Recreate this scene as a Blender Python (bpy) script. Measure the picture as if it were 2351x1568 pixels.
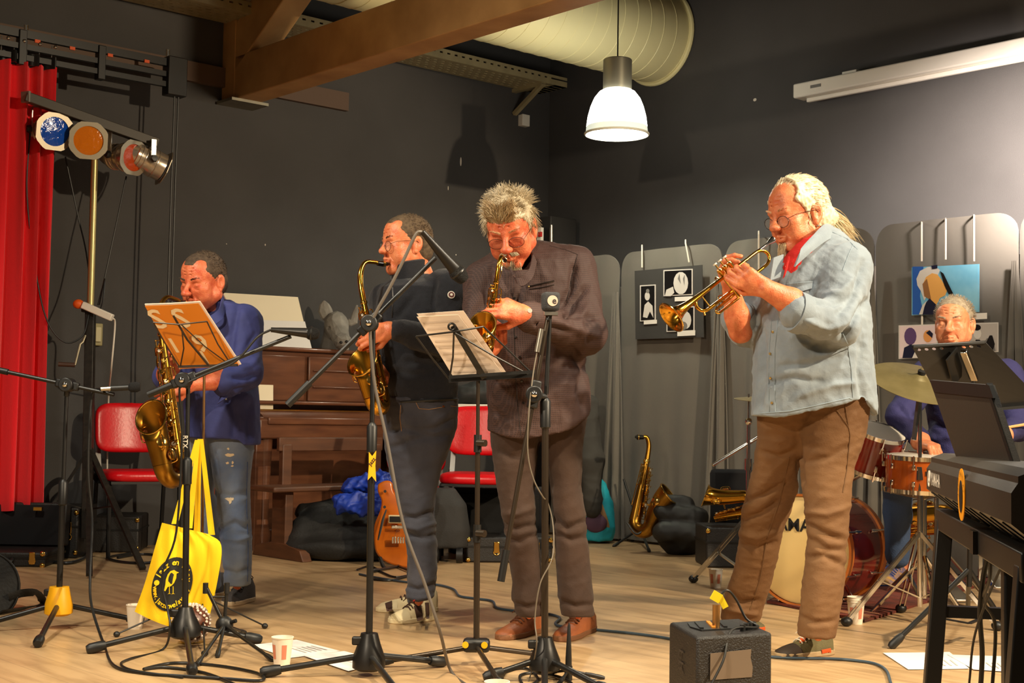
import bpy, bmesh, math, random
import numpy as np
from mathutils import Vector, Matrix, Euler, Quaternion
for o in list(bpy.data.objects): bpy.data.objects.remove(o)
SC = bpy.context.scene
COL = SC.collection
rnd = random.Random(11)
# ------------------------------------------------------------------ camera
F, CX, CY, CAMH = 3200.0, 1175.5, 784.0, 0.92
PITCH, ROLL = math.atan(173/F), 0.016
_w = Vector((0, math.cos(PITCH), math.sin(PITCH))); _u0 = Vector((0, -math.sin(PITCH), math.cos(PITCH))); _r0 = Vector((1, 0, 0))
_u = _u0*math.cos(ROLL) - _r0*math.sin(ROLL); _r = _r0*math.cos(ROLL) + _u0*math.sin(ROLL)
EYE = Vector((0, 0, CAMH))
cd = bpy.data.cameras.new('camera'); cam = bpy.data.objects.new('camera', cd); COL.objects.link(cam)
cam.matrix_world = Matrix(((_r.x, _u.x, -_w.x, 0), (_r.y, _u.y, -_w.y, 0), (_r.z, _u.z, -_w.z, CAMH), (0, 0, 0, 1)))
cd.sensor_width = 36; cd.lens = F/2351*36; cd.clip_start = .05; cd.clip_end = 100
SC.camera = cam
def ray(px, py): return _w + _r*((px-CX)/F) - _u*((py-CY)/F)
def P(px, py, d):
    r = ray(px, py); return EYE + r*(d/r.y)
def PZ(px, py, z=0.0):
    r = ray(px, py); return EYE + r*((z-CAMH)/r.z)
def PXM(d): return F/d
# ------------------------------------------------------------------ world, exposure, lights
SC.view_settings.view_transform = 'Standard'; SC.view_settings.look = 'None'
SC.view_settings.gamma = 1.0; SC.view_settings.use_curve_mapping = False
SC.view_settings.exposure = 0.12
wd = bpy.data.worlds.new('hall_ambient'); SC.world = wd; wd.use_nodes = True
wd.node_tree.nodes['Background'].inputs[0].default_value = (1.0, .86, .68, 1)
wd.node_tree.nodes['Background'].inputs[1].default_value = 0.05
def lamp(name, kind, loc, power, col, aim=None, **kw):
    l = bpy.data.lights.new(name, kind); l.energy = power; l.color = col
    for k, v in kw.items(): setattr(l, k, v)
    o = bpy.data.objects.new(name, l); COL.objects.link(o); o.location = loc
    if aim is not None: o.rotation_euler = (Vector(aim)-Vector(loc)).to_track_quat('-Z', 'Y').to_euler()
    return o
# lamps of the hall outside the picture: two stage lamps, the row of ceiling pendants, a spot added for the warm floor pool, the lamp that lights the right wall
lamp('stage_light_right_offscreen', 'SPOT', (4.2, 3.2, 3.1), 1250, (1.0, .80, .54), (0.2, 6.3, 1.0), spot_size=1.25, spot_blend=.3, shadow_soft_size=.07)
lamp('stage_light_left_offscreen', 'SPOT', (-2.3, .8, 3.1), 520, (1.0, .82, .60), (0.5, 6.0, 1.05), spot_size=.95, spot_blend=.35, shadow_soft_size=.09)
lamp('hall_overhead_offscreen', 'SPOT', (.1, 3.7, 3.4), 400, (1.0, .84, .58), (-.1, 4.1, 0), spot_size=1.22, spot_blend=.12, shadow_soft_size=.1)  # added spot, no real pendant: narrow warm cone shaped to make the floor pool
for i, (x, y) in enumerate(((-2.3, 4.4), (2.4, 4.6))):
    lamp('hall_overhead_offscreen', 'SPOT', (x, y, 3.4), 280, (1.0, .93, .76), (x, y, 0), spot_size=2.7, spot_blend=.5, shadow_soft_size=.14)
# ------------------------------------------------------------------ room frame: p = from right wall, q = from left wall
AW = math.radians(48.4)
U = Vector((math.sin(AW), math.cos(AW), 0)); V = Vector((math.cos(AW), -math.sin(AW), 0))
CORNER = Vector(((1254-CX)/F*12.1, 12.1, 0)); ZV = Vector((0, 0, 1))
def W(p, q, z=0.0): return CORNER - U*p + V*q + ZV*z
def onL(px, py, q=0.0):
    r = ray(px, py); t = (CORNER + V*q - EYE).dot(V)/r.dot(V); return EYE + r*t
def onR(px, py, p=0.0):
    r = ray(px, py); t = (CORNER - U*p - EYE).dot(U)/r.dot(U); return EYE + r*t
lamp('wall_lamp_right_offscreen', 'SPOT', W(1.35, 5.75, 2.6), 1900, (1.0, .87, .78), W(0, 4.75, 2.38), spot_size=1.25, spot_blend=1.0, shadow_soft_size=.1)
def pq(v): w = v-CORNER; return (-w.dot(U), w.dot(V), v.z)
ROOM = Matrix(((-U.x, V.x, 0, CORNER.x), (-U.y, V.y, 0, CORNER.y), (0, 0, 1, 0), (0, 0, 0, 1)))
# ------------------------------------------------------------------ materials
def lin(c): return tuple((x/12.92 if x <= .04045 else ((x+.055)/1.055)**2.4) for x in c)
def C255(*c): return lin([x/255 for x in c])
MATS = {}
def M(name, rgb=None, rough=.5, metal=0.0, bump=0.0, bscale=60.0, var=0.0, vscale=6.0, spec=.5, coat=0.0, emis=0.0, trans=0.0, rgb2=None, aniso=None, sheen=0.0, wave=None, alpha=1.0, check=None):
    if name in MATS: return MATS[name]
    m = bpy.data.materials.new(name); MATS[name] = m; m.use_nodes = True
    nt = m.node_tree; N = nt.nodes; L = nt.links; b = N['Principled BSDF']
    c = C255(*rgb); b.inputs['Base Color'].default_value = (*c, 1); b.inputs['Roughness'].default_value = rough
    b.inputs['Metallic'].default_value = metal; b.inputs['Specular IOR Level'].default_value = spec
    b.inputs['Coat Weight'].default_value = coat; b.inputs['Transmission Weight'].default_value = trans
    b.inputs['Alpha'].default_value = alpha
    if sheen: b.inputs['Sheen Weight'].default_value = sheen
    if emis: b.inputs['Emission Color'].default_value = (*c, 1); b.inputs['Emission Strength'].default_value = emis
    tc = N.new('ShaderNodeTexCoord'); mp = N.new('ShaderNodeMapping'); L.new(tc.outputs['Object'], mp.inputs[0])
    if aniso: mp.inputs['Scale'].default_value = aniso
    if var or rgb2:
        nz = N.new('ShaderNodeTexNoise'); nz.inputs['Scale'].default_value = vscale; nz.inputs['Detail'].default_value = 5
        L.new(mp.outputs[0], nz.inputs['Vector'])
        if wave:
            wv = N.new('ShaderNodeTexWave'); wv.inputs['Scale'].default_value = wave; wv.inputs['Distortion'].default_value = 6; wv.inputs['Detail'].default_value = 3
            L.new(mp.outputs[0], wv.inputs['Vector']); src = wv.outputs['Fac']
        else: src = nz.outputs['Fac']
        rp = N.new('ShaderNodeValToRGB'); rp.color_ramp.elements[0].position = .3; rp.color_ramp.elements[1].position = .7
        c2 = C255(*rgb2) if rgb2 else tuple(min(1, x*(1+var)) for x in c); c1 = c if rgb2 else tuple(x*(1-var) for x in c)
        rp.color_ramp.elements[0].color = (*c1, 1); rp.color_ramp.elements[1].color = (*c2, 1)
        L.new(src, rp.inputs[0]); L.new(rp.outputs[0], b.inputs['Base Color'])
        if emis: L.new(rp.outputs[0], b.inputs['Emission Color'])
    if check:                                     # small woven check: (scale, rgb of thread)
        ck = N.new('ShaderNodeTexBrick'); ck.offset = 0; ck.inputs['Scale'].default_value = check[0]; ck.inputs['Mortar Size'].default_value = .09
        ck.inputs['Brick Width'].default_value = .5; ck.inputs['Row Height'].default_value = .5
        ck.inputs['Color1'].default_value = ck.inputs['Color2'].default_value = (*c, 1); ck.inputs['Mortar'].default_value = (*C255(*check[1]), 1)
        sp = N.new('ShaderNodeSeparateXYZ'); cb = N.new('ShaderNodeCombineXYZ'); ad = N.new('ShaderNodeMath'); ad.operation = 'ADD'
        L.new(mp.outputs[0], sp.inputs[0]); L.new(sp.outputs[0], ad.inputs[0]); L.new(sp.outputs[1], ad.inputs[1])
        L.new(ad.outputs[0], cb.inputs[0]); L.new(sp.outputs[2], cb.inputs[1]); L.new(cb.outputs[0], ck.inputs['Vector']); L.new(ck.outputs[0], b.inputs['Base Color'])
    if bump:
        n2 = N.new('ShaderNodeTexNoise'); n2.inputs['Scale'].default_value = bscale; n2.inputs['Detail'].default_value = 4
        L.new(mp.outputs[0], n2.inputs['Vector']); bp = N.new('ShaderNodeBump'); bp.inputs['Strength'].default_value = bump; bp.inputs['Distance'].default_value = .01
        L.new(n2.outputs['Fac'], bp.inputs['Height']); L.new(bp.outputs[0], b.inputs['Normal'])
    return m
# ------------------------------------------------------------------ objects
def tag(o, label=None, cat=None, group=None, kind=None):
    if label: o['label'] = label
    if cat: o['category'] = cat
    if group: o['group'] = group
    if kind: o['kind'] = kind
    return o
def thing(name, label, cat, loc=(0, 0, 0), group=None):
    o = bpy.data.objects.new(name, None); COL.objects.link(o); o.location = loc; o.empty_display_size = .05
    return tag(o, label, cat, group)
def woff(o):
    v = Vector((0, 0, 0))
    while o is not None: v = v + o.location; o = o.parent
    return v
def kids(o): return [c for c in bpy.data.objects if c.parent is o]
def copy_tree(o, par=None):
    c = o.copy(); COL.objects.link(c); c.parent = par
    for ch in o.children: copy_tree(ch, c)
    return c
def frame(o, x, z):
    """matrix with origin o, x axis ~x, z axis exactly z"""
    z = Vector(z).normalized(); x = Vector(x); x = (x - z*x.dot(z)).normalized(); y = z.cross(x)
    return Matrix(((x.x, y.x, z.x, o[0]), (x.y, y.y, z.y, o[1]), (x.z, y.z, z.z, o[2]), (0, 0, 0, 1)))
def rotz(a): return Matrix.Rotation(a, 4, 'Z')
class MB:
    def __init__(s): s.v = []; s.f = []; s.M = None
    def add(s, vs, fs):
        n = len(s.v)
        s.v += [(s.M @ Vector(p) if s.M else Vector(p)) for p in vs]; s.f += [tuple(i+n for i in f) for f in fs]; return s
    def box(s, c, size, m=None, taper=1.0):
        x, y, z = [k/2 for k in size]; vs = []
        for sx, sy, sz in ((-1,-1,-1),(1,-1,-1),(1,1,-1),(-1,1,-1),(-1,-1,1),(1,-1,1),(1,1,1),(-1,1,1)):
            t = taper if sz > 0 else 1; p = Vector((sx*x*t, sy*y*t, sz*z)); vs.append((m.to_3x3() @ p if m else p)+Vector(c))
        return s.add(vs, [(0,3,2,1),(4,5,6,7),(0,1,5,4),(1,2,6,5),(2,3,7,6),(3,0,4,7)])
    def bar(s, a, b, w, h, up=(0,0,1)):
        """square bar a->b, w across, h along up"""
        a = Vector(a); b = Vector(b); d = (b-a).normalized(); u = Vector(up); x = d.cross(u)
        if x.length < 1e-4: x = d.cross(Vector((1, 0, 0)))
        x.normalize(); u = x.cross(d); vs = []
        for q in (a, b):
            for i, j in ((-1,-1),(1,-1),(1,1),(-1,1)): vs.append(q + x*(i*w/2) + u*(j*h/2))
        return s.add(vs, [(0,1,2,3),(4,7,6,5),(0,4,5,1),(1,5,6,2),(2,6,7,3),(3,7,4,0)])
    def rings(s, rings, closed=False, caps=True):
        n = len(rings[0]); vs = [p for r in rings for p in r]; fs = []; K = len(rings)
        for i in range(K if closed else K-1):
            a = i*n; b = ((i+1) % K)*n
            for j in range(n): k = (j+1) % n; fs.append((a+j, a+k, b+k, b+j))
        if caps and not closed: fs.append(tuple(range(n-1, -1, -1))); fs.append(tuple((K-1)*n+j for j in range(n)))
        return s.add(vs, fs)
    def tube(s, path, rad, n=8, closed=False, caps=True, flat=1.0, up=None):
        path = [Vector(p) for p in path]; K = len(path)
        rad = [rad]*K if isinstance(rad, (int, float)) else rad
        R = []; px = None
        for i, p in enumerate(path):
            if closed: t = path[(i+1) % K]-path[i-1]
            else: t = path[min(i+1, K-1)]-path[max(i-1, 0)]
            t = t.normalized() if t.length > 1e-9 else Vector((0, 0, 1))
            if px is None or up is not None:
                q = Vector(up) if up is not None else (Vector((0, 0, 1)) if abs(t.z) < .9 else Vector((1, 0, 0)))
                x = t.cross(q)
                if x.length < 1e-5: x = t.cross(Vector((0, 1, 0)))
            else: x = px - t*px.dot(t)
            x.normalize(); px = x; y = x.cross(t)
            R.append([p + (x*math.cos(a)+y*(math.sin(a)*flat))*rad[i] for a in [2*math.pi*j/n for j in range(n)]])
        return s.rings(R, closed, caps)
    def cyl(s, a, b, ra, rb=None, n=12, caps=True): return s.tube([a, b], [ra, ra if rb is None else rb], n, caps=caps)
    def lathe(s, prof, o=(0,0,0), axis=(0,0,1), n=20, caps=False):
        m = frame(o, (1, .3, .1), axis)
        return s.rings([[m @ Vector((r*math.cos(2*math.pi*j/n), r*math.sin(2*math.pi*j/n), z)) for j in range(n)] for r, z in prof], caps=caps)
    def prism(s, poly, o, x, y, th):
        """polygon in plane o + x*X + y*Y, extruded th along X x Y (th split evenly)"""
        o = Vector(o); X = Vector(x); Y = Vector(y); Nn = X.cross(Y).normalized(); n = len(poly)
        a = [o+X*p[0]+Y*p[1]+Nn*(th/2) for p in poly]; b = [o+X*p[0]+Y*p[1]-Nn*(th/2) for p in poly]
        return s.add(a+b, [tuple(range(n)), tuple(range(2*n-1, n-1, -1))]+[(i, n+i, n+(i+1) % n, (i+1) % n) for i in range(n)])
    def sheet(s, fn, nu, nv, th=0.0):
        """grid fn(u,v)->point; th>0 gives it a back"""
        g = [[Vector(fn(i/nu, j/nv)) for j in range(nv+1)] for i in range(nu+1)]
        idx = lambda i, j: i*(nv+1)+j
        fs = [(idx(i,j), idx(i+1,j), idx(i+1,j+1), idx(i,j+1)) for i in range(nu) for j in range(nv)]
        vs = [p for r in g for p in r]
        if th:
            nn = (nu+1)*(nv+1); nrm = []
            for i in range(nu+1):
                for j in range(nv+1):
                    a = g[min(i+1, nu)][j]-g[max(i-1, 0)][j]; b = g[i][min(j+1, nv)]-g[i][max(j-1, 0)]
                    nrm.append(a.cross(b).normalized())
            vs = vs + [p-n_*th for p, n_ in zip(vs, nrm)]
            fs = fs + [tuple(k+nn for k in reversed(f)) for f in fs]
            edge = [idx(i, 0) for i in range(nu+1)]+[idx(nu, j) for j in range(1, nv+1)]+[idx(i, nv) for i in range(nu-1, -1, -1)]+[idx(0, j) for j in range(nv-1, 0, -1)]
            for k in range(len(edge)): a = edge[k]; b = edge[(k+1) % len(edge)]; fs.append((a, a+nn, b+nn, b))
        return s.add(vs, fs)
    def ball(s, c, r, n=12, m=8, rot=None):
        r = (r, r, r) if isinstance(r, (int, float)) else r; c = Vector(c); R = []
        for i in range(m+1):
            a = math.pi*(i/m)*.998+.001*math.pi; ring = []
            for j in range(n):
                t = 2*math.pi*j/n; p = Vector((r[0]*math.sin(a)*math.cos(t), r[1]*math.sin(a)*math.sin(t), -r[2]*math.cos(a)))
                ring.append(c + (rot @ p if rot else p))
            R.append(ring)
        return s.rings(R)
    def torus(s, c, axis, R_, r, n=24, k=8):
        m = frame(c, (1, .3, .1), axis)
        return s.tube([m @ Vector((R_*math.cos(2*math.pi*i/n), R_*math.sin(2*math.pi*i/n), 0)) for i in range(n)], r, k, closed=True)
    def mesh(s, name, off=Vector((0,0,0)), smooth=True, ang=38):
        me = bpy.data.meshes.new(name); me.from_pydata([tuple(p-off) for p in s.v], [], s.f); me.validate()
        if smooth and len(me.polygons):
            me.polygons.foreach_set('use_smooth', [True]*len(me.polygons)); me.set_sharp_from_angle(angle=math.radians(ang))
        bm = bmesh.new(); bm.from_mesh(me); bmesh.ops.recalc_face_normals(bm, faces=bm.faces); bm.to_mesh(me); bm.free()
        return me
    def obj(s, name, mat, parent=None, label=None, cat=None, group=None, kind=None, smooth=True, ang=38, bevel=0, local=False):
        if parent is not None: off = Vector((0,0,0)) if local else woff(parent)
        else:
            xs = [p.x for p in s.v]; ys = [p.y for p in s.v]; zs = [p.z for p in s.v]
            off = Vector(((min(xs)+max(xs))/2, (min(ys)+max(ys))/2, min(zs)))
        me = s.mesh(name, off, smooth, ang); o = bpy.data.objects.new(name, me); COL.objects.link(o)
        if parent is not None: o.parent = parent
        else: o.location = off
        if mat: me.materials.append(mat)
        if bevel:
            bv = o.modifiers.new('bevel', 'BEVEL'); bv.width = bevel; bv.segments = 2; bv.limit_method = 'ANGLE'; bv.angle_limit = .6
        return tag(o, label, cat, group, kind)
def box(name, c, size, mat, parent=None, m=None, bevel=0, **k): return MB().box(c, size, m).obj(name, mat, parent, bevel=bevel, **k)
def spline(pts, n=8):
    """Catmull-Rom through pts"""
    p = [Vector(q) for q in pts]; p = [p[0]*2-p[1]]+p+[p[-1]*2-p[-2]]; out = []
    for i in range(1, len(p)-2):
        for k in range(n):
            t = k/n; a, b, c, d = p[i-1], p[i], p[i+1], p[i+2]
            out.append(.5*((2*b)+(c-a)*t+(2*a-5*b+4*c-d)*t*t+(3*b-a-3*c+d)*t**3))
    return out+[p[-2]]
def lerp(a, b, t): return a+(b-a)*t
_dg = None
def text_mb(txt, size, bold=False):
    """flat text as vertices/faces in XY plane, centred"""
    cu = bpy.data.curves.new('t', 'FONT'); cu.body = txt; cu.size = size; cu.align_x = 'CENTER'; cu.align_y = 'CENTER'; cu.resolution_u = 2
    if bold: cu.offset = size*.018
    o = bpy.data.objects.new('t', cu); COL.objects.link(o); bpy.context.view_layer.update()
    me = bpy.data.meshes.new_from_object(o.evaluated_get(bpy.context.evaluated_depsgraph_get()))
    vs = [tuple(v.co) for v in me.vertices]; fs = [tuple(p.vertices) for p in me.polygons]
    bpy.data.objects.remove(o); bpy.data.meshes.remove(me); bpy.data.curves.remove(cu)
    return vs, fs
def put_text(mb, txt, size, o, x, y, bold=False, sx=1.0):
    vs, fs = text_mb(txt, size, bold); o = Vector(o); x = Vector(x).normalized(); y = Vector(y).normalized()
    mb.add([o+x*(p[0]*sx)+y*p[1] for p in vs], fs); return mb
# ================================================================== ROOM
def floor_mat():
    m = bpy.data.materials.new('worn oak floor'); m.use_nodes = True; nt = m.node_tree; N = nt.nodes; L = nt.links; b = N['Principled BSDF']
    tc = N.new('ShaderNodeTexCoord'); mp = N.new('ShaderNodeMapping'); L.new(tc.outputs['Object'], mp.inputs[0]); mp.inputs['Rotation'].default_value = (0, 0, math.radians(48))
    br = N.new('ShaderNodeTexBrick'); br.inputs['Scale'].default_value = 1; br.inputs['Brick Width'].default_value = 1.2; br.inputs['Row Height'].default_value = .14
    br.inputs['Mortar Size'].default_value = .0015; br.offset = .37
    br.inputs['Color1'].default_value = (*C255(194, 162, 120), 1); br.inputs['Color2'].default_value = (*C255(183, 151, 111), 1); br.inputs['Mortar'].default_value = (*C255(160, 134, 102), 1)
    L.new(mp.outputs[0], br.inputs['Vector'])
    ms = N.new('ShaderNodeMapping'); ms.inputs['Scale'].default_value = (1.3, 9, 1); L.new(mp.outputs[0], ms.inputs[0])
    nz = N.new('ShaderNodeTexNoise'); nz.inputs['Scale'].default_value = 2.2; nz.inputs['Detail'].default_value = 8; L.new(ms.outputs[0], nz.inputs['Vector'])
    r1 = N.new('ShaderNodeValToRGB'); r1.color_ramp.elements[0].position = .33; r1.color_ramp.elements[0].color = (.66, .62, .58, 1); r1.color_ramp.elements[1].position = .56; r1.color_ramp.elements[1].color = (1, 1, 1, 1)
    L.new(nz.outputs['Fac'], r1.inputs[0])
    mx = N.new('ShaderNodeMix'); mx.data_type = 'RGBA'; mx.blend_type = 'MULTIPLY'; mx.inputs['Factor'].default_value = .75
    L.new(br.outputs[0], mx.inputs['A']); L.new(r1.outputs[0], mx.inputs['B']); L.new(mx.outputs['Result'], b.inputs['Base Color'])
    n2 = N.new('ShaderNodeTexNoise'); n2.inputs['Scale'].default_value = 3; L.new(mp.outputs[0], n2.inputs['Vector'])
    r2 = N.new('ShaderNodeMapRange'); r2.inputs['To Min'].default_value = .22; r2.inputs['To Max'].default_value = .5; L.new(n2.outputs['Fac'], r2.inputs['Value']); L.new(r2.outputs[0], b.inputs['Roughness'])
    return m
mWall = M('dark grey wall paint', (72, 70, 69), .8, bump=.12, bscale=160, var=.08, vscale=2, spec=.25)
mSteel = M('galvanised steel', (168, 160, 138), .42, 1, var=.15, vscale=9)
mTray = M('dull tray steel', (168, 154, 116), .5, .25, var=.12, vscale=9)
mBlackM = M('black powder coat', (22, 21, 20), .38, spec=.5)
mBlackP = M('black plastic', (20, 20, 20), .45)
mChrome = M('chrome', (225, 222, 215), .12, 1)
mAlu = M('bare aluminium', (205, 198, 185), .32, 1, var=.12, vscale=14)
mWhiteP = M('white plastic', (232, 226, 214), .45)
mWood = M('roof timber', (206, 162, 106), .6, rgb2=(168, 126, 76), vscale=3, bump=.15, bscale=20, aniso=(1, 1, 1))
fl = MB().box((0, 5, -.05), (26, 26, .1)).obj('floor', floor_mat(), kind='structure', smooth=False)
MB().box((0, 0, 0), (13.0, .2, 6.4)).obj('wall_left', mWall, kind='structure', smooth=False).matrix_world = ROOM @ Matrix.Translation((6.3, -.1, -.1))
MB().box((0, 0, 0), (.2, 11.4, 6.4)).obj('wall_right', mWall, kind='structure', smooth=False).matrix_world = ROOM @ Matrix.Translation((-.1, 5.5, -.1))
# sloping timber roof: boards run with the right wall, hung from the pitched ceiling
ce = MB(); zr = lambda q: 4.35+.42*q
ce.add([W(-.2, -.2, zr(-.2)+.05), W(12.6, -.2, zr(-.2)+.05), W(12.6, 5.6, zr(5.6)+.05), W(-.2, 5.6, zr(5.6)+.05)]+[W(-.2, -.2, zr(-.2)+.2), W(12.6, -.2, zr(-.2)+.2), W(12.6, 5.6, zr(5.6)+.2), W(-.2, 5.6, zr(5.6)+.2)], [(0,3,2,1),(4,5,6,7),(0,1,5,4),(1,2,6,5),(2,3,7,6),(3,0,4,7)])
ceil = ce.obj('ceiling', M('dark roof board', (62, 52, 36), .8, var=.2, vscale=3), kind='structure', smooth=False)
bm_ = MB()
for k in range(34):
    p0 = .02+k*.34; b = MB()
    b.add([W(p0+a, q, zr(q)+dz) for q in (0, 4.2) for a, dz in ((0, 0), (.325, 0), (.325, .045), (0, .045))], [(0,1,2,3),(4,7,6,5),(0,4,5,1),(1,5,6,2),(2,6,7,3),(3,7,4,0)])
    b.obj('board', MATS['dark roof board'], ceil, smooth=False)
# roof truss: tie beam + rafter meeting at the left wall
e0 = pq(onL(560, 150, .12)); pT = e0[0]
def onT(px, py):
    r = ray(px, py); t = (CORNER - U*(pT-.0) - EYE).dot(U)/r.dot(U); return EYE + r*t
tr = thing('roof_truss', 'brown timber roof truss with tie beam and sloping rafter under the dark ceiling', 'roof beam', W(pT, .05, 3.2))
a0 = onT(560, 186); a1 = onT(1110, -14); d = (a1-a0).normalized(); q0 = pq(a0)
ends = [a0 - d*.12, a0 + d*5.2]
MB().bar(W(pT, .02, a0.z), a0+V*5.0, .2, .31).obj('tie_beam', mWood, tr, smooth=False, bevel=.008)
r0 = onT(560, 120); r1_ = onT(665, 0); dr = (r1_-r0).normalized(); dr = Vector((V.x, V.y, .62)).normalized()
MB().bar(W(pT, .0, a0.z+.12)-dr*.1, W(pT, 0, a0.z+.12)+dr*4.2, .2, .3, up=(0, 0, 1)).obj('rafter', mWood, tr, smooth=False, bevel=.008)
MB().bar(W(pT, .07, a0.z-.155), W(pT, .07, 4.45), .21, .2, up=V).obj('wall_post', mWood, tr, smooth=False, bevel=.006)
MB().box(W(pT-.0, .1, a0.z-.165), (.3, .25, .02), ROOM).obj('bearing_plate', mSteel, tr, smooth=False)
# wooden plate on the left wall behind the curtain rail
MB().box(onL(300, 138, .02), (3.6, .05, .14), ROOM).obj('wall_batten', M('brown batten', (92, 72, 58), .7), label='flat brown batten screwed along the dark left wall behind the curtain track', cat='batten', smooth=False)
# cable tray
tz = onL(1150, 180, .2).z
tray = thing('cable_tray', 'perforated steel cable tray running along the top of the dark left wall', 'cable tray', W(.25, .2, tz))
tb_ = MB(); NS = 144                              # slotted base: solid strips, and bridges between real slots
for j in range(6): q_ = .03+(.034 if j == 0 else .072+.058*(j-1)+.016+.0); tb_.box(W(5.6, (.03+.072)/2 if j == 0 else (.088+.058*(j-1)+(.13+.058*(j-1) if j < 5 else .37))/2, tz), (10.9, .042 if j < 5 else .37-.32, .012), ROOM)
for j in range(5):
    for k in range(NS): tb_.box(W(.32+k*.075+(j % 2)*.035-.0375, .08+j*.058, tz), (.037, .016, .012), ROOM)
tb_.box(W(.22, .2, tz), (.14, .34, .012), ROOM); tb_.obj('tray_base', mTray, tray, smooth=False)
MB().box(W(5.6, .035, tz+.03), (10.9, .01, .07), ROOM).obj('tray_side', mTray, tray, smooth=False)
ts_ = MB(); ts_.box(W(5.6, .37, tz+.0165), (10.9, .01, .043), ROOM); ts_.box(W(5.6, .37, tz+.0635), (10.9, .01, .023), ROOM)
for k in range(NS): ts_.box(W(.32+k*.075+.0375, .37, tz+.045), (.045, .01, .014), ROOM)
ts_.obj('tray_side', mTray, tray, smooth=False)
br = MB(); br.bar(W(.42, .37, tz-.012), W(.42, .01, tz-.22), .04, .03); br.bar(W(.42, .37, tz-.02), W(.42, .0, tz-.02), .05, .03); br.obj('bracket', mTray, tray, smooth=False)
bx_ = onL(1203, 277, .03); MB().box(bx_, (.085, .06, .1), ROOM).obj('junction_box', mWhiteP, label='small white junction box on the dark wall under the tray bracket', cat='box', bevel=.005)
# ventilation duct (ends at right wall)
dc = pq(onR(1512, 88)); DR = .365
duct = thing('ventilation_duct', 'fat cream spiral ventilation duct ending at the dark right wall', 'duct', W(.0, dc[1], dc[2]))
mDuct = M('cream duct metal', (236, 226, 172), .42, spec=.4)
MB().cyl(W(-.05, dc[1], dc[2]), W(9.5, dc[1], dc[2]), DR, n=56).obj('duct_pipe', mDuct, duct)
for k in range(46):
    c = .05+k*.145
    MB().lathe([(DR-.002, -.008), (DR+.0032, -.003), (DR+.0032, .003), (DR-.002, .008)], W(c, dc[1], dc[2]), -U+V*.03, 48).obj('seam', mDuct, duct)
MB().torus(W(.02, dc[1], dc[2]), U, DR+.008, .02, 48).obj('end_flange', mDuct, duct)
# pendants
mShade = M('glowing frosted shade', (255, 252, 236), .4, emis=17.0)
mLampGrey = M('grey lamp housing', (150, 146, 128), .4, .6)
def pendant(base, label, top=5.2):
    t = thing('pendant_lamp', label, 'lamp', base)
    x, y, z = base
    prof = [(.222, 0), (.216, .012), (.212, .05), (.203, .12), (.185, .19), (.16, .25), (.125, .295), (.098, .31)]
    sh = MB().lathe(prof[2:], base, n=40).obj('lamp_shade', mShade, t)
    MB().lathe(prof[:3]+[(r-.003, z_) for r, z_ in reversed(prof[:3])], base, n=40).obj('clear_band', M('clear acrylic band', (226, 232, 214), .2, emis=.75), sh)
    MB().lathe([(r-.005, z_) for r, z_ in reversed(prof[2:])]+[(.0, .308)], base, n=40).obj('reflector', M('prismatic reflector', (186, 192, 176), .35), sh)
    MB().torus((x, y, z), (0, 0, 1), .219, .009, 40).obj('rim', M('clear rim', (235, 235, 222), .2), sh)
    MB().lathe([(.0, .31), (.1, .31), (.1, .52), (.096, .525), (.0, .525)], base, n=32).obj('housing', mLampGrey, t)
    MB().ball((x, y, z+.17), (.055, .055, .1)).obj('bulb', M('lamp bulb', (255, 250, 235), .4, emis=2.2), t)
    MB().cyl((x, y, z+.52), (x, y, top), .0055, n=6).obj('cord', mBlackP, t)
    return t
pl = P(1416, 308, 9.6)
pendant(pl, 'frosted bell pendant lamp glowing white below the cream duct', 5.3)
lamp('pendant_lamp_light', 'POINT', (pl.x, pl.y, pl.z+.06), 70, (1.0, .97, .82), shadow_soft_size=.05)
# projection screen housing on right wall
s0 = pq(onR(1822, 210, .14)); s1 = pq(onR(2351, 78, .14)); zz = s0[2]
sc = thing('projection_screen', 'long white roll-up projection screen case on the dark right wall', 'projection screen', W(.1, s0[1], zz))
MB().box(W(.085, (s0[1]+s1[1])/2+.4, zz-.0), (.13, s1[1]-s0[1]+.8, .105), ROOM).obj('case', mWhiteP, sc, bevel=.012)
MB().box(W(.075, (s0[1]+s1[1])/2+.45, zz-.068), (.03, s1[1]-s0[1]+.75, .03), ROOM).obj('weight_bar', mWhiteP, sc, bevel=.006)
MB().box(W(.06, s0[1]+.45, zz+.065), (.09, .12, .03), ROOM).obj('mount', mWhiteP, sc, bevel=.004)
MB().box(W(.1515, s0[1]+.2, zz+.005), (.002, .09, .022), ROOM).obj('badge', M('grey badge', (110, 108, 104), .5), sc)
# chips in the paint
mChip = M('bare plaster', (215, 205, 190), .8)
for (px, py, w, h, lab_) in ((1058, 371, .018, .075, 'long vertical pale chip in the dark left wall below the cable tray'), (1029, 432, .008, .035, 'thin faint vertical chip in the dark wall above the black sweater'), (609, 562, .01, .015, 'tiny pale chip in the dark wall above the cream board'), (520, 560, .008, .008, 'pinpoint pale chip in the dark wall above the navy shirt'), (1047, 585, .01, .012, 'tiny pale chip in the dark wall beside the raised boom microphone')):
    c = onL(px, py, .001); MB().ball(c, (w/2, .003, h/2), 8, 6, ROOM.to_3x3()).obj('paint_chip', mChip, label=lab_, cat='mark')
c = onR(1733, 229, .001); MB().ball(c, (.003, .016, .012), 8, 6, ROOM.to_3x3()).obj('paint_chip', mChip, label='small pale chip on the dark right wall beside the projection screen', cat='mark')
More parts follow.
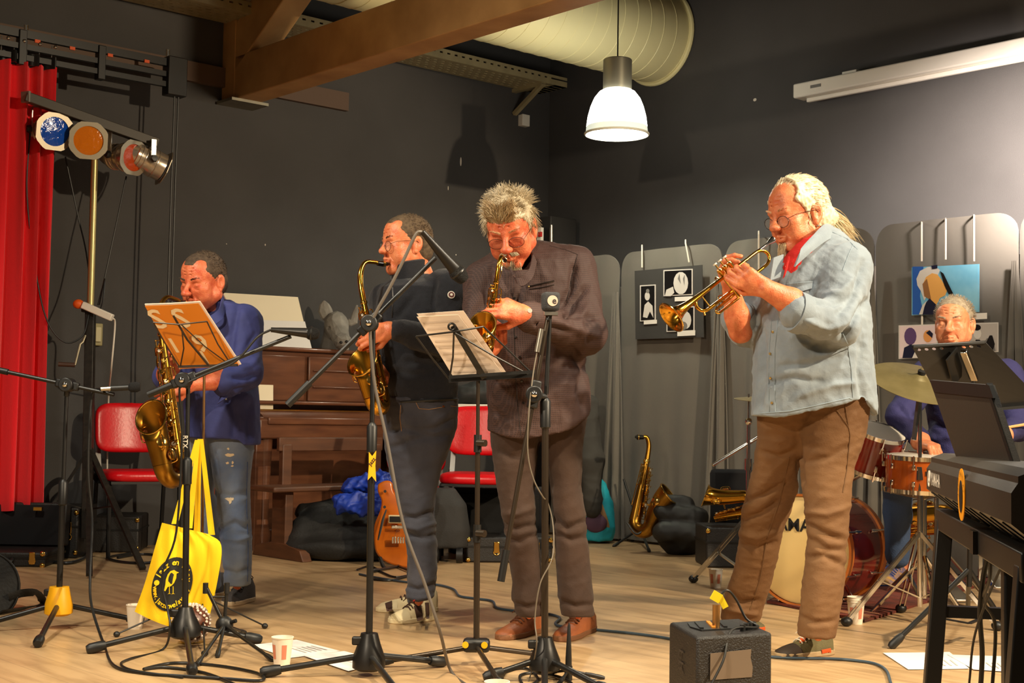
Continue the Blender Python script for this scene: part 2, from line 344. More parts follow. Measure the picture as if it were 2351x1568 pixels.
# ================================================================== SDF MODELLING
def npv(v): return np.array([v[0], v[1], v[2]], dtype=np.float32)
def RC(a, b, ra, rb=None, k=.02, sub=False): return ('rc', npv(a), npv(b), ra, ra if rb is None else rb, k, sub)
def EL(c, r, k=.02, rot=None, sub=False): return ('el', npv(c), npv(r if not isinstance(r, (int, float)) else (r, r, r)), rot, k, sub)
def LF(sl, k=.03, e=2.3): return ('lf', sorted(sl), e, k, False)
def pb(p):
    if p[0] == 'rc': r = max(p[3], p[4]); return np.minimum(p[1], p[2])-r, np.maximum(p[1], p[2])+r
    if p[0] == 'el': r = p[2].max() if p[3] is not None else p[2]; return p[1]-r, p[1]+r
    s = np.array(p[1]); return np.array([(s[:,1]-s[:,3]).min(), (s[:,2]-s[:,4]).min(), s[0,0]]), np.array([(s[:,1]+s[:,3]).max(), (s[:,2]+s[:,4]).max(), s[-1,0]])
def sdf_mesh(prims, h, cut=None):
    los, his = zip(*[pb(p) for p in prims if not p[-1]])
    lo = np.min(los, 0)-3*h; hi = np.max(his, 0)+3*h
    n = np.ceil((hi-lo)/h).astype(int)+1; D = np.full(n, 1.0, np.float32)
    ax = [lo[i]+h*np.arange(n[i], dtype=np.float32) for i in range(3)]
    for p in prims:
        a, b = pb(p); k = p[-2]; sub = p[-1]
        i0 = np.clip(((a-k-2*h-lo)/h).astype(int), 0, n-1); i1 = np.clip(((b+k+2*h-lo)/h).astype(int)+2, 1, n)
        s = tuple(slice(i0[i], i1[i]) for i in range(3))
        X, Y, Z = np.meshgrid(ax[0][s[0]], ax[1][s[1]], ax[2][s[2]], indexing='ij')
        if X.size == 0: continue
        if p[0] == 'rc':
            ab = p[2]-p[1]; L2 = float(ab@ab)+1e-9; dx, dy, dz = X-p[1][0], Y-p[1][1], Z-p[1][2]
            t = np.clip((dx*ab[0]+dy*ab[1]+dz*ab[2])/L2, 0, 1)
            d = np.sqrt((dx-t*ab[0])**2+(dy-t*ab[1])**2+(dz-t*ab[2])**2)-(p[3]+(p[4]-p[3])*t)
        elif p[0] == 'el':
            q = [X-p[1][0], Y-p[1][1], Z-p[1][2]]
            if p[3] is not None:
                R_ = np.array(p[3]).T; q = [R_[i,0]*q[0]+R_[i,1]*q[1]+R_[i,2]*q[2] for i in range(3)]
            r = p[2]; k0 = np.sqrt((q[0]/r[0])**2+(q[1]/r[1])**2+(q[2]/r[2])**2); k1 = np.sqrt((q[0]/r[0]**2)**2+(q[1]/r[1]**2)**2+(q[2]/r[2]**2)**2)+1e-6
            d = k0*(k0-1)/k1
        else:
            S = np.array(p[1]); z = ax[2][s[2]]; it = [np.interp(z, S[:,0], S[:,j]) for j in range(1, 5)]; e = p[2]
            q0 = np.abs((X-it[0])/it[2]); q1 = np.abs((Y-it[1])/it[3])
            d = ((q0**e+q1**e)**(1/e)-1)*np.minimum(it[2], it[3])
            d = np.maximum(d, np.maximum(Z-S[-1,0], S[0,0]-Z))
        c = D[s]
        if sub: d = -d; hh = np.clip(k-np.abs(c-d), 0, None); D[s] = np.maximum(c, d)+hh*hh/(4*k)
        else: hh = np.clip(k-np.abs(c-d), 0, None); D[s] = np.minimum(c, d)-hh*hh/(4*k)
    if cut is not None:
        X, Y, Z = np.meshgrid(*ax, indexing='ij'); D = np.maximum(D, cut(X, Y, Z).astype(np.float32))
    # surface nets
    ins = D < 0; cn = [ins[i:n[0]-1+i, j:n[1]-1+j, k:n[2]-1+k] for i in (0, 1) for j in (0, 1) for k in (0, 1)]
    cs = sum(c.astype(np.int8) for c in cn); act = (cs > 0) & (cs < 8)
    idx = np.full(act.shape, -1, np.int64); ii = np.argwhere(act); idx[act] = np.arange(len(ii))
    acc = np.zeros((len(ii), 3)); cnt = np.zeros(len(ii))
    cor = [(i, j, k) for i in (0, 1) for j in (0, 1) for k in (0, 1)]
    val = {c: D[ii[:,0]+c[0], ii[:,1]+c[1], ii[:,2]+c[2]] for c in cor}
    for c in cor:
        for a in range(3):
            if c[a] == 0:
                c2 = list(c); c2[a] = 1; c2 = tuple(c2); v0 = val[c]; v1 = val[c2]; m = (v0 < 0) != (v1 < 0)
                t = np.where(m, v0/(v0-v1+1e-12), 0); q = np.tile(np.array(c, float), (len(ii), 1)); q[:, a] += t
                acc[m] += q[m]; cnt[m] += 1
    V_ = lo + h*(ii + acc/np.maximum(cnt, 1)[:, None]); Q = []
    for a in range(3):
        b, c = (a+1) % 3, (a+2) % 3
        s0 = [slice(None)]*3; s1 = [slice(None)]*3; s0[a] = slice(0, -1); s1[a] = slice(1, None)
        A = ins[tuple(s0)]; B = ins[tuple(s1)]; e = np.argwhere(A != B)
        e = e[(e[:, b] > 0) & (e[:, c] > 0) & (e[:, b] < n[b]-1) & (e[:, c] < n[c]-1)]
        fl_ = A[e[:,0], e[:,1], e[:,2]]
        def at(db, dc): g = e.copy(); g[:, b] -= db; g[:, c] -= dc; return idx[g[:,0], g[:,1], g[:,2]]
        q = np.stack([at(1, 1), at(0, 1), at(0, 0), at(1, 0)], 1); q[~fl_] = q[~fl_][:, ::-1]; Q.append(q)
    return V_, np.concatenate(Q)
_rm = np.array([[*_r], [*_u], [*_w]])
def to_px(V_):
    c = (V_-np.array([0, 0, CAMH]))@_rm.T; return np.stack([CX+F*c[:,0]/c[:,2], CY-F*c[:,1]/c[:,2]], 1)
def vnormals(V_, Q):
    n = np.cross(V_[Q[:,2]]-V_[Q[:,0]], V_[Q[:,3]]-V_[Q[:,1]]); N_ = np.zeros_like(V_)
    for j in range(4): np.add.at(N_, Q[:, j], n)
    return N_/(np.linalg.norm(N_, axis=1)[:, None]+1e-12)
def relax(V_, Q, it=2, a=.5):
    for _ in range(it):
        s = np.zeros_like(V_); c = np.zeros(len(V_))
        for j in range(4):
            np.add.at(s, Q[:, j], V_[Q[:, (j+1) % 4]]); np.add.at(s, Q[:, j], V_[Q[:, j-1]]); np.add.at(c, Q[:, j], 2)
        V_ = V_*(1-a)+a*s/np.maximum(c, 1)[:, None]
    return V_
def wrinkle(V_, Q, amp, seed=0, freq=14, stretch=(1, 1, 1), folds=()):
    N_ = vnormals(V_, Q); r = np.random.RandomState(seed); d = np.zeros(len(V_)); B = V_*np.array(stretch)
    for i in range(7):
        w = r.normal(size=3); w /= np.linalg.norm(w); f = freq*(1+.8*r.rand()); ph = r.rand()*6.28
        w2 = r.normal(size=3)*freq*.35; d += (1-np.abs(np.sin(B@w*f + 1.3*np.sin(B@w2+ph)+ph)))**2/4
    d = 1.5*amp*(d-d.mean())
    if folds:
        px = to_px(V_); front = N_[:, 1] < .15
        for pts, a, wd_ in folds:
            p = np.array(pts, float); best = np.full(len(V_), 1e9); tt = np.zeros(len(V_)); L = len(p)-1
            for i in range(L):
                ab = p[i+1]-p[i]; t = np.clip(((px-p[i])@ab)/(ab@ab+1e-9), 0, 1); dd = np.linalg.norm(px-p[i]-t[:, None]*ab, axis=1)
                m = dd < best; best[m] = dd[m]; tt[m] = (i+t[m])/L
            d += np.where(front, 1.7*a*np.exp(-(best/wd_)**2)*np.minimum(1, 4*np.minimum(tt+.12, 1.12-tt)), 0)
    return V_+N_*d[:, None]
def np_obj(name, parts, mat, parent=None, off=None):
    off = np.array(off if off is not None else (woff(parent) if parent else (0, 0, 0))); vs = []; fs = []; n = 0
    for V_, Q in parts: vs.append(V_-off); fs.append(Q+n); n += len(V_)
    V_ = np.concatenate(vs); Q = np.concatenate(fs); me = bpy.data.meshes.new(name)
    me.vertices.add(len(V_)); me.vertices.foreach_set('co', V_.astype(np.float32).ravel())
    me.loops.add(len(Q)*4); me.loops.foreach_set('vertex_index', Q.astype(np.int32).ravel())
    me.polygons.add(len(Q)); me.polygons.foreach_set('loop_start', np.arange(0, len(Q)*4, 4, dtype=np.int32))
    me.update(calc_edges=True); me.validate(); me.polygons.foreach_set('use_smooth', [True]*len(me.polygons)); me.update()
    o = bpy.data.objects.new(name, me); COL.objects.link(o); o.parent = parent
    if mat: me.materials.append(mat)
    return o
from mathutils.bvhtree import BVHTree
def bvh_of(o):
    off = woff(o); return BVHTree.FromPolygons([Vector(v.co)+off for v in o.data.vertices], [tuple(p.vertices) for p in o.data.polygons])
def drape(bv, px, py, lift=.003):
    r = ray(px, py); h = bv.ray_cast(EYE, r.normalized())
    if h[0] is None: return None
    return h[0] - r.normalized()*lift, h[1]
def drape_line(bv, pts, lift=.003, n=6):
    out = []
    for i in range(len(pts)-1):
        for k in range(n):
            t = k/n; q = drape(bv, lerp(pts[i][0], pts[i+1][0], t), lerp(pts[i][1], pts[i+1][1], t), lift)
            if q: out.append(q[0])
    q = drape(bv, *pts[-1], lift)
    if q: out.append(q[0])
    return out
def seam(name, bv, pts, r, mat, parent, lift=.001, flat=1.0):
    L = drape_line(bv, pts, lift)
    if len(L) > 1: return MB().tube(L, r, 6).obj(name, mat, parent)
def patch(name, bv, poly, mat, parent, lift=.003, n=6, th=.003):
    """quad in pixels (4 corners) draped on the surface"""
    a, b, c, d = poly
    def fn(u, v):
        x = lerp(lerp(a[0], b[0], u), lerp(d[0], c[0], u), v); y = lerp(lerp(a[1], b[1], u), lerp(d[1], c[1], u), v)
        q = drape(bv, x, y, lift); return q[0] if q else P(x, y, 6)
    return MB().sheet(fn, n, n, th).obj(name, mat, parent)
# ------------------------------------------------------------------ heads
mSkin = M('warm skin', (226, 142, 96), .42, rgb2=(204, 104, 66), vscale=38, bump=.22, bscale=170, spec=.45)
mSkinRed = M('ruddy skin', (220, 126, 84), .42, rgb2=(192, 84, 54), vscale=34, bump=.25, bscale=170, spec=.45)
mSkinP = M('paler skin', (232, 158, 116), .42, rgb2=(216, 128, 88), vscale=38, bump=.2, bscale=170, spec=.45)
for m_ in (mSkin, mSkinRed, mSkinP):
    b_ = m_.node_tree.nodes['Principled BSDF']; b_.inputs['Subsurface Weight'].default_value = .12; b_.inputs['Subsurface Radius'].default_value = (1, .35, .2); b_.inputs['Subsurface Scale'].default_value = .012
mEye = M('eye white', (225, 215, 205), .2); mIris = M('dark iris', (38, 28, 22), .1)
mLens = M('spectacle lens', (200, 190, 170), .05, alpha=.14, spec=.8); mWire = M('spectacle wire', (48, 40, 34), .3, .8)
mLensRed = M('tinted spectacle lens', (150, 50, 40), .05, alpha=.35, spec=.8)
def head_mat(px, py, d, s, yaw, pitch, roll=0):
    c = P(px, py, d); R_ = Matrix.Rotation(math.radians(yaw), 4, 'Z') @ Matrix.Rotation(math.radians(roll), 4, 'Y') @ Matrix.Rotation(math.radians(pitch), 4, 'X')
    return Matrix.Translation(c) @ R_ @ Matrix.Scale(s, 4)
def head_prims(nose=1.0, jowl=1.0, pucker=0.0, closed=True, cheeks=1.0):
    p = [EL((0, .018, .03), (.0745, .095, .083), .02), EL((0, -.028, -.02), (.061, .062, .088), .03), EL((0, -.026, .046), (.062, .06, .055), .03)]
    for s in (-1, 1):
        p += [RC((s*.05*jowl, .002, -.062), (s*.018, -.058, -.106), .022*jowl, .018, .03), EL((s*.040, -.056, -.026), (.025*cheeks, .025, .022), .02), EL((s*.038, -.05, -.062), (.024*jowl, .026, .026), .025)]
    p += [RC((-.012, -.066, -.107), (.012, -.066, -.107), .018, k=.02), RC((-.036, -.077, .015), (-.008, -.083, .012), .0115, .0105, .014), RC((.036, -.077, .015), (.008, -.083, .012), .0115, .0105, .014)]
    for s in (-1, 1): p.append(EL((s*.0305, -.1, -.008), (.02, .017, .0125), .014, sub=True))
    for s in (-1, 1): p.append(EL((s*.0305, -.0735, -.009), (.0155, .0145, .0135) if closed else (.0148, .0128, .0128), .006))
    if closed:
        for s in (-1, 1): p.append(RC((s*.018, -.089, -.0145), (s*.043, -.084, -.0145), .0016, k=.002, sub=True))
    n = nose
    p += [RC((0, -.086, .008), (0, -.108*n, -.03), .0075, .0115, .012), EL((0, -.111*n, -.034), (.0135*n, .0125, .0115), .008), EL((-.0115*n, -.099*n, -.0365), (.0085, .0115, .0082), .011), EL((.0115*n, -.099*n, -.0365), (.0085, .0115, .0082), .011)]
    for s in (-1, 1):
        p += [EL((s*.006, -.107, -.0445), (.0035, .005, .004), .003, sub=True), RC((s*.016, -.094, -.043), (s*.033, -.074, -.072), .0022, .002, .006, sub=True)]
    for z, wd in ((.037, .03), (.049, .034), (.061, .03)):
        for s in (-1, 1): p.append(RC((s*.006, -.0935+.12*(z-.037), z), (s*wd, -.0775+.12*(z-.037), z+.003), .0022, .0014, .004, sub=True))
    for s in (-1, 1):
        p += [RC((s*.019, -.0905, -.024), (s*.042, -.082, -.026), .0016, .0012, .005, sub=True), RC((s*.052, -.066, -.008), (s*.062, -.05, -.002), .0016, .001, .004, sub=True), RC((s*.052, -.066, -.014), (s*.062, -.05, -.018), .0016, .001, .004, sub=True)]
    w = .021-.008*pucker; y0 = -.087-.006*pucker
    p += [RC((-w, y0+.004, -.0685), (0, y0-.006, -.064), .0058, .0068, .006), RC((w, y0+.004, -.0685), (0, y0-.006, -.064), .0058, .0068, .006), RC((-w*.85, y0+.004, -.0765), (w*.85, y0+.004, -.0765), .0065, k=.006), EL((0, y0-.002, -.0775), (.012, .008, .007), .006)]
    p.append(RC((-w-.004, y0-.004, -.0708), (w+.004, y0-.004, -.0708), .0018, k=.003, sub=True))
    for s in (-1, 1):
        rot = np.array((Matrix.Rotation(math.radians(s*-14), 3, 'Z') @ Matrix.Rotation(math.radians(-10), 3, 'X')))
        p += [EL((s*.0785, .016, -.012), (.010, .020, .033), .006, rot), EL((s*.088, .012, -.009), (.009, .011, .019), .005, rot, True), EL((s*.077, .008, -.042), (.008, .009, .01), .005)]
    p += [RC((0, .03, -.05), (0, .05, -.15), .053, .055, .03), RC((0, .05, -.14), (0, .055, -.23), .056, .064, .03)]
    return p
def xf(V_, m): a = np.array(m); return V_@a[:3,:3].T + a[:3,3]
def make_head(m, h=.0027, **kw):
    V_, Q = sdf_mesh(head_prims(**kw), h); V_ = relax(V_, Q, 1, .4); return xf(V_, m), Q
def tube_m(m, pts, r, mat, name, parent, n=6, flat=1.0):
    s = m.to_scale().x; return MB().tube([m @ Vector(p) for p in pts], [x*s for x in r] if isinstance(r, list) else r*s, n).obj(name, mat, parent)
def eyes(m, parent):
    for s in (-1, 1):
        e = MB(); e.ball(m @ Vector((s*.0305, -.0745, -.008)), .0138*m.to_scale().x, 14, 10); o = e.obj('eye', mEye, parent)
        MB().ball(m @ Vector((s*.0300-.001, -.0855, -.009)), .0052*m.to_scale().x, 10, 6).obj('iris', mIris, o)
        lid = MB(); lid.tube([m @ Vector((s*(.0305+.0135*math.cos(a)), -.0745-.0128*math.sqrt(max(0, 1-.8*math.cos(a)**2)), -.0035+.004*math.sin(a))) for a in [math.pi*i/8 for i in range(9)]], .0022*m.to_scale().x, 6).obj('eyelid', mSkin, o)
def glasses(m, parent, lens=mLens, drop=-.013, wire=.0009, w=.024, hh=.0185, out=-.1):
    g = None; parts = MB()
    for s in (-1, 1):
        ring = [m @ Vector((s*.034+w*math.cos(a), out+.006*abs(s*.034+w*math.cos(a))/.05, drop-.004+hh*math.sin(a))) for a in [2*math.pi*i/20 for i in range(20)]]
        parts.tube(ring, wire*m.to_scale().x, 6, closed=True)
        parts.tube([m @ Vector(q) for q in ((s*(.034+w), out+.007, drop+.004), (s*.071, -.07, drop+.012), (s*.079, -.02, drop+.014), (s*.0815, .012, drop+.012), (s*.082, .03, drop-.006))], wire*m.to_scale().x, 6)
    parts.tube([m @ Vector(q) for q in ((-.014, out+.002, drop), (0, out-.003, drop+.004), (.014, out+.002, drop))], wire*m.to_scale().x, 6)
    g = parts.obj('spectacles', mWire, parent)
    for s in (-1, 1):
        MB().add([m @ Vector((s*.034+w*math.cos(a), out+.006*abs(s*.034+w*math.cos(a))/.05, drop-.004+hh*math.sin(a))) for a in [2*math.pi*i/20 for i in range(20)]], [tuple(range(20))]).obj('lens', lens, g)
    return g
def hair_shell(m, name, mat, parent, grow=.006, cuts=(), noise=.002, seed=1, extra=(), h=.004, base=.108):
    p = [EL((0, .02, .03), (.0745+grow, .095+grow, .083+grow), .02), EL((0, -.026, .046), (.062+grow*.8, .06+grow*.7, .055+grow), .03), EL((0, .055, -.03), (.064+grow*.6, .058+grow, .055), .03)]+list(extra)
    p += [EL((0, -.11, -.035), (.16, .105, base), .008, sub=True)] + [EL(c, r, .008, sub=True) for c, r in cuts]
    for s in (-1, 1): p.append(EL((s*.082, .008, -.02), (.02, .024, .036), .005, sub=True))
    V_, Q = sdf_mesh(p, h); V_ = wrinkle(V_, Q, noise, seed, 140); return np_obj(name, [(xf(V_, m), Q)], mat, parent)
def tufts(m, name, mat, parent, n, fn, seed=3, wid=.003, segs=4):
    """fn(rng)-> (root, tip direction*length, droop) in head space or None"""
    r = random.Random(seed); b = MB(); s = m.to_scale().x; c = 0
    while c < n:
        q = fn(r)
        if q is None: continue
        p, d, droop = q; p = Vector(p); d = Vector(d); pts = []; side = d.cross(Vector((r.uniform(-1, 1), r.uniform(-1, 1), r.uniform(-1, 1)))).normalized()*d.length*.18*r.uniform(-1, 1)
        for k in range(segs+1):
            t = k/segs; pts.append(m @ (p + d*t + Vector((0, 0, -1))*(droop*t*t) + side*math.sin(t*2.6)))
        b.tube(pts, [wid*s*(1-.85*(k/segs)**1.5) for k in range(segs+1)], 3); c += 1
    return b.obj(name, mat, parent, ang=80)
def scalp(r, zmin_front=.06, zmin_side=-.02, zmin_back=-.08, grow=.0):
    a = r.uniform(0, 2*math.pi); z = r.uniform(-1, 1); q = math.sqrt(1-z*z); d = Vector((q*math.cos(a), q*math.sin(a), z))
    p = Vector((d.x*(.0745+grow), .018+d.y*(.095+grow), .03+d.z*(.083+grow)))
    lim = zmin_front if p.y < -.035 else lerp(zmin_side, zmin_front, max(0, (-.0-p.y)/.035)) if p.y < 0 else lerp(zmin_side, zmin_back, min(1, p.y/.06))
    return (p, d) if p.z > lim else None
def brows(m, mat, parent, thick=.0042, n=90, tilt=0):
    for s in (-1, 1):
        def fn(r):
            t = r.random(); x = s*lerp(.012, .046, t)
            return (x, -.094+.014*t*t, .0165+.006*math.sin(t*2.4)+r.uniform(-.003, .003)), (s*.009, -.002, .002), .0
        tufts(m, 'eyebrow', mat, parent, n//2, fn, 5, .0010, 2)
# ------------------------------------------------------------------ arms and hands
def hand_prims(wrist, fwd, palm, side, curl=(.6, .6, .6, .6), thumb=(.5, .3), s=1.0, spread=.06, fk=.004):
    """wrist point, fwd = towards fingers, palm = direction the palm faces, side=+1 if thumb lies along fwd x palm"""
    f = Vector(fwd).normalized(); p = Vector(palm); p = (p-f*p.dot(f)).normalized(); t = f.cross(p)*side; w = Vector(wrist); pr = []
    L = [(.043, .026, .021), (.048, .030, .023), (.044, .028, .021), (.034, .021, .018)]
    for i in range(4):
        off = (.030-.020*i)*s; kn = w + f*((.092-.004*abs(i-1)-.004*i)*s) + t*off - p*(.004*s)
        pr.append(RC(w + f*.012*s + t*off*.55, kn, .0155*s, .0125*s, .014))
        a = curl[i]; d = f; q = kn; sp = t*(spread*(1.2-i*.8)); tot = 0
        for j, l in enumerate(L[i]):
            tot += a*(.9 if j == 0 else 1.05 if j == 1 else .7); d = (f*math.cos(tot)+p*math.sin(tot)+sp*math.cos(tot)).normalized(); e = q+d*l*s
            pr.append(RC(q, e, (.0103-.0011*j)*s, (.0097-.0011*j)*s, fk)); q = e
    b = w + f*.02*s + t*.024*s + p*.006*s; pr.append(RC(w+f*.01*s+t*.01*s, b+f*.02*s, .017*s, .016*s, .014))
    d1 = (f*.62+t*.75+p*thumb[0]).normalized(); e1 = b + f*.012*s + d1*.036*s; d2 = (f*.9+t*(.3-thumb[1])+p*(thumb[0]+thumb[1]*.6)).normalized(); e2 = e1+d2*.034*s; e3 = e2+(d2+p*thumb[1]*.5-t*thumb[1]*.3).normalized()*.024*s
    pr += [RC(b, e1, .0155*s, .0125*s, .008), RC(e1, e2, .0118*s, .0108*s, .005), RC(e2, e3, .0106*s, .009*s, .004)]
    pr.append(EL(w+f*.05*s-p*.0*s, (.02*s, .02*s, .02*s), .02))
    return pr
def arm_mesh(elbow, wrist, hand, re=.044, rw=.029, h=.0034):
    e = Vector(elbow); w = Vector(wrist); mid = e.lerp(w, .35)
    V_, Q = sdf_mesh([RC(e, mid, re, re*.98, .02), RC(mid, w, re*.98, rw, .02)]+hand, h); return relax(V_, Q, 1, .4), Q
def core(pts, h=.018):
    """plain inner body that joins head, arms and legs under the clothes"""
    return sdf_mesh([RC(a, b, ra*.55, rb*.55, .04) for a, b, ra, rb in pts], .013)
def SL(rows, d0, ry0):
    out = []
    for r in rows:
        y, xl, xr = r[:3]; ry = r[3] if len(r) > 3 and r[3] else ry0; d = r[4] if len(r) > 4 else d0
        a = P(xl, y, d); b = P(xr, y, d); out.append(((a.z+b.z)/2, (a.x+b.x)/2, d, abs(b.x-a.x)/2, ry))
    return out
def hemcut(pts, d):
    q = [P(x, y, d) for x, y in pts]; xs = [v.x for v in q]; zs = [v.z for v in q]
    return lambda X, Y, Z: np.interp(X, xs, zs)-Z
def garment(name, prims, mat, parent, h=.0065, amp=.004, seed=1, freq=14, stretch=(1, 1, 1), folds=(), cut=None, sm=1):
    V_, Q = sdf_mesh(prims, h, cut); V_ = wrinkle(V_, Q, amp, seed, freq, stretch, folds); V_ = wrinkle(V_, Q, amp*.75, seed+100, freq*3.0, stretch)
    if sm: V_ = relax(V_, Q, sm, .4)
    o = np_obj(name, [(V_, Q)], mat, parent); return o, bvh_of(o)
def buttons(bv, pts, mat, parent, r=.0055):
    for x, y in pts:
        q = drape(bv, x, y, .001)
        if q: MB().cyl(q[0], q[0]+(q[1]*.004), r, r*.8, 10).obj('button', mat, parent)
def shoe(heel, toe, hgt, wid, mat, solemat, parent, lace=None, sole=.022, name='shoe', toecap=None, ank=None):
    a = Vector(heel); b = Vector(toe); L = (b-a).length; f = (b-a).normalized(); s = Vector((-f.y, f.x, 0)); z = Vector((0, 0, 1)); R_ = []
    st = [(0, .30, .80), (.04, .40, .98), (.15, .46, 1.0), (.28, .45, .97), (.42, .44, .78), (.55, .47, .60), (.68, .5, .5), (.82, .47, .42), (.92, .38, .35), (.985, .2, .22)]
    for t, w, h in st:
        ring = []
        for k in range(14):
            an = 2*math.pi*k/14; cx = math.cos(an); sz = math.sin(an); zz = sole*.6 if sz < 0 else sole*.6+(hgt*h-sole*.6)*abs(sz)**.75
            ring.append(a+f*(t*L)+s*(w*wid*cx*(1.0 if sz < .5 else .86))+z*zz)
        R_.append(ring)
    o = MB().rings(R_).obj(name, mat, parent, ang=60)
    out = [(-.02, .0), (-.005, .36), (.15, .49), (.4, .45), (.68, .54), (.88, .44), (.98, .26), (1.015, 0)]
    poly = [(t*L, w*wid) for t, w in out]+[(t*L, -w*wid) for t, w in reversed(out[1:-1])]
    MB().prism(poly, a+z*sole*.5, f, s, sole).obj('sole', solemat, o, bevel=.004)
    if lace:
        lb = MB()
        for k in range(5):
            t = .34+k*.065; h = hgt*np.interp(t, [q[0] for q in st], [q[2] for q in st])+.004; c = a+f*t*L
            lb.tube([c-s*wid*.26+z*(h*.86), c-s*wid*.1+z*(h+.003), c+s*wid*.1+z*(h+.003), c+s*wid*.26+z*(h*.86)], .0032, 6)
        c = a+f*(.31*L)+z*(hgt*.97)
        for sd in (-1, 1): lb.tube(spline([c, c+s*sd*.03+z*.015, c+s*sd*.055-z*.002, c+s*sd*.03-z*.012, c]), .0022, 5); lb.tube(spline([c, c+s*sd*.02+f*.03+z*.004, c+s*sd*.045+f*.05-z*.02]), .0022, 5)
        lb.obj('laces', lace, o)
    if toecap: MB().rings([[p+(p-(a+f*(t*L)+z*.02))*.04 for p in r] for (t, w, h), r in zip(st, R_)][6:]).obj('toe_cap', toecap, o, ang=60)
    return o
# ================================================================== THE FIVE MUSICIANS
mDenimL = M('washed pale denim', (122, 133, 142), .85, rgb2=(137, 148, 156), vscale=14, bump=.14, bscale=130, sheen=.2)
mDenimD = M('dark blue denim', (40, 42, 54), .85, rgb2=(66, 66, 76), vscale=7, bump=.15, bscale=160, sheen=.1)
mDenimM = M('faded blue denim', (74, 98, 142), .85, rgb2=(138, 146, 152), vscale=4, bump=.15, bscale=160, sheen=.1)
mNavy = M('navy cotton shirt', (60, 66, 124), .8, var=.12, vscale=12, bump=.1, bscale=120)
mKnit = M('black knit', (19, 20, 28), .92, var=.2, vscale=60, bump=.4, bscale=300, sheen=.15)
mCheck = M('brown check shirt', (52, 33, 30), .75, bump=.15, bscale=120, check=(62, (72, 49, 43)))
mBrownT = M('brown corduroy', (50, 32, 22), .85, rgb2=(63, 42, 29), vscale=6, bump=.12, bscale=160, sheen=.05)
mKhaki = M('khaki chino', (118, 84, 50), .85, rgb2=(104, 72, 42), vscale=6, bump=.12, bscale=160)
mRed = M('red cotton', (196, 26, 18), .8, bump=.2, bscale=150)
mHairG = M('silver blond hair', (205, 190, 160), .5, rgb2=(160, 142, 112), vscale=40)
mHairW = M('white blond hair', (232, 216, 182), .5, rgb2=(205, 184, 146), vscale=40)
mHairB = M('short brown grey hair', (74, 56, 38), .7, rgb2=(112, 92, 68), vscale=60, bump=.6, bscale=400)
mHairD = M('short dark hair', (62, 46, 34), .7, rgb2=(96, 78, 60), vscale=60, bump=.6, bscale=400)
mHairS = M('short grey hair', (150, 132, 112), .7, rgb2=(190, 175, 150), vscale=60, bump=.6, bscale=400)
mBone = M('white thread', (214, 206, 190), .8); mSeam = M('pale stitching', (138, 152, 162), .9); mBtnBr = M('brass snap button', (200, 170, 110), .3, .8)
mBtnD = M('dark button', (30, 24, 22), .3); mSoleT = M('tan rubber sole', (176, 150, 112), .7); mCream = M('cream canvas', (222, 202, 158), .8, bump=.2, bscale=300)

def man(label, foot): return thing('person', label, 'person', foot)
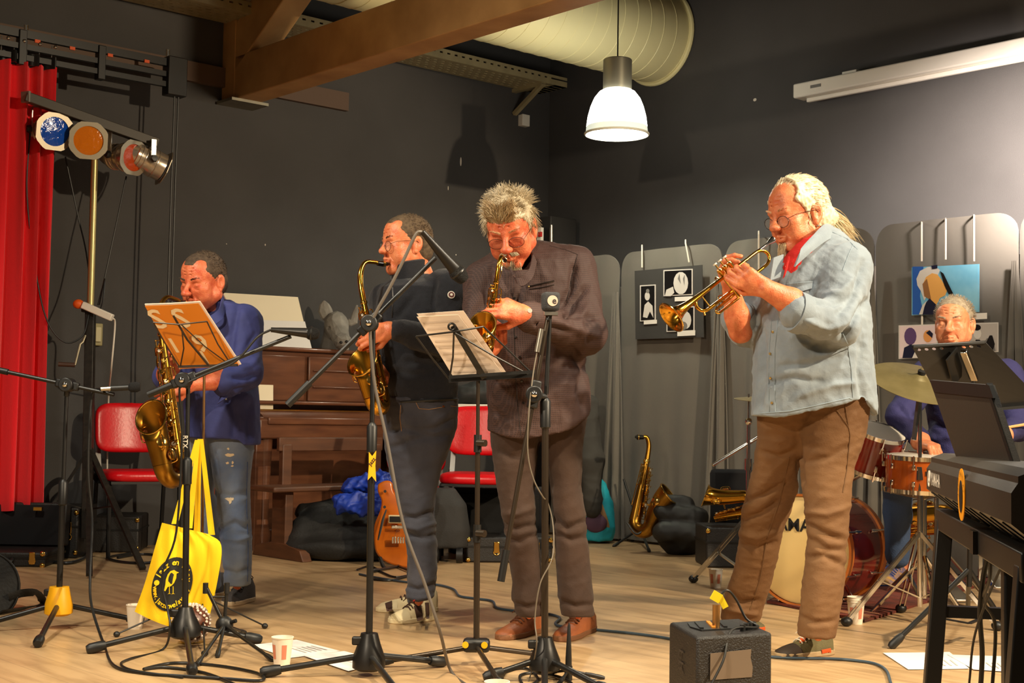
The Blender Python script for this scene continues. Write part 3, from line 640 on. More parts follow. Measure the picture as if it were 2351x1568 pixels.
# ---------------------------------------------------------------- trumpet player
def trumpeter():
    d = 5.5; ft = PZ(1845, 1512); t = man('man in faded denim shirt and red tee with white ponytail, playing a trumpet', ft)
    hm = head_mat(1829, 489, d, 1.2, -60, 14); sk = [make_head(hm, nose=1.0, jowl=1.06, pucker=.25, closed=True)]
    # near (left) arm
    e = P(1905, 742, 5.22); w = P(1757, 662, 5.14)
    sk.append(arm_mesh(e.lerp(w, .4), w, hand_prims(w, P(1690, 628, 5.13)-w, Vector((.1, .75, .25)), 1, (.75, .8, .85, .9), (.5, .3), 1.12), .052, .036))
    e2 = P(1704, 772, 5.52); w2 = P(1678, 668, 5.42)
    sk.append(arm_mesh(e2.lerp(w2, .12), w2, hand_prims(w2, P(1656, 590, 5.38)-w2, Vector((.75, -.35, -.2)), -1, (.8, .75, .7, .9), (.3, .5), 1.1), .05, .034))
    nb = P(1865, 580, d+.05); hip = P(1865, 930, d+.05)
    sk.append(core([(nb, P(1875, 700, d), .075, .14), (P(1875, 700, d), hip, .14, .14), (P(1910, 960, d+.04), P(1898, 1200, 5.5), .06, .05), (P(1898, 1200, 5.48), P(1878, 1460, 5.42), .06, .04), (P(1800, 960, d+.06), P(1752, 1220, 5.82), .06, .05), (P(1752, 1220, 5.8), P(1702, 1420, 6.02), .06, .04), (P(1935, 610, 5.42), e, .06, .045), (P(1790, 640, 5.62), e2, .055, .045)]))
    np_obj('body', sk, mSkin, t); glasses(hm, t, drop=-.014)
    brows(hm, M('fair brow hair', (224, 178, 136), .7), t)
    hs = hair_shell(hm, 'hair', mHairW, t, .011, cuts=[((0, -.095, .08), (.085, .085, .058))], noise=.005, extra=[RC((0, .1, -.01), (.02, .125, -.04), .035, .028, .03)])
    def fn(r):
        q = scalp(r, .088, .0, -.06, .008)
        if not q: return None
        p, n = q
        if p.y < -.055: return None
        bk = Vector((0, 1, -.35)); bk = (bk-n*bk.dot(n)).normalized(); return p, (bk+n*.12)*r.uniform(.02, .04), .002
    tufts(hm, 'hair_strands', mHairW, hs, 1500, fn, 3, .0013)
    def pony(r):
        a = Vector((r.uniform(-.02, .025), .105+r.uniform(-.01, .015), -.015+r.uniform(-.02, .02))); return a, Vector((.01+r.uniform(-.02, .02), .085+r.uniform(-.02, .02), -.08+r.uniform(-.025, .02)))*r.uniform(.7, 1.1), .012+r.uniform(0, .025)
    tufts(hm, 'ponytail', mHairW, hs, 800, pony, 4, .0026, 6)
    def gt(r):
        x = r.uniform(-.016, .016); return (x, -.078-.01*r.random(), -.098+r.uniform(-.012, .012)), (x*.2, -.012, -.026*r.uniform(.6, 1.2)), .004
    tufts(hm, 'goatee', mHairW, t, 260, gt, 6, .0012, 3)
    for sd in (-1, 1):
        def sb(r): return (sd*.069, -.008+r.uniform(-.008, .006), -.03+r.uniform(-.028, .022)), (0, -.002, -.012), .0
        tufts(hm, 'sideburn', mHairW, t, 36, sb, 7, .0018, 2)
    MB().ball(hm @ Vector((.081, .006, -.053)), .0042*1.2).obj('earring', mChrome, t)
    # red tee
    red, bvr = garment('undershirt', [LF(SL([(552, 1836, 1888, .07), (585, 1804, 1880, .09), (640, 1778, 1866, .1), (730, 1776, 1850, .1)], d-.04, .1)), RC(P(1862, 550, d+.0), P(1860, 575, d), .066, .07, .03)], mRed, t, .006, .003, 4)
    seam('placket', bvr, [(1812, 590), (1800, 640), (1786, 690)], .006, mRed, red); buttons(bvr, [(1806, 612), (1797, 655)], mBone, red, .004)
    # denim shirt
    tor = LF(SL([(528, 1868, 1918, .09, d+.07), (548, 1838, 1946, .12, d+.05), (566, 1812, 1966, .14, d+.03), (600, 1790, 1984, .16), (660, 1752, 1992, .18), (760, 1734, 1997, .2), (860, 1731, 2006, .2), (970, 1727, 2012, .19)], d, .17), .03)
    arm = [EL(P(1948, 608, 5.42), (.085, .1, .085), .05), RC(P(1940, 622, 5.38), P(1922, 745, 5.26), .098, .086, .04), RC(P(1922, 745, 5.26), P(1845, 722, 5.18), .083, .07, .03), RC(P(1845, 722, 5.18), P(1832, 716, 5.17), .074, .072, .012),
           EL(P(1790, 640, 5.62), (.08, .09, .085), .05), RC(P(1785, 650, 5.62), P(1712, 755, 5.56), .085, .072, .04), RC(P(1712, 755, 5.56), P(1694, 728, 5.5), .07, .066, .012)]
    V0 = [P(1786, 560, 5.2), P(1745, 720, 5.1)]
    neckcut = [RC(P(1828, 570, 5.22), P(1790, 695, 5.17), .056, .016, .01, True), RC(P(1828, 570, 5.34), P(1790, 695, 5.3), .056, .016, .01, True), EL(P(1850, 540, 5.44), (.07, .085, .055), .01, sub=True)]
    fd = [([(1985, 600), (1960, 680), (1925, 720)], -.012, 9), ([(1870, 690), (1915, 700), (1950, 680)], -.010, 6), ([(1850, 735), (1900, 755), (1950, 740)], .008, 7), ([(1800, 665), (1850, 655), (1885, 640)], -.006, 8),
          ([(1960, 640), (1930, 670), (1885, 680)], .008, 8), ([(1990, 690), (1960, 740), (1930, 790)], -.014, 7), ([(1760, 880), (1820, 868), (1900, 880)], -.008, 8), ([(1790, 840), (1860, 835), (1940, 815)], -.007, 7), ([(1850, 800), (1900, 790), (1960, 760)], -.009, 8), ([(1830, 910), (1900, 885), (1960, 880)], .007, 8),
          ([(1980, 780), (1970, 850), (1985, 930)], -.008, 8), ([(1745, 740), (1752, 830), (1745, 930)], -.01, 8), ([(1840, 770), (1880, 800), (1935, 800)], -.012, 9), ([(1735, 745), (1700, 765), (1672, 752)], -.006, 6)]
    sh, bv = garment('denim_shirt', [tor]+arm+neckcut, mDenimL, t, .006, .0055, 7, 15, folds=fd, cut=hemcut([(1700, 956), (1730, 954), (1770, 958), (1814, 950), (1883, 935), (1940, 920), (1960, 918), (1990, 940), (2015, 960)], d))
    col = MB(); L = [(1781, 588), (1792, 560), (1815, 556)]
    cA = [P(1838, 574, 5.25), P(1865, 545, 5.33), P(1893, 517, 5.46), P(1912, 520, 5.58)]; cB = [P(1822, 612, 5.22), P(1868, 572, 5.30), P(1905, 548, 5.42), P(1928, 550, 5.56)]
    A_ = spline(cA, 6); B_ = spline(cB, 6)
    MB().sheet(lambda u, v: A_[round(u*18)].lerp(B_[round(u*18)], v)+Vector((0, -.012*math.sin(v*3.1), .006*math.sin(v*3.1))), 18, 4, .006).obj('collar', mDenimL, sh, ang=70)
    cA = [P(1783, 548, 5.36), P(1778, 575, 5.31)]; MB().sheet(lambda u, v: P(lerp(1797, 1774, v)-8*u, lerp(584, 636, u)+8*v, 5.285-.03*v), 5, 4, .006).obj('collar', mDenimL, sh, ang=70)
    for k in range(2): seam('placket', bv, [(1771+14*k, 735), (1766+13*k, 800), (1764+14*k, 870), (1766+14*k, 945)], .0018, mSeam, sh)
    buttons(bv, [(1774, 762), (1768, 812), (1769, 868), (1772, 925)], mBtnBr, sh)
    pk = patch('pocket_flap', bv, [(1806, 652), (1866, 646), (1864, 664), (1834, 672)], mDenimL, sh, .005, 6, .006); seam('stitching', bv, [(1806, 652), (1866, 646)], .0016, mSeam, pk, .008)
    seam('seam', bv, [(1935, 766), (1946, 790), (1955, 850), (1958, 912)], .002, mSeam, sh); seam('seam', bv, [(1736, 950), (1814, 944), (1883, 929), (1950, 914), (1985, 930), (2008, 952)], .0022, mSeam, sh)
    seam('seam', bv, [(1905, 530), (1945, 548), (1968, 572)], .0014, mSeam, sh); seam('seam', bv, [(1960, 560), (1948, 585), (1935, 620)], .0014, mSeam, sh)
    for c0, c1, r in ((P(1845, 723, 5.18), P(1822, 714, 5.165), .077), (P(1712, 752, 5.555), P(1694, 724, 5.5), .069)):
        ax = (c1-c0); MB().lathe([(r*.9, -.005), (r, 0), (r*1.03, ax.length*.5), (r, ax.length), (r*.82, ax.length-.004), (r*.82, 0)], c0, ax, 28).obj('rolled_cuff', mDenimL, sh)
    # trousers
    near = LF(SL([(905, 1835, 2000, .15, d), (1000, 1829, 1984, .125, d), (1072, 1838, 1960, .105, 5.49), (1109, 1842, 1955, .1, 5.48), (1181, 1850, 1948, .093, 5.47), (1235, 1855, 1945, .09, 5.46), (1290, 1850, 1941, .088, 5.45), (1326, 1845, 1937, .086, 5.44), (1399, 1838, 1927, .085, 5.43), (1462, 1832, 1916, .082, 5.42)], d, .1), .025)
    far = LF(SL([(905, 1738, 1870, .15, d+.02), (1000, 1741, 1850, .12, 5.6), (1060, 1732, 1842, .11, 5.66), (1116, 1719, 1832, .1, 5.71), (1163, 1706, 1818, .1, 5.76), (1217, 1700, 1797, .095, 5.82), (1254, 1696, 1789, .09, 5.86), (1290, 1690, 1781, .09, 5.9), (1340, 1674, 1768, .09, 5.95), (1380, 1661, 1757, .09, 5.99), (1424, 1655, 1743, .085, 6.02)], d, .1), .025)
    fd = [([(1705, 1150), (1750, 1140), (1800, 1110)], -.009, 7), ([(1700, 1195), (1745, 1180), (1790, 1150)], -.01, 7), ([(1697, 1222), (1740, 1235), (1790, 1215)], .008, 7), ([(1700, 1250), (1740, 1262), (1782, 1245)], -.009, 7), ([(1672, 1360), (1700, 1385), (1745, 1380)], -.01, 7), ([(1662, 1395), (1700, 1405), (1740, 1410)], .008, 6),
          ([(1855, 1205), (1890, 1225), (1940, 1240)], -.011, 8), ([(1860, 1240), (1900, 1262), (1942, 1262)], -.010, 8), ([(1850, 1280), (1890, 1275), (1940, 1300)], -.009, 8), ([(1850, 1175), (1900, 1180), (1945, 1165)], .007, 8), ([(1838, 1415), (1870, 1430), (1915, 1425)], -.007, 6), ([(1845, 1062), (1900, 1050), (1955, 1020)], -.006, 8), ([(1750, 1040), (1790, 1050), (1825, 1035)], -.007, 8), ([(1830, 1000), (1838, 1080), (1842, 1110)], -.012, 6)]
    tz_, bvt = garment('trousers', [far, near], mKhaki, t, .0065, .004, 21, 13, (1, 1, 1.6), fd)
    seam('seam', bvt, [(1940, 930), (1952, 1000), (1944, 1080), (1935, 1130)], .0022, M('khaki seam', (104, 74, 44), .9), tz_); seam('seam', bvt, [(1812, 1050), (1790, 1150), (1762, 1230), (1745, 1330), (1722, 1400)], .0022, MATS['khaki seam'], tz_)
    seam('seam', bvt, [(1920, 940), (1945, 975), (1950, 985)], .002, MATS['khaki seam'], tz_)
    mOl = M('olive suede', (106, 98, 62), .8, bump=.3, bscale=200, rgb2=(86, 78, 50), vscale=20)
    s1 = shoe(PZ(1902, 1500), PZ(1784, 1512), .105, .1, mOl, mSoleT, t, M('cream lace', (226, 214, 190), .8), toecap=M('dark rubber toe', (58, 46, 36), .7))
    patch('heel_tab', bvh_of(s1), [(1886, 1492), (1906, 1488), (1908, 1502), (1888, 1506)], M('orange rubber', (222, 84, 26), .6), s1, .004); patch('tongue', bvh_of(s1), [(1838, 1464), (1852, 1460), (1848, 1472), (1836, 1476)], MATS['orange rubber'], s1, .006)
    h2 = PZ(1692, 1442); s2 = shoe(h2, PZ(1748, 1452), .1, .1, mOl, M('orange rubber', (222, 84, 26), .6), t)
    return t
# ---------------------------------------------------------------- soprano sax player (grey hair)
def sopranist():
    d = 5.75; t = man('grey-haired man in brown checked shirt and tinted glasses, playing a small curved saxophone', PZ(1240, 1474))
    hm = head_mat(1171, 522, 5.62, 1.2, -13, 30, -5); sk = [make_head(hm, nose=1.12, jowl=1.12, pucker=.7, closed=True, cheeks=1.1)]
    e = P(1342, 775, 5.6); w = P(1207, 722, 5.33); sk.append(arm_mesh(e.lerp(w, .8), w, hand_prims(w, P(1120, 700, 5.30)-w, Vector((-.05, .85, -.35)), 1, (.55, .62, .68, .72), (.75, .3), 1.12), .04, .036))
    e2 = P(1095, 772, 5.62); w2 = P(1118, 815, 5.5); sk.append(arm_mesh(e2.lerp(w2, .6), w2, hand_prims(w2, P(1146, 790, 5.42)-w2, Vector((.2, -.7, .6)), -1, (.7, .7, .7, .7), (.5, .4), 1.08), .05, .034))
    sk.append(core([(P(1185, 610, 5.7), P(1220, 750, d), .08, .15), (P(1220, 750, d), P(1235, 970, d), .15, .14), (P(1290, 980, d), P(1310, 1200, d), .07, .06), (P(1310, 1200, d), P(1328, 1410, d), .06, .04), (P(1180, 980, d), P(1195, 1200, 5.8), .07, .06), (P(1195, 1200, 5.8), P(1215, 1410, 5.8), .06, .04), (P(1315, 615, d), e, .06, .045), (P(1108, 650, d), e2, .055, .045)]))
    np_obj('body', sk, mSkinRed, t); glasses(hm, t, mLensRed, drop=-.014, w=.027, hh=.018)
    brows(hm, M('sandy brow hair', (206, 160, 116), .7), t)
    hs = hair_shell(hm, 'hair', mHairG, t, .007, noise=.005, seed=9, base=.104)
    def fn(r):
        q = scalp(r, .062, -.05, -.09, .004)
        if not q: return None
        p, n = q; top = max(0, n.z); L = r.uniform(.02, .046) if top > .3 else r.uniform(.02, .036); cl = math.sin(p.x*95+p.y*60)+math.sin(p.y*110-p.x*40+1)
        sw = Vector((.7*cl+r.uniform(-.35, .35), .5*math.cos(p.x*80+p.y*50)-.1+r.uniform(-.3, .3), -1.0 if top < .4 else .15*r.random()))
        return p, (n*(.55 if top > .3 else .3)+sw*.8).normalized()*L, .004 if top > .3 else .008
    tufts(hm, 'hair_tufts', mHairG, hs, 3600, fn, 12, .0012, 4)
    def fr(r):
        x = r.uniform(-.056, .056); z = r.uniform(.05, .098); w_ = 1-(x/.067)**2-((z-.046)/.062)**2
        if w_ < .02: return None
        sd = math.sin(x*70+1.0); return (x, -.027-.064*math.sqrt(w_), z), Vector((.022*sd+r.uniform(-.012, .012), .004-.014*r.random(), .026+.014*r.random()))*r.uniform(.7, 1.15), .003
    tufts(hm, 'fringe', M('sandy hair', (188, 164, 122), .5, rgb2=(150, 120, 82), vscale=40), hs, 900, fr, 15, .0013, 4)
    def gt(r):
        x = r.uniform(-.026, .026); return (x, -.08-.006*r.random()+abs(x)*.5, -.1+r.uniform(-.016, .016)), (x*.3, -.01, -.02*r.uniform(.6, 1.2)), .004
    tufts(hm, 'goatee', mHairG, t, 420, gt, 6, .0012, 3)
    def ms(r):
        s = r.choice((-1, 1)); u = r.random(); return (s*(.004+.024*u), -.1+.014*u, -.054-.004*u+r.uniform(-.003, .002)), (s*.008, -.002, -.009), .0
    tufts(hm, 'moustache', mHairG, t, 200, ms, 8, .0011, 2)
    tor = LF(SL([(556, 1196, 1250, .09, d+.06), (566, 1170, 1300, .12, d+.04), (582, 1128, 1328, .15, d+.02), (605, 1108, 1340, .17), (640, 1098, 1345, .185), (700, 1098, 1345, .19), (760, 1102, 1342, .195), (830, 1110, 1346, .2), (900, 1117, 1357, .2), (960, 1120, 1356, .19), (1015, 1121, 1352, .18)], d, .17), .03)
    arm = [EL(P(1312, 612, d-.02), (.085, .1, .085), .05), RC(P(1318, 620, d-.02), P(1342, 765, 5.62), .092, .088, .04), RC(P(1342, 765, 5.62), P(1222, 730, 5.37), .084, .058, .03), RC(P(1222, 730, 5.37), P(1216, 728, 5.36), .06, .06, .01),
           EL(P(1110, 645, d), (.07, .09, .08), .05), RC(P(1108, 650, d), P(1096, 770, 5.62), .076, .068, .04), RC(P(1096, 770, 5.62), P(1112, 806, 5.52), .064, .05, .03)]
    neckcut = [EL(P(1183, 590, 5.58), (.07, .09, .055), .01, sub=True), RC(P(1172, 620, 5.45), P(1160, 668, 5.42), .035, .006, .008, True)]
    fd = [([(1320, 600), (1312, 660), (1290, 705)], -.014, 8), ([(1345, 660), (1320, 690), (1300, 730)], -.013, 8), ([(1372, 730), (1330, 725), (1300, 720)], -.012, 7), ([(1370, 770), (1320, 755), (1270, 735)], .008, 8), ([(1350, 700), (1330, 740), (1340, 790)], .007, 8), ([(1300, 760), (1260, 752), (1230, 745)], -.008, 6), ([(1340, 850), (1330, 900), (1345, 940)], -.01, 8), ([(1310, 800), (1330, 830), (1350, 850)], -.012, 8),
          ([(1220, 600), (1200, 650), (1175, 720)], -.008, 9), ([(1120, 620), (1115, 700), (1120, 760)], -.008, 8), ([(1125, 870), (1180, 880), (1240, 870)], -.006, 9), ([(1130, 940), (1150, 960), (1140, 985)], -.005, 8), ([(1100, 700), (1085, 730), (1095, 760)], -.007, 7)]
    sh, bv = garment('checked_shirt', [tor]+arm+neckcut, mCheck, t, .006, .0045, 17, 14, folds=fd, cut=hemcut([(1100, 975), (1123, 988), (1160, 1002), (1196, 1007), (1263, 998), (1313, 981), (1348, 956), (1362, 925), (1380, 922)], d))
    for sd, pts in ((0, [(1172, 612), (1188, 640), (1212, 622), (1222, 585)]), ):
        q = [P(x, y, z) for (x, y), z in zip(pts, (5.47, 5.44, 5.46, 5.55))]; A_ = spline(q, 5); B_ = [p+Vector((.015, -.012, -.032)) for p in A_]
        MB().sheet(lambda u, v: A_[round(u*15)].lerp(B_[round(u*15)], v), 15, 3, .006).obj('collar', mCheck, sh, ang=70)
    A2 = spline([P(1150, 628, 5.45), P(1158, 650, 5.43), P(1168, 668, 5.42)], 5); MB().sheet(lambda u, v: A2[round(u*10)]+Vector((-.03*v*(1-u*.7), .0, -.012*v)), 10, 3, .006).obj('collar', mCheck, sh, ang=70)
    seam('placket', bv, [(1178, 672), (1180, 760), (1183, 850), (1188, 930), (1196, 1000)], .0018, M('shirt seam', (38, 28, 26), .9), sh); buttons(bv, [(1182, 684), (1184, 774), (1193, 820), (1198, 875), (1202, 925)], mBtnD, sh)
    pk = seam('pocket_slit', bv, [(1212, 658), (1240, 652), (1272, 645)], .0035, mBtnD, sh, .002); seam('pocket_slit', bv, [(1216, 664), (1245, 660), (1272, 654)], .002, mBtnD, sh, .002)
    q = drape(bv, 1214, 658, .004); MB().ball(q[0], .004).obj('pocket_bead', mBtnBr, sh)
    seam('seam', bv, [(1262, 564), (1300, 574), (1326, 584)], .0012, M('shirt seam', (38, 28, 26), .9), sh); seam('seam', bv, [(1326, 584), (1312, 640), (1302, 690)], .0012, MATS['shirt seam'], sh)
    cu = P(1222, 730, 5.37); MB().lathe([(.057, 0), (.063, .006), (.063, .05), (.058, .055), (.05, .05), (.05, .0)], P(1214, 727, 5.355), P(1236, 734, 5.40)-P(1214, 727, 5.355), 24).obj('cuff', mCheck, sh)
    wv = (P(1214, 726, 5.355)-P(1200, 720, 5.33)).normalized(); wc = P(1207, 722, 5.343)
    wt = MB().lathe([(.0405, -.008), (.0425, -.008), (.0425, .008), (.0405, .008)], wc, wv, 28).obj('wristwatch', mAlu, t); MB().cyl(wc+Vector((.012, -.034, .008)), wc+Vector((.015, -.046, .012)), .0095, n=18).obj('watch_face', mAlu, wt)
    L1 = LF(SL([(950, 1122, 1260, .14), (1027, 1128, 1240, .115), (1115, 1140, 1229, .1), (1144, 1146, 1228, .098), (1203, 1154, 1232, .092), (1270, 1166, 1241, .088, 5.78), (1340, 1178, 1248, .088, 5.79), (1377, 1174, 1249, .09, 5.79), (1412, 1186, 1249, .085, 5.8)], d, .1), .015)
    L2 = LF(SL([(950, 1225, 1350, .14), (1027, 1250, 1338, .115), (1115, 1264, 1333, .1), (1188, 1270, 1346, .098), (1247, 1274, 1351, .09), (1320, 1278, 1357, .088), (1370, 1280, 1362, .088), (1412, 1288, 1364, .085)], d, .1), .015)
    fd = [([(1150, 1200), (1180, 1215), (1228, 1205)], -.010, 7), ([(1155, 1235), (1190, 1245), (1232, 1228)], -.009, 7), ([(1160, 1180), (1190, 1180), (1225, 1165)], .006, 7), ([(1270, 1190), (1300, 1215), (1345, 1195)], -.010, 7), ([(1275, 1225), (1310, 1240), (1350, 1230)], -.009, 7), ([(1180, 1385), (1210, 1395), (1245, 1388)], -.008, 6), ([(1285, 1380), (1320, 1392), (1360, 1388)], -.008, 6), ([(1246, 1010), (1240, 1080), (1236, 1130)], -.012, 8), ([(1135, 1030), (1170, 1050), (1220, 1040)], -.005, 9)]
    garment('trousers', [L1, L2], mBrownT, t, .0065, .0035, 23, 12, (1, 1, 1.5), fd)
    mTan = M('tan leather', (170, 96, 52), .55, rgb2=(140, 76, 40), vscale=16, bump=.2, bscale=90)
    for h_, t_ in (((1236, 1448), (1147, 1470)), ((1352, 1446), (1284, 1474))): shoe(PZ(*h_), PZ(*t_), .112, .105, mTan, M('brown sole', (120, 78, 48), .7), t, M('brown lace', (96, 54, 30), .8))
    return t
# ---------------------------------------------------------------- alto player (black sweater)
def altoist():
    d = 6.15; t = man('man in black zip sweater and dark jeans with round glasses, playing an alto saxophone', PZ(940, 1425))
    hm = head_mat(932, 558, d, 1.09, -61, 4); sk = [make_head(hm, nose=.98, pucker=.4, closed=True)]
    e = P(1046, 795, 6.02); w = P(896, 756, 5.87); sk.append(arm_mesh(e.lerp(w, .8), w, hand_prims(w, P(850, 768, 5.84)-w, Vector((-.15, .85, -.2)), 1, (.7, .75, .8, .85), (.6, .3), 1.08), .038, .034))
    e2 = P(868, 805, 6.2); w2 = P(878, 862, 6.05); sk.append(arm_mesh(e2.lerp(w2, .6), w2, hand_prims(w2, P(866, 905, 5.98)-w2, Vector((-.4, -.5, .2)), -1, (.7, .7, .7, .7), (.5, .4), 1.05), .045, .032))
    sk.append(core([(P(945, 650, d+.02), P(955, 750, d), .07, .13), (P(955, 750, d), P(965, 930, d), .13, .12), (P(975, 960, d), P(960, 1170, d), .07, .06), (P(960, 1170, d), P(962, 1380, d), .06, .04), (P(1025, 665, 6.1), e, .055, .045), (P(885, 690, 6.25), e2, .055, .045)]))
    np_obj('body', sk, mSkin, t); glasses(hm, t, drop=-.012, w=.022, hh=.02); brows(hm, mHairB, t)
    hs = hair_shell(hm, 'hair', mHairB, t, .003, base=.118, cuts=[((-.052, -.085, .074), (.02, .045, .026)), ((.052, -.085, .074), (.02, .045, .026))], noise=.0015)
    def fn(r):
        q = scalp(r, .074, -.02, -.06, .002)
        if not q: return None
        p, n = q; return p, (n*.6+Vector((r.uniform(-.3, .3), -.5, .1))).normalized()*.011, .0
    tufts(hm, 'hair_tufts', mHairB, hs, 800, fn, 2, .0013, 2)
    tor = LF(SL([(628, 915, 985, .075, d+.04), (645, 895, 1010, .1, d+.03), (662, 876, 1036, .13), (700, 862, 1050, .145), (760, 864, 1048, .15), (820, 873, 1050, .155), (880, 880, 1051, .155), (926, 888, 1052, .15)], d, .14), .03)
    arm = [EL(P(1022, 660, 6.1), (.08, .09, .08), .05), RC(P(1026, 668, 6.1), P(1044, 790, 6.03), .082, .075, .04), RC(P(1044, 790, 6.03), P(912, 758, 5.88), .074, .048, .03), EL(P(884, 690, 6.22), (.065, .08, .07), .05), RC(P(884, 692, 6.22), P(868, 805, 6.2), .068, .06, .04), RC(P(868, 805, 6.2), P(876, 845, 6.09), .056, .045, .03)]
    fd = [([(1000, 640), (990, 700), (1010, 760)], -.010, 9), ([(1060, 720), (1030, 760), (990, 775)], -.009, 8), ([(950, 680), (920, 720), (905, 730)], -.006, 8), ([(900, 850), (950, 862), (1020, 850)], -.006, 9), ([(1040, 820), (1000, 840), (940, 830)], -.01, 8), ([(930, 790), (970, 800), (1030, 810)], .007, 8)]
    sh, bv = garment('sweater', [tor]+arm, mKnit, t, .0065, .004, 31, 11, folds=fd)
    c0 = P(936, 618, d+.005); MB().lathe([(.078, -.085), (.082, -.02), (.084, .03), (.078, .035), (.070, .02), (.07, -.05)], c0, (hm.to_3x3() @ Vector((0, -.12, 1))), 28).obj('collar', mKnit, sh)
    seam('zip', bv, [(901, 660), (902, 690), (900, 728)], .003, M('zip teeth', (70, 66, 64), .4, .7), sh)
    q = drape(bv, 1036, 677, .002); bd = MB().cyl(q[0]-q[1]*.004, q[0]+q[1]*.003, .0165, n=22).obj('sleeve_badge', mBone, sh); MB().cyl(q[0], q[0]+q[1]*.0045, .0125, n=20).obj('badge_centre', M('maroon badge', (92, 40, 36), .6), bd); MB().cyl(q[0], q[0]+q[1]*.006, .006, n=12).obj('badge_emblem', mBone, bd)
    L1 = LF(SL([(912, 880, 1053, .15), (960, 878, 1051, .14), (981, 879, 1049, .13), (1031, 884, 1033, .115), (1074, 893, 1014, .1), (1135, 908, 1000, .092), (1181, 922, 996, .088), (1242, 931, 1004, .085), (1300, 938, 1004, .083), (1335, 936, 1001, .085), (1352, 929, 1000, .088), (1372, 938, 992, .08)], d, .1), .02)
    L2 = LF(SL([(912, 905, 1045, .14, 6.25), (1000, 900, 1020, .12, 6.28), (1100, 915, 1000, .1, 6.3), (1250, 935, 998, .085, 6.38), (1385, 935, 985, .08, 6.45)], d, .1), .02)
    fd = [([(890, 990), (930, 985), (985, 1000)], -.007, 7), ([(900, 1030), (950, 1010), (1030, 1000)], -.007, 8), ([(1045, 960), (1000, 985), (960, 985)], -.006, 7), ([(925, 1185), (955, 1190), (994, 1175)], -.010, 6), ([(930, 1208), (960, 1215), (1000, 1200)], .007, 6), ([(932, 1225), (965, 1235), (1002, 1228)], -.009, 6), ([(932, 1345), (960, 1355), (998, 1342)], -.01, 6), ([(935, 1368), (960, 1374), (994, 1366)], .008, 5), ([(920, 960), (925, 1000), (935, 1040)], -.006, 7)]
    jn, bvj = garment('jeans', [L1, L2], mDenimD, t, .0065, .003, 33, 12, (1, 1, 1.5), fd)
    mTh = M('copper thread', (150, 112, 74), .8)
    seam('stitching', bvj, [(955, 924), (962, 938), (985, 940), (1015, 935)], .0015, mTh, jn); seam('stitching', bvj, [(1025, 907), (1050, 910)], .0015, mTh, jn); seam('stitching', bvj, [(1035, 932), (1052, 934)], .0015, mTh, jn); seam('stitching', bvj, [(920, 930), (918, 960), (922, 990)], .0015, mTh, jn)
    buttons(bvj, [(1018, 933)], M('copper rivet', (210, 120, 60), .3, .9), jn, .005)
    bl = [(884, 922), (900, 924), (950, 921), (1000, 918), (1048, 916)]; seam('belt', bv, bl, .006, mBlackP, t, .001)
    mStr = M('brown suede stripe', (70, 44, 32), .8); mSoleC = M('cream rubber', (224, 206, 164), .6)
    s1 = shoe(PZ(986, 1422), PZ(897, 1432), .11, .105, mCream, mSoleC, t, mStr, toecap=mSoleC); s2 = shoe(PZ(1003, 1402), PZ(864, 1404), .11, .1, mCream, mSoleC, t, mStr, toecap=mSoleC)
    bs1 = bvh_of(s1); patch('side_stripe', bs1, [(950, 1392), (966, 1388), (972, 1422), (958, 1426)], mStr, s1, .003); patch('heel_stripe', bs1, [(976, 1384), (984, 1384), (986, 1420), (979, 1421)], mStr, s1, .003); patch('tongue_tag', bs1, [(948, 1378), (956, 1376), (957, 1384), (949, 1386)], M('red tag', (190, 40, 34), .6), s1, .006)
    bs2 = bvh_of(s2); patch('side_stripe', bs2, [(884, 1386), (900, 1380), (900, 1402), (888, 1404)], mStr, s2, .003)
    return t
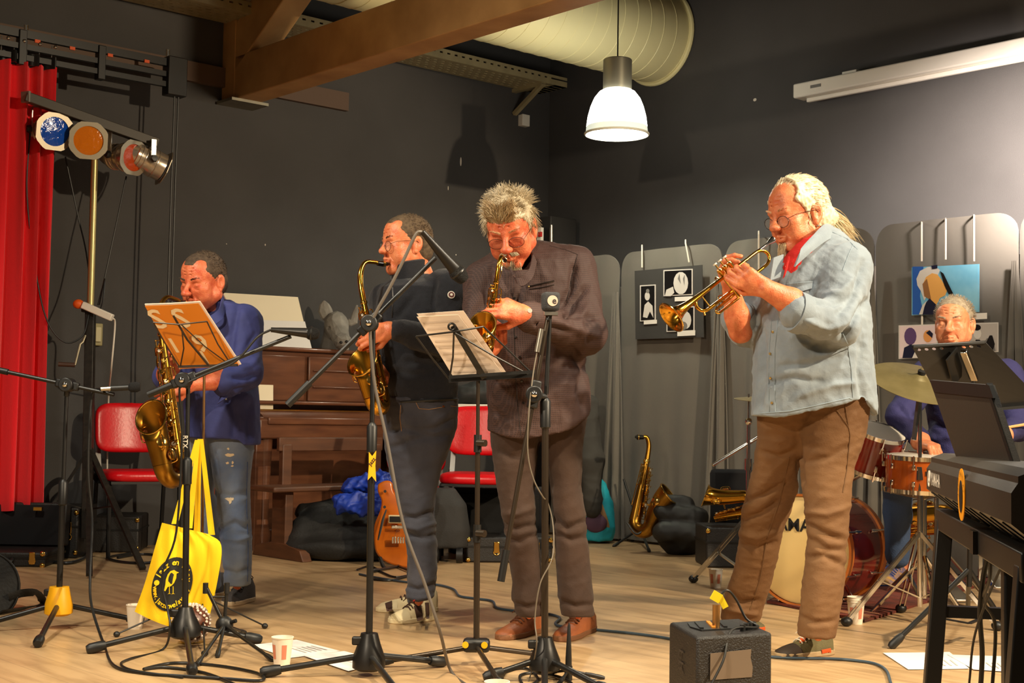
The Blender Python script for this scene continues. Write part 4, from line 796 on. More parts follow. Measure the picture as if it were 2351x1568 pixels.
# ---------------------------------------------------------------- tenor player (navy shirt)
def tenorist():
    d = 6.63; t = man('short-haired man in navy shirt and torn faded jeans, playing a tenor saxophone', PZ(545, 1388))
    hm = head_mat(466, 643, 6.55, 1.14, -27, 16, 2); sk = [make_head(hm, nose=1.12, jowl=1.15, pucker=.5, closed=True, cheeks=1.1)]
    e = P(568, 862, 6.45); w = P(440, 880, 6.25); sk.append(arm_mesh(e.lerp(w, .25), w, hand_prims(w, P(385, 890, 6.18)-w, Vector((-.1, .8, -.1)), 1, (.6, .66, .7, .75), (.6, .3), 1.1), .05, .036))
    e2 = P(378, 868, 6.55); w2 = P(400, 838, 6.38); sk.append(arm_mesh(e2, w2, hand_prims(w2, P(402, 800, 6.3)-w2, Vector((-.3, -.7, 0)), -1, (.7, .7, .7, .7), (.5, .4), 1.05), .048, .034))
    sk.append(core([(P(480, 710, 6.62), P(505, 800, d), .075, .14), (P(505, 800, d), P(515, 985, d), .14, .13), (P(535, 1000, d), P(540, 1190, d), .07, .06), (P(540, 1190, d), P(545, 1345, d), .06, .04), (P(475, 1000, 6.75), P(478, 1190, 6.8), .07, .06), (P(478, 1190, 6.8), P(490, 1345, 6.85), .06, .04), (P(560, 735, 6.6), e, .06, .045), (P(425, 745, 6.65), e2, .055, .045)]))
    np_obj('body', sk, mSkinRed, t); brows(hm, mHairD, t)
    hs = hair_shell(hm, 'hair', mHairD, t, .003, base=.112, cuts=[((-.05, -.085, .074), (.024, .05, .03)), ((.05, -.085, .074), (.024, .05, .03))], noise=.0015)
    def fn(r):
        q = scalp(r, .07, -.02, -.06, .002)
        if not q: return None
        p, n = q; return p, (n*.6+Vector((r.uniform(-.3, .3), -.5, .1))).normalized()*.011, .0
    tufts(hm, 'hair_tufts', mHairD, hs, 800, fn, 2, .0013, 2)
    tor = LF(SL([(690, 480, 535, .08, d+.03), (700, 462, 556, .11), (722, 438, 576, .14), (760, 424, 584, .16), (830, 420, 586, .165), (920, 424, 594, .165), (1020, 430, 597, .16)], d, .14), .03)
    arm = [EL(P(556, 740, 6.58), (.085, .09, .085), .05), RC(P(558, 748, 6.58), P(562, 856, 6.46), .09, .078, .04), RC(P(562, 856, 6.46), P(522, 878, 6.36), .08, .072, .03), EL(P(428, 748, 6.65), (.07, .08, .075), .05), RC(P(426, 750, 6.65), P(382, 866, 6.56), .07, .06, .04), RC(P(382, 866, 6.56), P(392, 850, 6.46), .056, .05, .03)]
    fd = [([(548, 700), (535, 760), (525, 830)], -.010, 8), ([(585, 770), (560, 810), (530, 830)], -.009, 8), ([(592, 860), (560, 870), (530, 865)], -.010, 7), ([(580, 890), (540, 900), (515, 930)], -.012, 8), ([(575, 930), (570, 970), (575, 1005)], -.009, 7), ([(530, 920), (540, 960), (535, 1000)], -.008, 8), ([(500, 800), (510, 830), (500, 850)], -.008, 8), ([(590, 820), (575, 840), (550, 845)], .007, 7)]
    sh, bv = garment('navy_shirt', [tor]+arm+[EL(P(476, 705, 6.48), (.085, .09, .05), .01, sub=True)], mNavy, t, .0065, .004, 41, 13, folds=fd, cut=hemcut([(400, 1000), (470, 1006), (530, 1006), (560, 1010), (580, 1030), (595, 1040), (610, 1030)], d))
    q = [P(478, 730, 6.42), P(500, 712, 6.44), P(507, 690, 6.52), P(508, 672, 6.62)]; A_ = spline(q, 5); MB().sheet(lambda u, v: A_[round(u*15)]+Vector((.02*v, -.012*v, -.045*v)), 15, 3, .006).obj('collar', mNavy, sh, ang=70)
    MB().sheet(lambda u, v: P(lerp(523, 500, u), lerp(912, 928, u), 6.33).lerp(P(lerp(516, 508, u), lerp(900, 908, u), 6.34), v), 6, 4, .006).obj('loose_cuff', mNavy, sh); buttons(bv, [(519, 916)], mBone, sh, .004)
    q = drape(bv, 518, 912, .012)
    L1 = LF(SL([(988, 472, 582, .11), (1022, 480, 582, .12), (1109, 493, 573, .1), (1127, 496, 573, .1), (1217, 506, 577, .092), (1290, 512, 577, .088), (1343, 516, 575, .085)], d, .1), .012)
    L2 = LF(SL([(988, 440, 520, .11, 6.7), (1022, 438, 508, .12, 6.74), (1127, 446, 499, .1, 6.8), (1217, 456, 503, .09, 6.84), (1300, 468, 501, .085, 6.86), (1350, 476, 507, .08, 6.87)], d, .1), .012)
    fd = [([(505, 1215), (540, 1200), (575, 1215)], -.01, 6), ([(510, 1235), (545, 1240), (576, 1232)], .006, 6), ([(512, 1310), (545, 1318), (575, 1305)], -.008, 6), ([(497, 1130), (530, 1140), (572, 1130)], -.005, 8), ([(492, 1040), (500, 1100), (500, 1150)], -.006, 6)]
    jn, bvj = garment('jeans', [L1, L2], mDenimM, t, .0065, .003, 43, 12, (1, 1, 1.5), fd)
    mFr = M('frayed white cotton', (226, 206, 172), .9)
    for i, (x, y, w_, h_) in enumerate(((527, 1045, 11, 5), (522, 1063, 5, 3), (533, 1070, 4, 2), (528, 1146, 12, 5), (529, 1150, 4, 8), (524, 1030, 3, 3), (534, 1062, 3, 4))):
        pl_ = []; r = random.Random(i)
        for k in range(9):
            a = 2*math.pi*k/9; z = drape(bvj, x+w_*math.cos(a)*r.uniform(.6, 1.1), y+h_*math.sin(a)*r.uniform(.5, 1.2), .0025)
            if z: pl_.append(z[0])
        if len(pl_) > 3: MB().add(pl_, [tuple(range(len(pl_)))]).obj('torn_patch', mFr, jn)
    seam('seam', bvj, [(568, 1060), (566, 1150), (570, 1260), (568, 1335)], .002, M('denim seam', (50, 70, 110), .9), jn)
    mGr = M('charcoal suede', (62, 56, 54), .8, bump=.2, bscale=150); mSo = M('beige sole', (198, 172, 136), .7)
    shoe(PZ(572, 1378), PZ(519, 1392), .125, .1, mGr, mSo, t, M('grey lace', (60, 56, 54), .8)); shoe(PZ(510, 1362), PZ(478, 1372), .11, .1, mGr, mSo, t)
    return t
# ---------------------------------------------------------------- drummer
def drummer():
    d = 7.15; t = man('grey-haired man in navy top and jeans seated behind the drum kit', PZ(2160, 1290))
    hm = head_mat(2190, 741, d, 1.16, -30, 2); sk = [make_head(hm, nose=1.02, jowl=1.06, closed=True)]
    e = P(2062, 958, 6.95); w = P(2118, 1018, 6.75); sk.append(arm_mesh(e.lerp(w, .92), w, hand_prims(w, P(2150, 1030, 6.65)-w, Vector((0, 0, -1)), -1, (.9, .9, .9, .9), (.6, .4), 1.05), .045, .032))
    e2 = P(2338, 985, 6.95); w2 = P(2300, 1000, 6.7); sk.append(arm_mesh(e2.lerp(w2, .92), w2, hand_prims(w2, P(2270, 1000, 6.6)-w2, Vector((0, 0, -1)), 1, (.9, .9, .9, .9), (.6, .4), 1.05), .045, .032))
    hipc = P(2200, 1075, 7.15); sk.append(core([(P(2205, 800, d+.02), P(2215, 900, d), .075, .14), (P(2215, 900, d), hipc, .14, .14), (P(2320, 870, d), e2, .06, .045), (P(2120, 870, d), e, .06, .045), (hipc, P(2080, 1080, 6.95), .08, .06), (P(2062, 1110, 6.92), P(2062, 1275, 6.98), .05, .04), (hipc, P(2300, 1090, 6.9), .08, .06), (P(2312, 1110, 6.9), P(2316, 1275, 6.95), .05, .04)]))
    np_obj('body', sk, mSkinP, t); brows(hm, mHairS, t)
    hs = hair_shell(hm, 'hair', mHairS, t, .0035, noise=.002, base=.12)
    def fn(r):
        q = scalp(r, .078, -.01, -.06, .003)
        if not q: return None
        p, n = q; return p, (n+Vector((r.uniform(-.4, .4), -.3, .2))).normalized()*.016, .0
    tufts(hm, 'hair_tufts', mHairS, hs, 700, fn, 2, .0016, 2)
    tor = LF(SL([(808, 2178, 2250, .09, d+.04), (822, 2150, 2285, .13), (845, 2125, 2320, .15), (900, 2125, 2318, .16), (980, 2135, 2300, .16), (1070, 2130, 2300, .16)], d, .14), .03)
    arm = [RC(P(2128, 862, d), P(2068, 955, 6.96), .085, .07, .04), RC(P(2068, 955, 6.96), P(2110, 1010, 6.78), .065, .045, .03), RC(P(2312, 862, d), P(2336, 980, 6.97), .085, .07, .04), RC(P(2336, 980, 6.97), P(2305, 998, 6.73), .065, .045, .03)]
    fd = [([(2060, 930), (2090, 960), (2110, 950)], -.01, 8), ([(2130, 960), (2160, 980), (2190, 990)], -.009, 8), ([(2120, 990), (2150, 1010), (2190, 1000)], .008, 8)]
    garment('navy_top', [tor]+arm, M('navy jersey', (46, 44, 92), .85, bump=.25, bscale=150), t, .008, .005, 51, 12, folds=fd)
    lg = [RC(hipc+Vector((-.08, 0, 0)), P(2066, 1092, 6.92), .095, .08, .03), RC(P(2062, 1095, 6.92), P(2061, 1180, 6.95), .078, .066, .03), RC(P(2061, 1180, 6.95), P(2060, 1278, 6.99), .066, .058, .03), RC(hipc+Vector((.08, 0, 0)), P(2306, 1100, 6.9), .095, .08, .03), RC(P(2310, 1105, 6.9), P(2316, 1270, 6.95), .075, .058, .03)]
    garment('jeans', lg, M('mid blue denim', (52, 72, 106), .85, bump=.3, bscale=150), t, .009, .004, 52, 12, (1, 1, 1.5))
    mBl = M('blue mesh', (36, 70, 150), .7); mYe = M('yellow mesh', (226, 172, 40), .7, rgb2=(40, 78, 160), vscale=22)
    for (x, y), (x2, y2) in (((2068, 1335), (2022, 1352)), ((2322, 1330), (2282, 1345))):
        a = PZ(x, y); b = PZ(x2, y2); MB().cyl(a+Vector((0, .0, .06)), a+Vector((.005, .03, .2)), .042, .045).obj('ankle', mSkinP, t); shoe(a, b, .11, .11, mYe, mBl, t, mBl)
    return t
trumpeter(); sopranist(); altoist(); tenorist(); drummer()
# ================================================================== INSTRUMENTS
mBrass = M('lacquered brass', (226, 166, 58), .16, 1, var=.06, vscale=8)
mBrassD = M('old dull brass', (176, 128, 46), .3, 1, rgb2=(140, 98, 34), vscale=10)
mBrassL = M('bright key brass', (236, 190, 96), .15, 1)
mEbon = M('black ebonite', (16, 15, 14), .2); mPad = M('leather pad', (150, 84, 40), .7)
def make_sax(label, T, B, bd, mouth, s=1.0, rb=.052, bell=.27, rim=.066, lean=.35, flare=.6, mat=None, group=None, keys=8, name='saxophone', neck=True, km=None):
    """T top of body tube, B lower end, bd direction of the bell, mouth = mouthpiece tip"""
    mat = mat or mBrass; km = km or mBrassL; T = Vector(T); B = Vector(B); z = (T-B).normalized(); x = Vector(bd); x = (x-z*x.dot(z)).normalized(); y = z.cross(x); Lb = (T-B).length; r = rb*s
    t = thing(name, label, 'saxophone', B - z*r, group)
    body = MB().tube([T.lerp(B, k/10) for k in range(11)], [lerp(.0125, .029, k/10)*s for k in range(11)], 18).obj('body_tube', mat, t)
    c = B + x*r; bow = [c + (-x*math.cos(a) - z*math.sin(a))*r for a in [math.pi*k/10 for k in range(11)]]
    MB().tube(bow, [lerp(.029, .036, k/10)*s for k in range(11)], 18).obj('bow', mat, t)
    b0 = B + x*2*r; up = (z + x*lean*.45).normalized(); n = 12; path = []; rr = []
    for k in range(n+1):
        u = k/n; path.append(b0 + up*(bell*s*u) + x*(lean*bell*s*.35*u**3)); rr.append(lerp(.036, .052, u)*s if u < .7 else lerp(.0485*s, rim, ((u-.7)/.3)**2.2))
    ed = (z*(1-flare)+x*flare).normalized()
    # flare turns outwards: tilt the last rings
    bl = MB(); R_ = []
    for k in range(n+1):
        u = k/n; tdir = up.lerp(ed, max(0, (u-.45)/.55)).normalized(); m = frame(path[k], y, tdir)
        R_.append([m @ Vector((rr[k]*math.cos(2*math.pi*j/28), rr[k]*math.sin(2*math.pi*j/28), 0)) for j in range(28)])
    bl.rings(R_, caps=False); be = bl.obj('bell', mat, t)
    inn = MB(); inn.rings([[path[k]+(p-path[k])*.965+ed*.001 for p in R_[k]] for k in range(n, 1, -1)], caps=False).obj('bell_inside', mat, be)
    m = frame(path[n], y, ed); MB().tube([m @ Vector((rim*math.cos(2*math.pi*j/32), rim*math.sin(2*math.pi*j/32), 0)) for j in range(32)], .0042*s, 8, closed=True).obj('bell_rim', km, be)
    if neck:
        mo = Vector(mouth); back = (mo-T); hz = back - z*back.dot(z); hgt = back.dot(z)
        pts = spline([T-z*.01, T+z*hgt*.35, T+z*hgt*.78+hz*.06, T+z*hgt*1.08+hz*.28, T+z*hgt*1.08+hz*.55, T+z*hgt*1.02+hz*.78], 5); K = len(pts)
        MB().tube(pts, [lerp(.0125, .008, k/(K-1))*s for k in range(K)], 14).obj('neck', mat, t)
        a = pts[-1]; dirm = (mo-pts[-4]).normalized(); mp = MB().tube([a-dirm*.02*s, a+dirm*.01*s, a.lerp(mo, .6), mo+dirm*.006], [.0105*s, .0125*s, .0105*s, .005*s], 14).obj('mouthpiece', mEbon, t)
        MB().cyl(a.lerp(mo, .18), a.lerp(mo, .5), .0133*s, .0125*s, 14).obj('ligature', km, mp)
        MB().lathe([(.0135*s, 0), (.0165*s, .003), (.0165*s, .012*s), (.0135*s, .015*s)], T, z, 18).obj('neck_ring', km, t)
        MB().tube(spline([T+z*.02+y*.012, T+z*hgt*.6+y*.016, T+z*hgt*1.05+hz*.3+z*.014], 5), .0022*s, 6).obj('octave_key', km, t)
    # side rods with posts
    for i, (a, l0, l1) in enumerate(((-.9, .03, .92), (-.35, .08, .7), (.5, .1, .95), (1.2, .25, .9), (-2.0, .05, .75))):
        dv = x*math.cos(a)+y*math.sin(a); o = lambda u: T.lerp(B, u)+dv*(lerp(.0125, .029, u)*s+.013*s)
        rod = MB().cyl(o(l0), o(l1), .0026*s, n=6).obj('key_rod', km, t)
        for u in (l0, (l0+l1)/2, l1): pk = MB(); pk.cyl(T.lerp(B, u), o(u), .0022*s, n=6); pk.ball(o(u), .0042*s, 8, 6); pk.obj('post', km, rod)
    for k in range(keys):
        u = .12+.8*k/keys; a = (-.1, .35)[k % 2]; dv = x*math.cos(a)+y*math.sin(a); rt = lerp(.0125, .029, u)*s; o = T.lerp(B, u)+dv*(rt+.006*s); kr = lerp(.009, .017, u)*s
        ky = MB().lathe([(0, .004*s), (kr, .004*s), (kr, .009*s), (kr*.75, .012*s), (.3*kr, .0125*s), (0, .0125*s)], o-dv*.004*s, dv, 16).obj('key', km, t)
        MB().bar(o+dv*.009*s, o+dv*.008*s+y*.02*s+z*.012*s, .004*s, .003*s).obj('key_arm', km, ky)
        if k % 3 == 0: MB().cyl(o+dv*.0085*s, o+dv*.0105*s, kr*.55, n=12).obj('pearl', mBone, ky)
    for sd in (-1, 1):                                   # side trill keys and palm keys
        for k in range(3):
            u = .08+.09*k; o = T.lerp(B, u)+y*sd*(.022*s); MB().tube(spline([o, o+y*sd*.012*s+x*.004, o+y*sd*.016*s-z*.03*s], 4), .0038*s, 6, flat=.6).obj('palm_key', km, t)
    for k, u in enumerate((.16, .42, .68)):              # bell keys under wire guards
        sd = 1 if k < 2 else -1; o = b0+up*(bell*s*u)+(y*sd*.55-x*.0+x*.5*(k % 2)).normalized()*(.046*s); dv = (o-(b0+up*(bell*s*u))).normalized()
        ky = MB().lathe([(0, 0), (.021*s, 0), (.021*s, .006*s), (.012*s, .010*s), (0, .010*s)], o, dv, 18).obj('bell_key', km, t); MB().cyl(o-dv*.004*s, o, .0185*s, n=16).obj('pad', mPad, ky)
        MB().tube(spline([o-up*.03*s-dv*.01*s, o-up*.024*s+dv*.018*s, o+dv*.022*s, o+up*.024*s+dv*.018*s, o+up*.03*s-dv*.01*s], 4), .0024*s, 6).obj('key_guard', km, ky)
    MB().tube([B+x*.03*s+up*bell*s*.55, b0-x*.03*s+up*bell*s*.55], .004*s, 8).obj('brace', km, t)
    return t
V3 = Vector
make_sax('gold alto saxophone held by the man in the black sweater', P(836, 698, 5.98), P(880, 912, 5.95), (-.42, -.9, 0), P(892, 606, 6.085), .98, .05, .16, .072, .12, .62)
make_sax('dull brass tenor saxophone hanging in front of the navy shirt', P(372, 772, 6.2), P(410, 1070, 6.12), (-.30, -.95, 0), P(436, 700, 6.42), 1.15, .056, .18, .075, .25, .84, mBrassD, keys=10)
make_sax('small curved soprano saxophone held by the grey-haired man', P(1139, 652, 5.33), P(1122, 792, 5.34), (-.35, -.8, 0), P(1161, 599, 5.43), .74, .042, .095, .055, .3, .78, keys=6)
make_sax('brass saxophone propped upright on a floor stand in front of the grey screens', P(1484, 1062, 9.7), P(1458, 1195, 9.65), (.8, -.45, 0), P(1460, 1003, 9.7), 1.5, .042, .15, .08, .45, .5, mBrassD)
make_sax('shiny brass saxophone lying in its open black case', P(1640, 1190, 8.92), P(1712, 1176, 8.85), (.1, -.4, 1), P(1600, 1190, 8.9), 1.1, .05, .2, .07, .3, .4, neck=False, keys=6)
make_sax('yellow brass saxophone lying on its side behind the cymbal stand', P(2066, 1228, 7.75), P(2150, 1212, 7.75), (.2, -.6, .6), P(2040, 1228, 7.75), 1.25, .055, .2, .07, .3, .4, neck=False, keys=7)
# ---------------------------------------------------------------- trumpet
def trumpet():
    M0 = P(1776, 549, 5.335); BE = P(1541, 729, 5.13); X = (BE-M0); L = X.length; X.normalize()
    Zt = (P(1640, 590, 5.3)-P(1680, 640, 5.3)); Zt = (Zt-X*Zt.dot(X)).normalized(); Y = Zt.cross(X)
    t = thing('trumpet', 'gold lacquered trumpet played by the man with the white ponytail', 'trumpet', BE)
    def q(x, y, z): return M0 + X*(x*L) + Y*y + Zt*z
    MB().lathe([(.004, .0), (.013, .001), (.0135, .006), (.0105, .018), (.006, .032), (.0048, .05), (.0055, .09)], M0, X, 20, True).obj('mouthpiece', mChrome, t)
    MB().tube([q(.15, 0, 0), q(.68, 0, 0)], .0062, 14).obj('leadpipe', mBrass, t)
    bt = [q(.42, .012, -.062), q(.22, .014, -.062)]+[q(.2-.075*math.sin(a), .014, -.0305-.0315*math.cos(a)) for a in [math.pi*k/10 for k in range(11)]]
    bt = bt+[q(.25, .016, .001), q(.45, .016, .0005)]; MB().tube(bt, .0064, 14).obj('bell_bow', mBrass, t)
    pr = [(.0064, .0), (.0075, .12), (.009, .22), (.0115, .30), (.015, .36), (.021, .41), (.030, .445), (.042, .468), (.054, .482), (.061, .488)]
    o = q(.45, .016, .0005); sc_ = (1-.45)*L/.488; ax = (BE-o).normalized()
    MB().lathe([(r, z*sc_) for r, z in pr]+[(r*.955, z*sc_+.0005) for r, z in reversed(pr[3:])], o, ax, 36).obj('bell', mBrass, t); MB().torus(o+ax*.488*sc_, ax, .061, .0028, 40).obj('bell_rim', mBrassL, t)
    for k in range(3):
        x = .40+.047*k; v = MB().lathe([(.0, -.095), (.0105, -.095), (.0115, -.088), (.0105, -.084), (.0105, .022), (.0118, .024), (.0118, .034), (.0, .036)], q(x, .004, 0), Zt, 20).obj('valve', mBrassL, t)
        MB().cyl(q(x, .004, .034), q(x, .004, .058), .0028, n=8).obj('valve_stem', mBrassL, v); MB().cyl(q(x, .004, .056), q(x, .004, .062), .0085, n=16).obj('valve_button', mBone, v)
    ts = [q(.68, 0, 0)]+[q(.74+.06*math.sin(a), 0, -.030+.030*math.cos(a)) for a in [math.pi*k/10 for k in range(11)]]+[q(.5, .0, -.06)]
    MB().tube(ts, .0066, 14).obj('tuning_slide', mBrass, t); MB().bar(q(.72, 0, -.002), q(.72, 0, -.058), .005, .004, up=X).obj('slide_brace', mBrassL, t)
    MB().tube([q(.49, -.012, -.075), q(.66, -.014, -.078)]+[q(.67+.02*math.sin(a), -.014, -.087+.009*math.cos(a)) for a in [math.pi*k/6 for k in range(7)]]+[q(.49, -.012, -.096)], .0054, 12).obj('third_valve_slide', mBrassL, t)
    MB().tube([q(.40, .03, -.05), q(.35, .032, -.05)]+[q(.345-.015*math.sin(a), .032, -.058+.008*math.cos(a)) for a in [math.pi*k/6 for k in range(7)]]+[q(.40, .03, -.066)], .0052, 12).obj('first_valve_slide', mBrassL, t)
    MB().torus(q(.6, -.012, -.058), Y, .013, .002, 20).obj('finger_ring', mBrassL, t); MB().tube(spline([q(.53, .0, .004), q(.545, 0, .018), q(.56, 0, .012)], 4), .003, 6).obj('finger_hook', mBrassL, t)
    MB().cyl(q(.78, 0, -.058), q(.79, 0, -.070), .004, n=10).obj('water_key', mBrassL, t)
trumpet()
# ---------------------------------------------------------------- drum kit
mSun = M('red sunburst lacquer', (150, 34, 14), .16, rgb2=(84, 12, 8), vscale=3, coat=.6)
mSunO = M('amber sunburst lacquer', (196, 96, 26), .18, rgb2=(110, 36, 12), vscale=4, coat=.6)
mHoopW = M('pale wood hoop', (196, 150, 104), .4); mHead = M('cream drum head', (228, 196, 128), .5, var=.05, vscale=4); mHeadG = M('amber drum head', (176, 140, 78), .35)
mCym = M('bronze cymbal', (140, 126, 84), .4, .4, rgb2=(112, 100, 62), vscale=7, bump=.08, bscale=60)
def drum(label, c, axis, r, h, shell, top, bot, lugs=8, name='drum', hoop=None, lugl=.6):
    """axis points to the top head"""
    c = Vector(c); ax = Vector(axis).normalized(); t = thing(name, label, 'drum', c-Vector((0, 0, h/2)))
    MB().lathe([(r, -h/2), (r, h/2)], c, ax, 48).obj('shell', shell, t)
    for sg, mh, nm in ((1, top, 'batter_head'), (-1, bot, 'resonant_head')):
        MB().lathe([(r*1.0, 0), (r*.97, .004), (0.001, .005)], c+ax*(sg*h/2), ax*sg, 48).obj(nm, mh, t)
        hp = hoop or mChrome; hw = .02 if hoop is None else .04
        MB().lathe([(r*1.005, -hw*.5), (r*1.04, -hw*.5), (r*1.045, hw*.5), (r*1.0, hw*.5)], c+ax*(sg*(h/2-hw*.15)), ax, 48).obj('hoop', hp, t)
    m = frame(c, (1, .2, .1), ax)
    for k in range(lugs):
        a = 2*math.pi*k/lugs+.2; dv = (m.to_3x3() @ Vector((math.cos(a), math.sin(a), 0)))
        for sg in (-1, 1):
            lg = MB().bar(c+dv*(r+.008)+ax*(sg*h*.16), c+dv*(r+.008)+ax*(sg*h*.32), .016, .016, up=dv).obj('lug', mChrome, t, bevel=.004)
            MB().cyl(c+dv*(r+.014)+ax*(sg*h*.3), c+dv*(r+.014)+ax*(sg*(h/2+.012)), .0042, n=8).obj('tension_rod', mChrome, lg)
    return t
ya = math.radians(39); bax = Vector((-math.sin(ya), -math.cos(ya), .02)).normalized(); bc = P(1838, 1242, 6.95)
bc.z = .285; bd_ = drum('red sunburst bass drum with a cream front head', bc-bax*.2, bax, .265, .4, mSun, mHead, mHead, 8, 'bass_drum', M('orange wood hoop', (186, 104, 40), .35))
tx = V3((math.cos(ya), -math.sin(ya), 0)); MB_ = put_text(MB(), 'YAMAHA', .088, bc+bax*.0065+V3((0, 0, .118)), tx, V3((0, 0, 1)), True); MB_.obj('lettering', mBlackP, bd_, smooth=False)
for sd in (-1, 1): MB().cyl(bc-bax*.08+tx*sd*.2-V3((0, 0, .16)), V3((0, 0, .012))+(bc+bax*.05+tx*sd*.34)*1-V3((0, 0, bc.z)), .009, n=10).obj('spur', mChrome, bd_)
tm = drum('red sunburst rack tom hung above the bass drum', P(2008, 1034, 6.85), (.18, -.35, .92), .125, .2, mSun, M('white drum head', (222, 216, 204), .5), mHeadG, 6, 'rack_tom')
MB().cyl(P(1985, 1085, 6.95), bc-bax*.2+V3((0, 0, .26)), .012, n=10).obj('mount_arm', mChrome, tm)
sn = drum('amber sunburst snare drum between the rack tom and the keyboard', P(2122, 1086, 6.6), (0, -.06, 1), .178, .16, mSunO, MATS['white drum head'], mHeadG, 10, 'snare_drum')
c = P(2122, 1086, 6.6); tri = MB()
for k in range(3):
    a = 2*math.pi*k/3+.5; e = V3((c.x+.25*math.cos(a), c.y+.25*math.sin(a), .015)); tri.cyl(V3((c.x, c.y, .3)), e, .01, n=8); tri.bar(V3((c.x, c.y, c.z-.12)), c+V3((.19*math.cos(a), .19*math.sin(a), -.09)), .015, .012)
tri.cyl((c.x, c.y, .1), (c.x, c.y, c.z-.1), .012); tri.obj('snare_stand', mChrome, sn)
def cymbal(label, c, nrm, r): 
    c = V3(c); t = thing('cymbal', label, 'cymbal', c)
    MB().lathe([(.006, .03*r/.22), (.02, .026), (.045, .012), (.05, .008), (r*.6, -.004), (r, -.016), (r, -.018), (r*.6, -.006), (.05, .006), (.045, .01), (.006, .026)], c, nrm, 56).obj('cymbal_plate', mCym, t)
    n = V3(nrm).normalized(); MB().lathe([(0, .03), (.018, .03), (.02, .045), (.012, .052), (0, .052)], c, n, 16, True).obj('felt', M('black felt', (26, 24, 22), .95), t); MB().cyl(c+n*.05, c+n*.075, .009, n=10).obj('wing_nut', mChrome, t)
    return t
def cym_stand(label, base, top, tilt, legs, name='cymbal_stand'):
    b = V3(base); tp = V3(top); t = thing(name, label, 'stand', b); v = V3((tp.x, tp.y, 0))
    MB().cyl((b.x, b.y, .08), (b.x, b.y, .7), .0125, n=12).obj('base_tube', mChrome, t); MB().cyl((b.x, b.y, .68), (b.x, b.y, tp.z-.09), .0095, n=12).obj('upper_tube', mChrome, t)
    MB().cyl((b.x, b.y, .66), (b.x, b.y, .72), .02, n=14).obj('clamp', mChrome, t); MB().bar((b.x+.02, b.y-.02, .69), (b.x+.06, b.y-.03, .69), .012, .02).obj('wing_screw', mChrome, t)
    MB().ball((b.x, b.y, tp.z-.085), .02).obj('tilter', mChrome, t); MB().cyl((b.x, b.y, tp.z-.085), tp+V3(tilt)*.06, .005, n=8).obj('tilter_rod', mChrome, t)
    for e in legs:
        e = V3((e[0], e[1], .022)); lg = MB()
        for sd in (-1, 1):
            s = (e-b).cross(V3((0, 0, 1))).normalized()*.011*sd; lg.bar(V3((b.x, b.y, .42))+s, e+s, .005, .016)
        lg = lg.obj('leg', mChrome, t); m_ = V3((b.x, b.y, .42)).lerp(e, .55); MB().bar((b.x, b.y, .12), m_, .02, .006).obj('strut', mChrome, lg); MB().ball(e, (.028, .028, .022)).obj('rubber_foot', mBlackP, lg)
    return t
ct = P(2112, 872, 6.45); fl0 = PZ(2118, 1385); 
cymbal('large bronze crash cymbal in front of the seated drummer', ct, (.12, -.42, .9), .235)
b0 = V3((ct.x, ct.y, 0)); cs1 = cym_stand('chrome double-braced cymbal stand in front of the seated drummer', b0, ct, (.12, -.42, .9), [(b0.x-.36, b0.y-.1), (b0.x+.3, b0.y-.16), (b0.x+.02, b0.y+.38)])
MB().bar(P(2110, 915, 6.42), P(2098, 1010, 6.40), .016, .016).obj('boom_rod', M('ribbed steel rod', (200, 205, 205), .25, 1), cs1)
c2 = P(1784, 912, 7.35); cymbal('bronze cymbal edge showing behind the denim shirt', c2, (.02, -.08, 1), .225); b2 = P(1718, 1100, 7.35); b2.z = 0
s2 = cym_stand('chrome boom cymbal stand behind the legs of the trumpet player', b2, V3((b2.x, b2.y, 1.0)), (0, 0, 1), [PZ(1592, 1338), (b2.x+.3, b2.y-.2), (b2.x+.1, b2.y+.35)])
MB().cyl(P(1636, 1068, 7.3), P(1790, 975, 7.4), .009, n=10).obj('boom_arm', mChrome, s2); MB().cyl(P(1790, 975, 7.4), c2, .006, n=8).obj('tilter_rod', mChrome, s2)
# hi-hat pedal frame and second stand low behind keyboard
hb = PZ(2150, 1375); hh_ = thing('hi_hat_stand', 'low chrome hi-hat stand with pedal on the patterned rug', 'stand', hb)
MB().cyl((hb.x, hb.y, .03), (hb.x, hb.y, .62), .012, n=12).obj('tube', mChrome, hh_); MB().cyl((hb.x, hb.y, .62), (hb.x, hb.y, .74), .005).obj('pull_rod', mChrome, hh_)
for a in (.3, 2.4, 4.5): MB().bar((hb.x, hb.y, .3), (hb.x+.28*math.cos(a), hb.y+.28*math.sin(a), .02), .02, .008).obj('leg', mChrome, hh_)
MB().bar((hb.x+.05, hb.y-.3, .03), (hb.x+.02, hb.y-.02, .1), .085, .012).obj('foot_plate', mAlu, hh_, bevel=.004)
pd = PZ(2275, 1350); pp = thing('drum_pedal', 'chrome drum pedal on the rug beside the blue and yellow shoe', 'pedal', pd)
MB().bar(pd+V3((-.02, -.26, .03)), pd+V3((0, 0, .12)), .09, .012).obj('foot_plate', mAlu, pp, bevel=.004); MB().bar(pd+V3((-.06, 0, .0)), pd+V3((-.06, 0, .2)), .02, .02).obj('post', mChrome, pp); MB().bar(pd+V3((.06, 0, .0)), pd+V3((.06, 0, .2)), .02, .02).obj('post', mChrome, pp); MB().cyl(pd+V3((-.07, 0, .19)), pd+V3((.07, 0, .19)), .008).obj('axle', mChrome, pp); MB().cyl(pd+V3((0, 0, .19)), pd+V3((-.1, .05, .34)), .005).obj('beater_rod', mChrome, pp); MB().ball(pd+V3((-.1, .05, .36)), (.03, .02, .03)).obj('beater', mBone, pp)
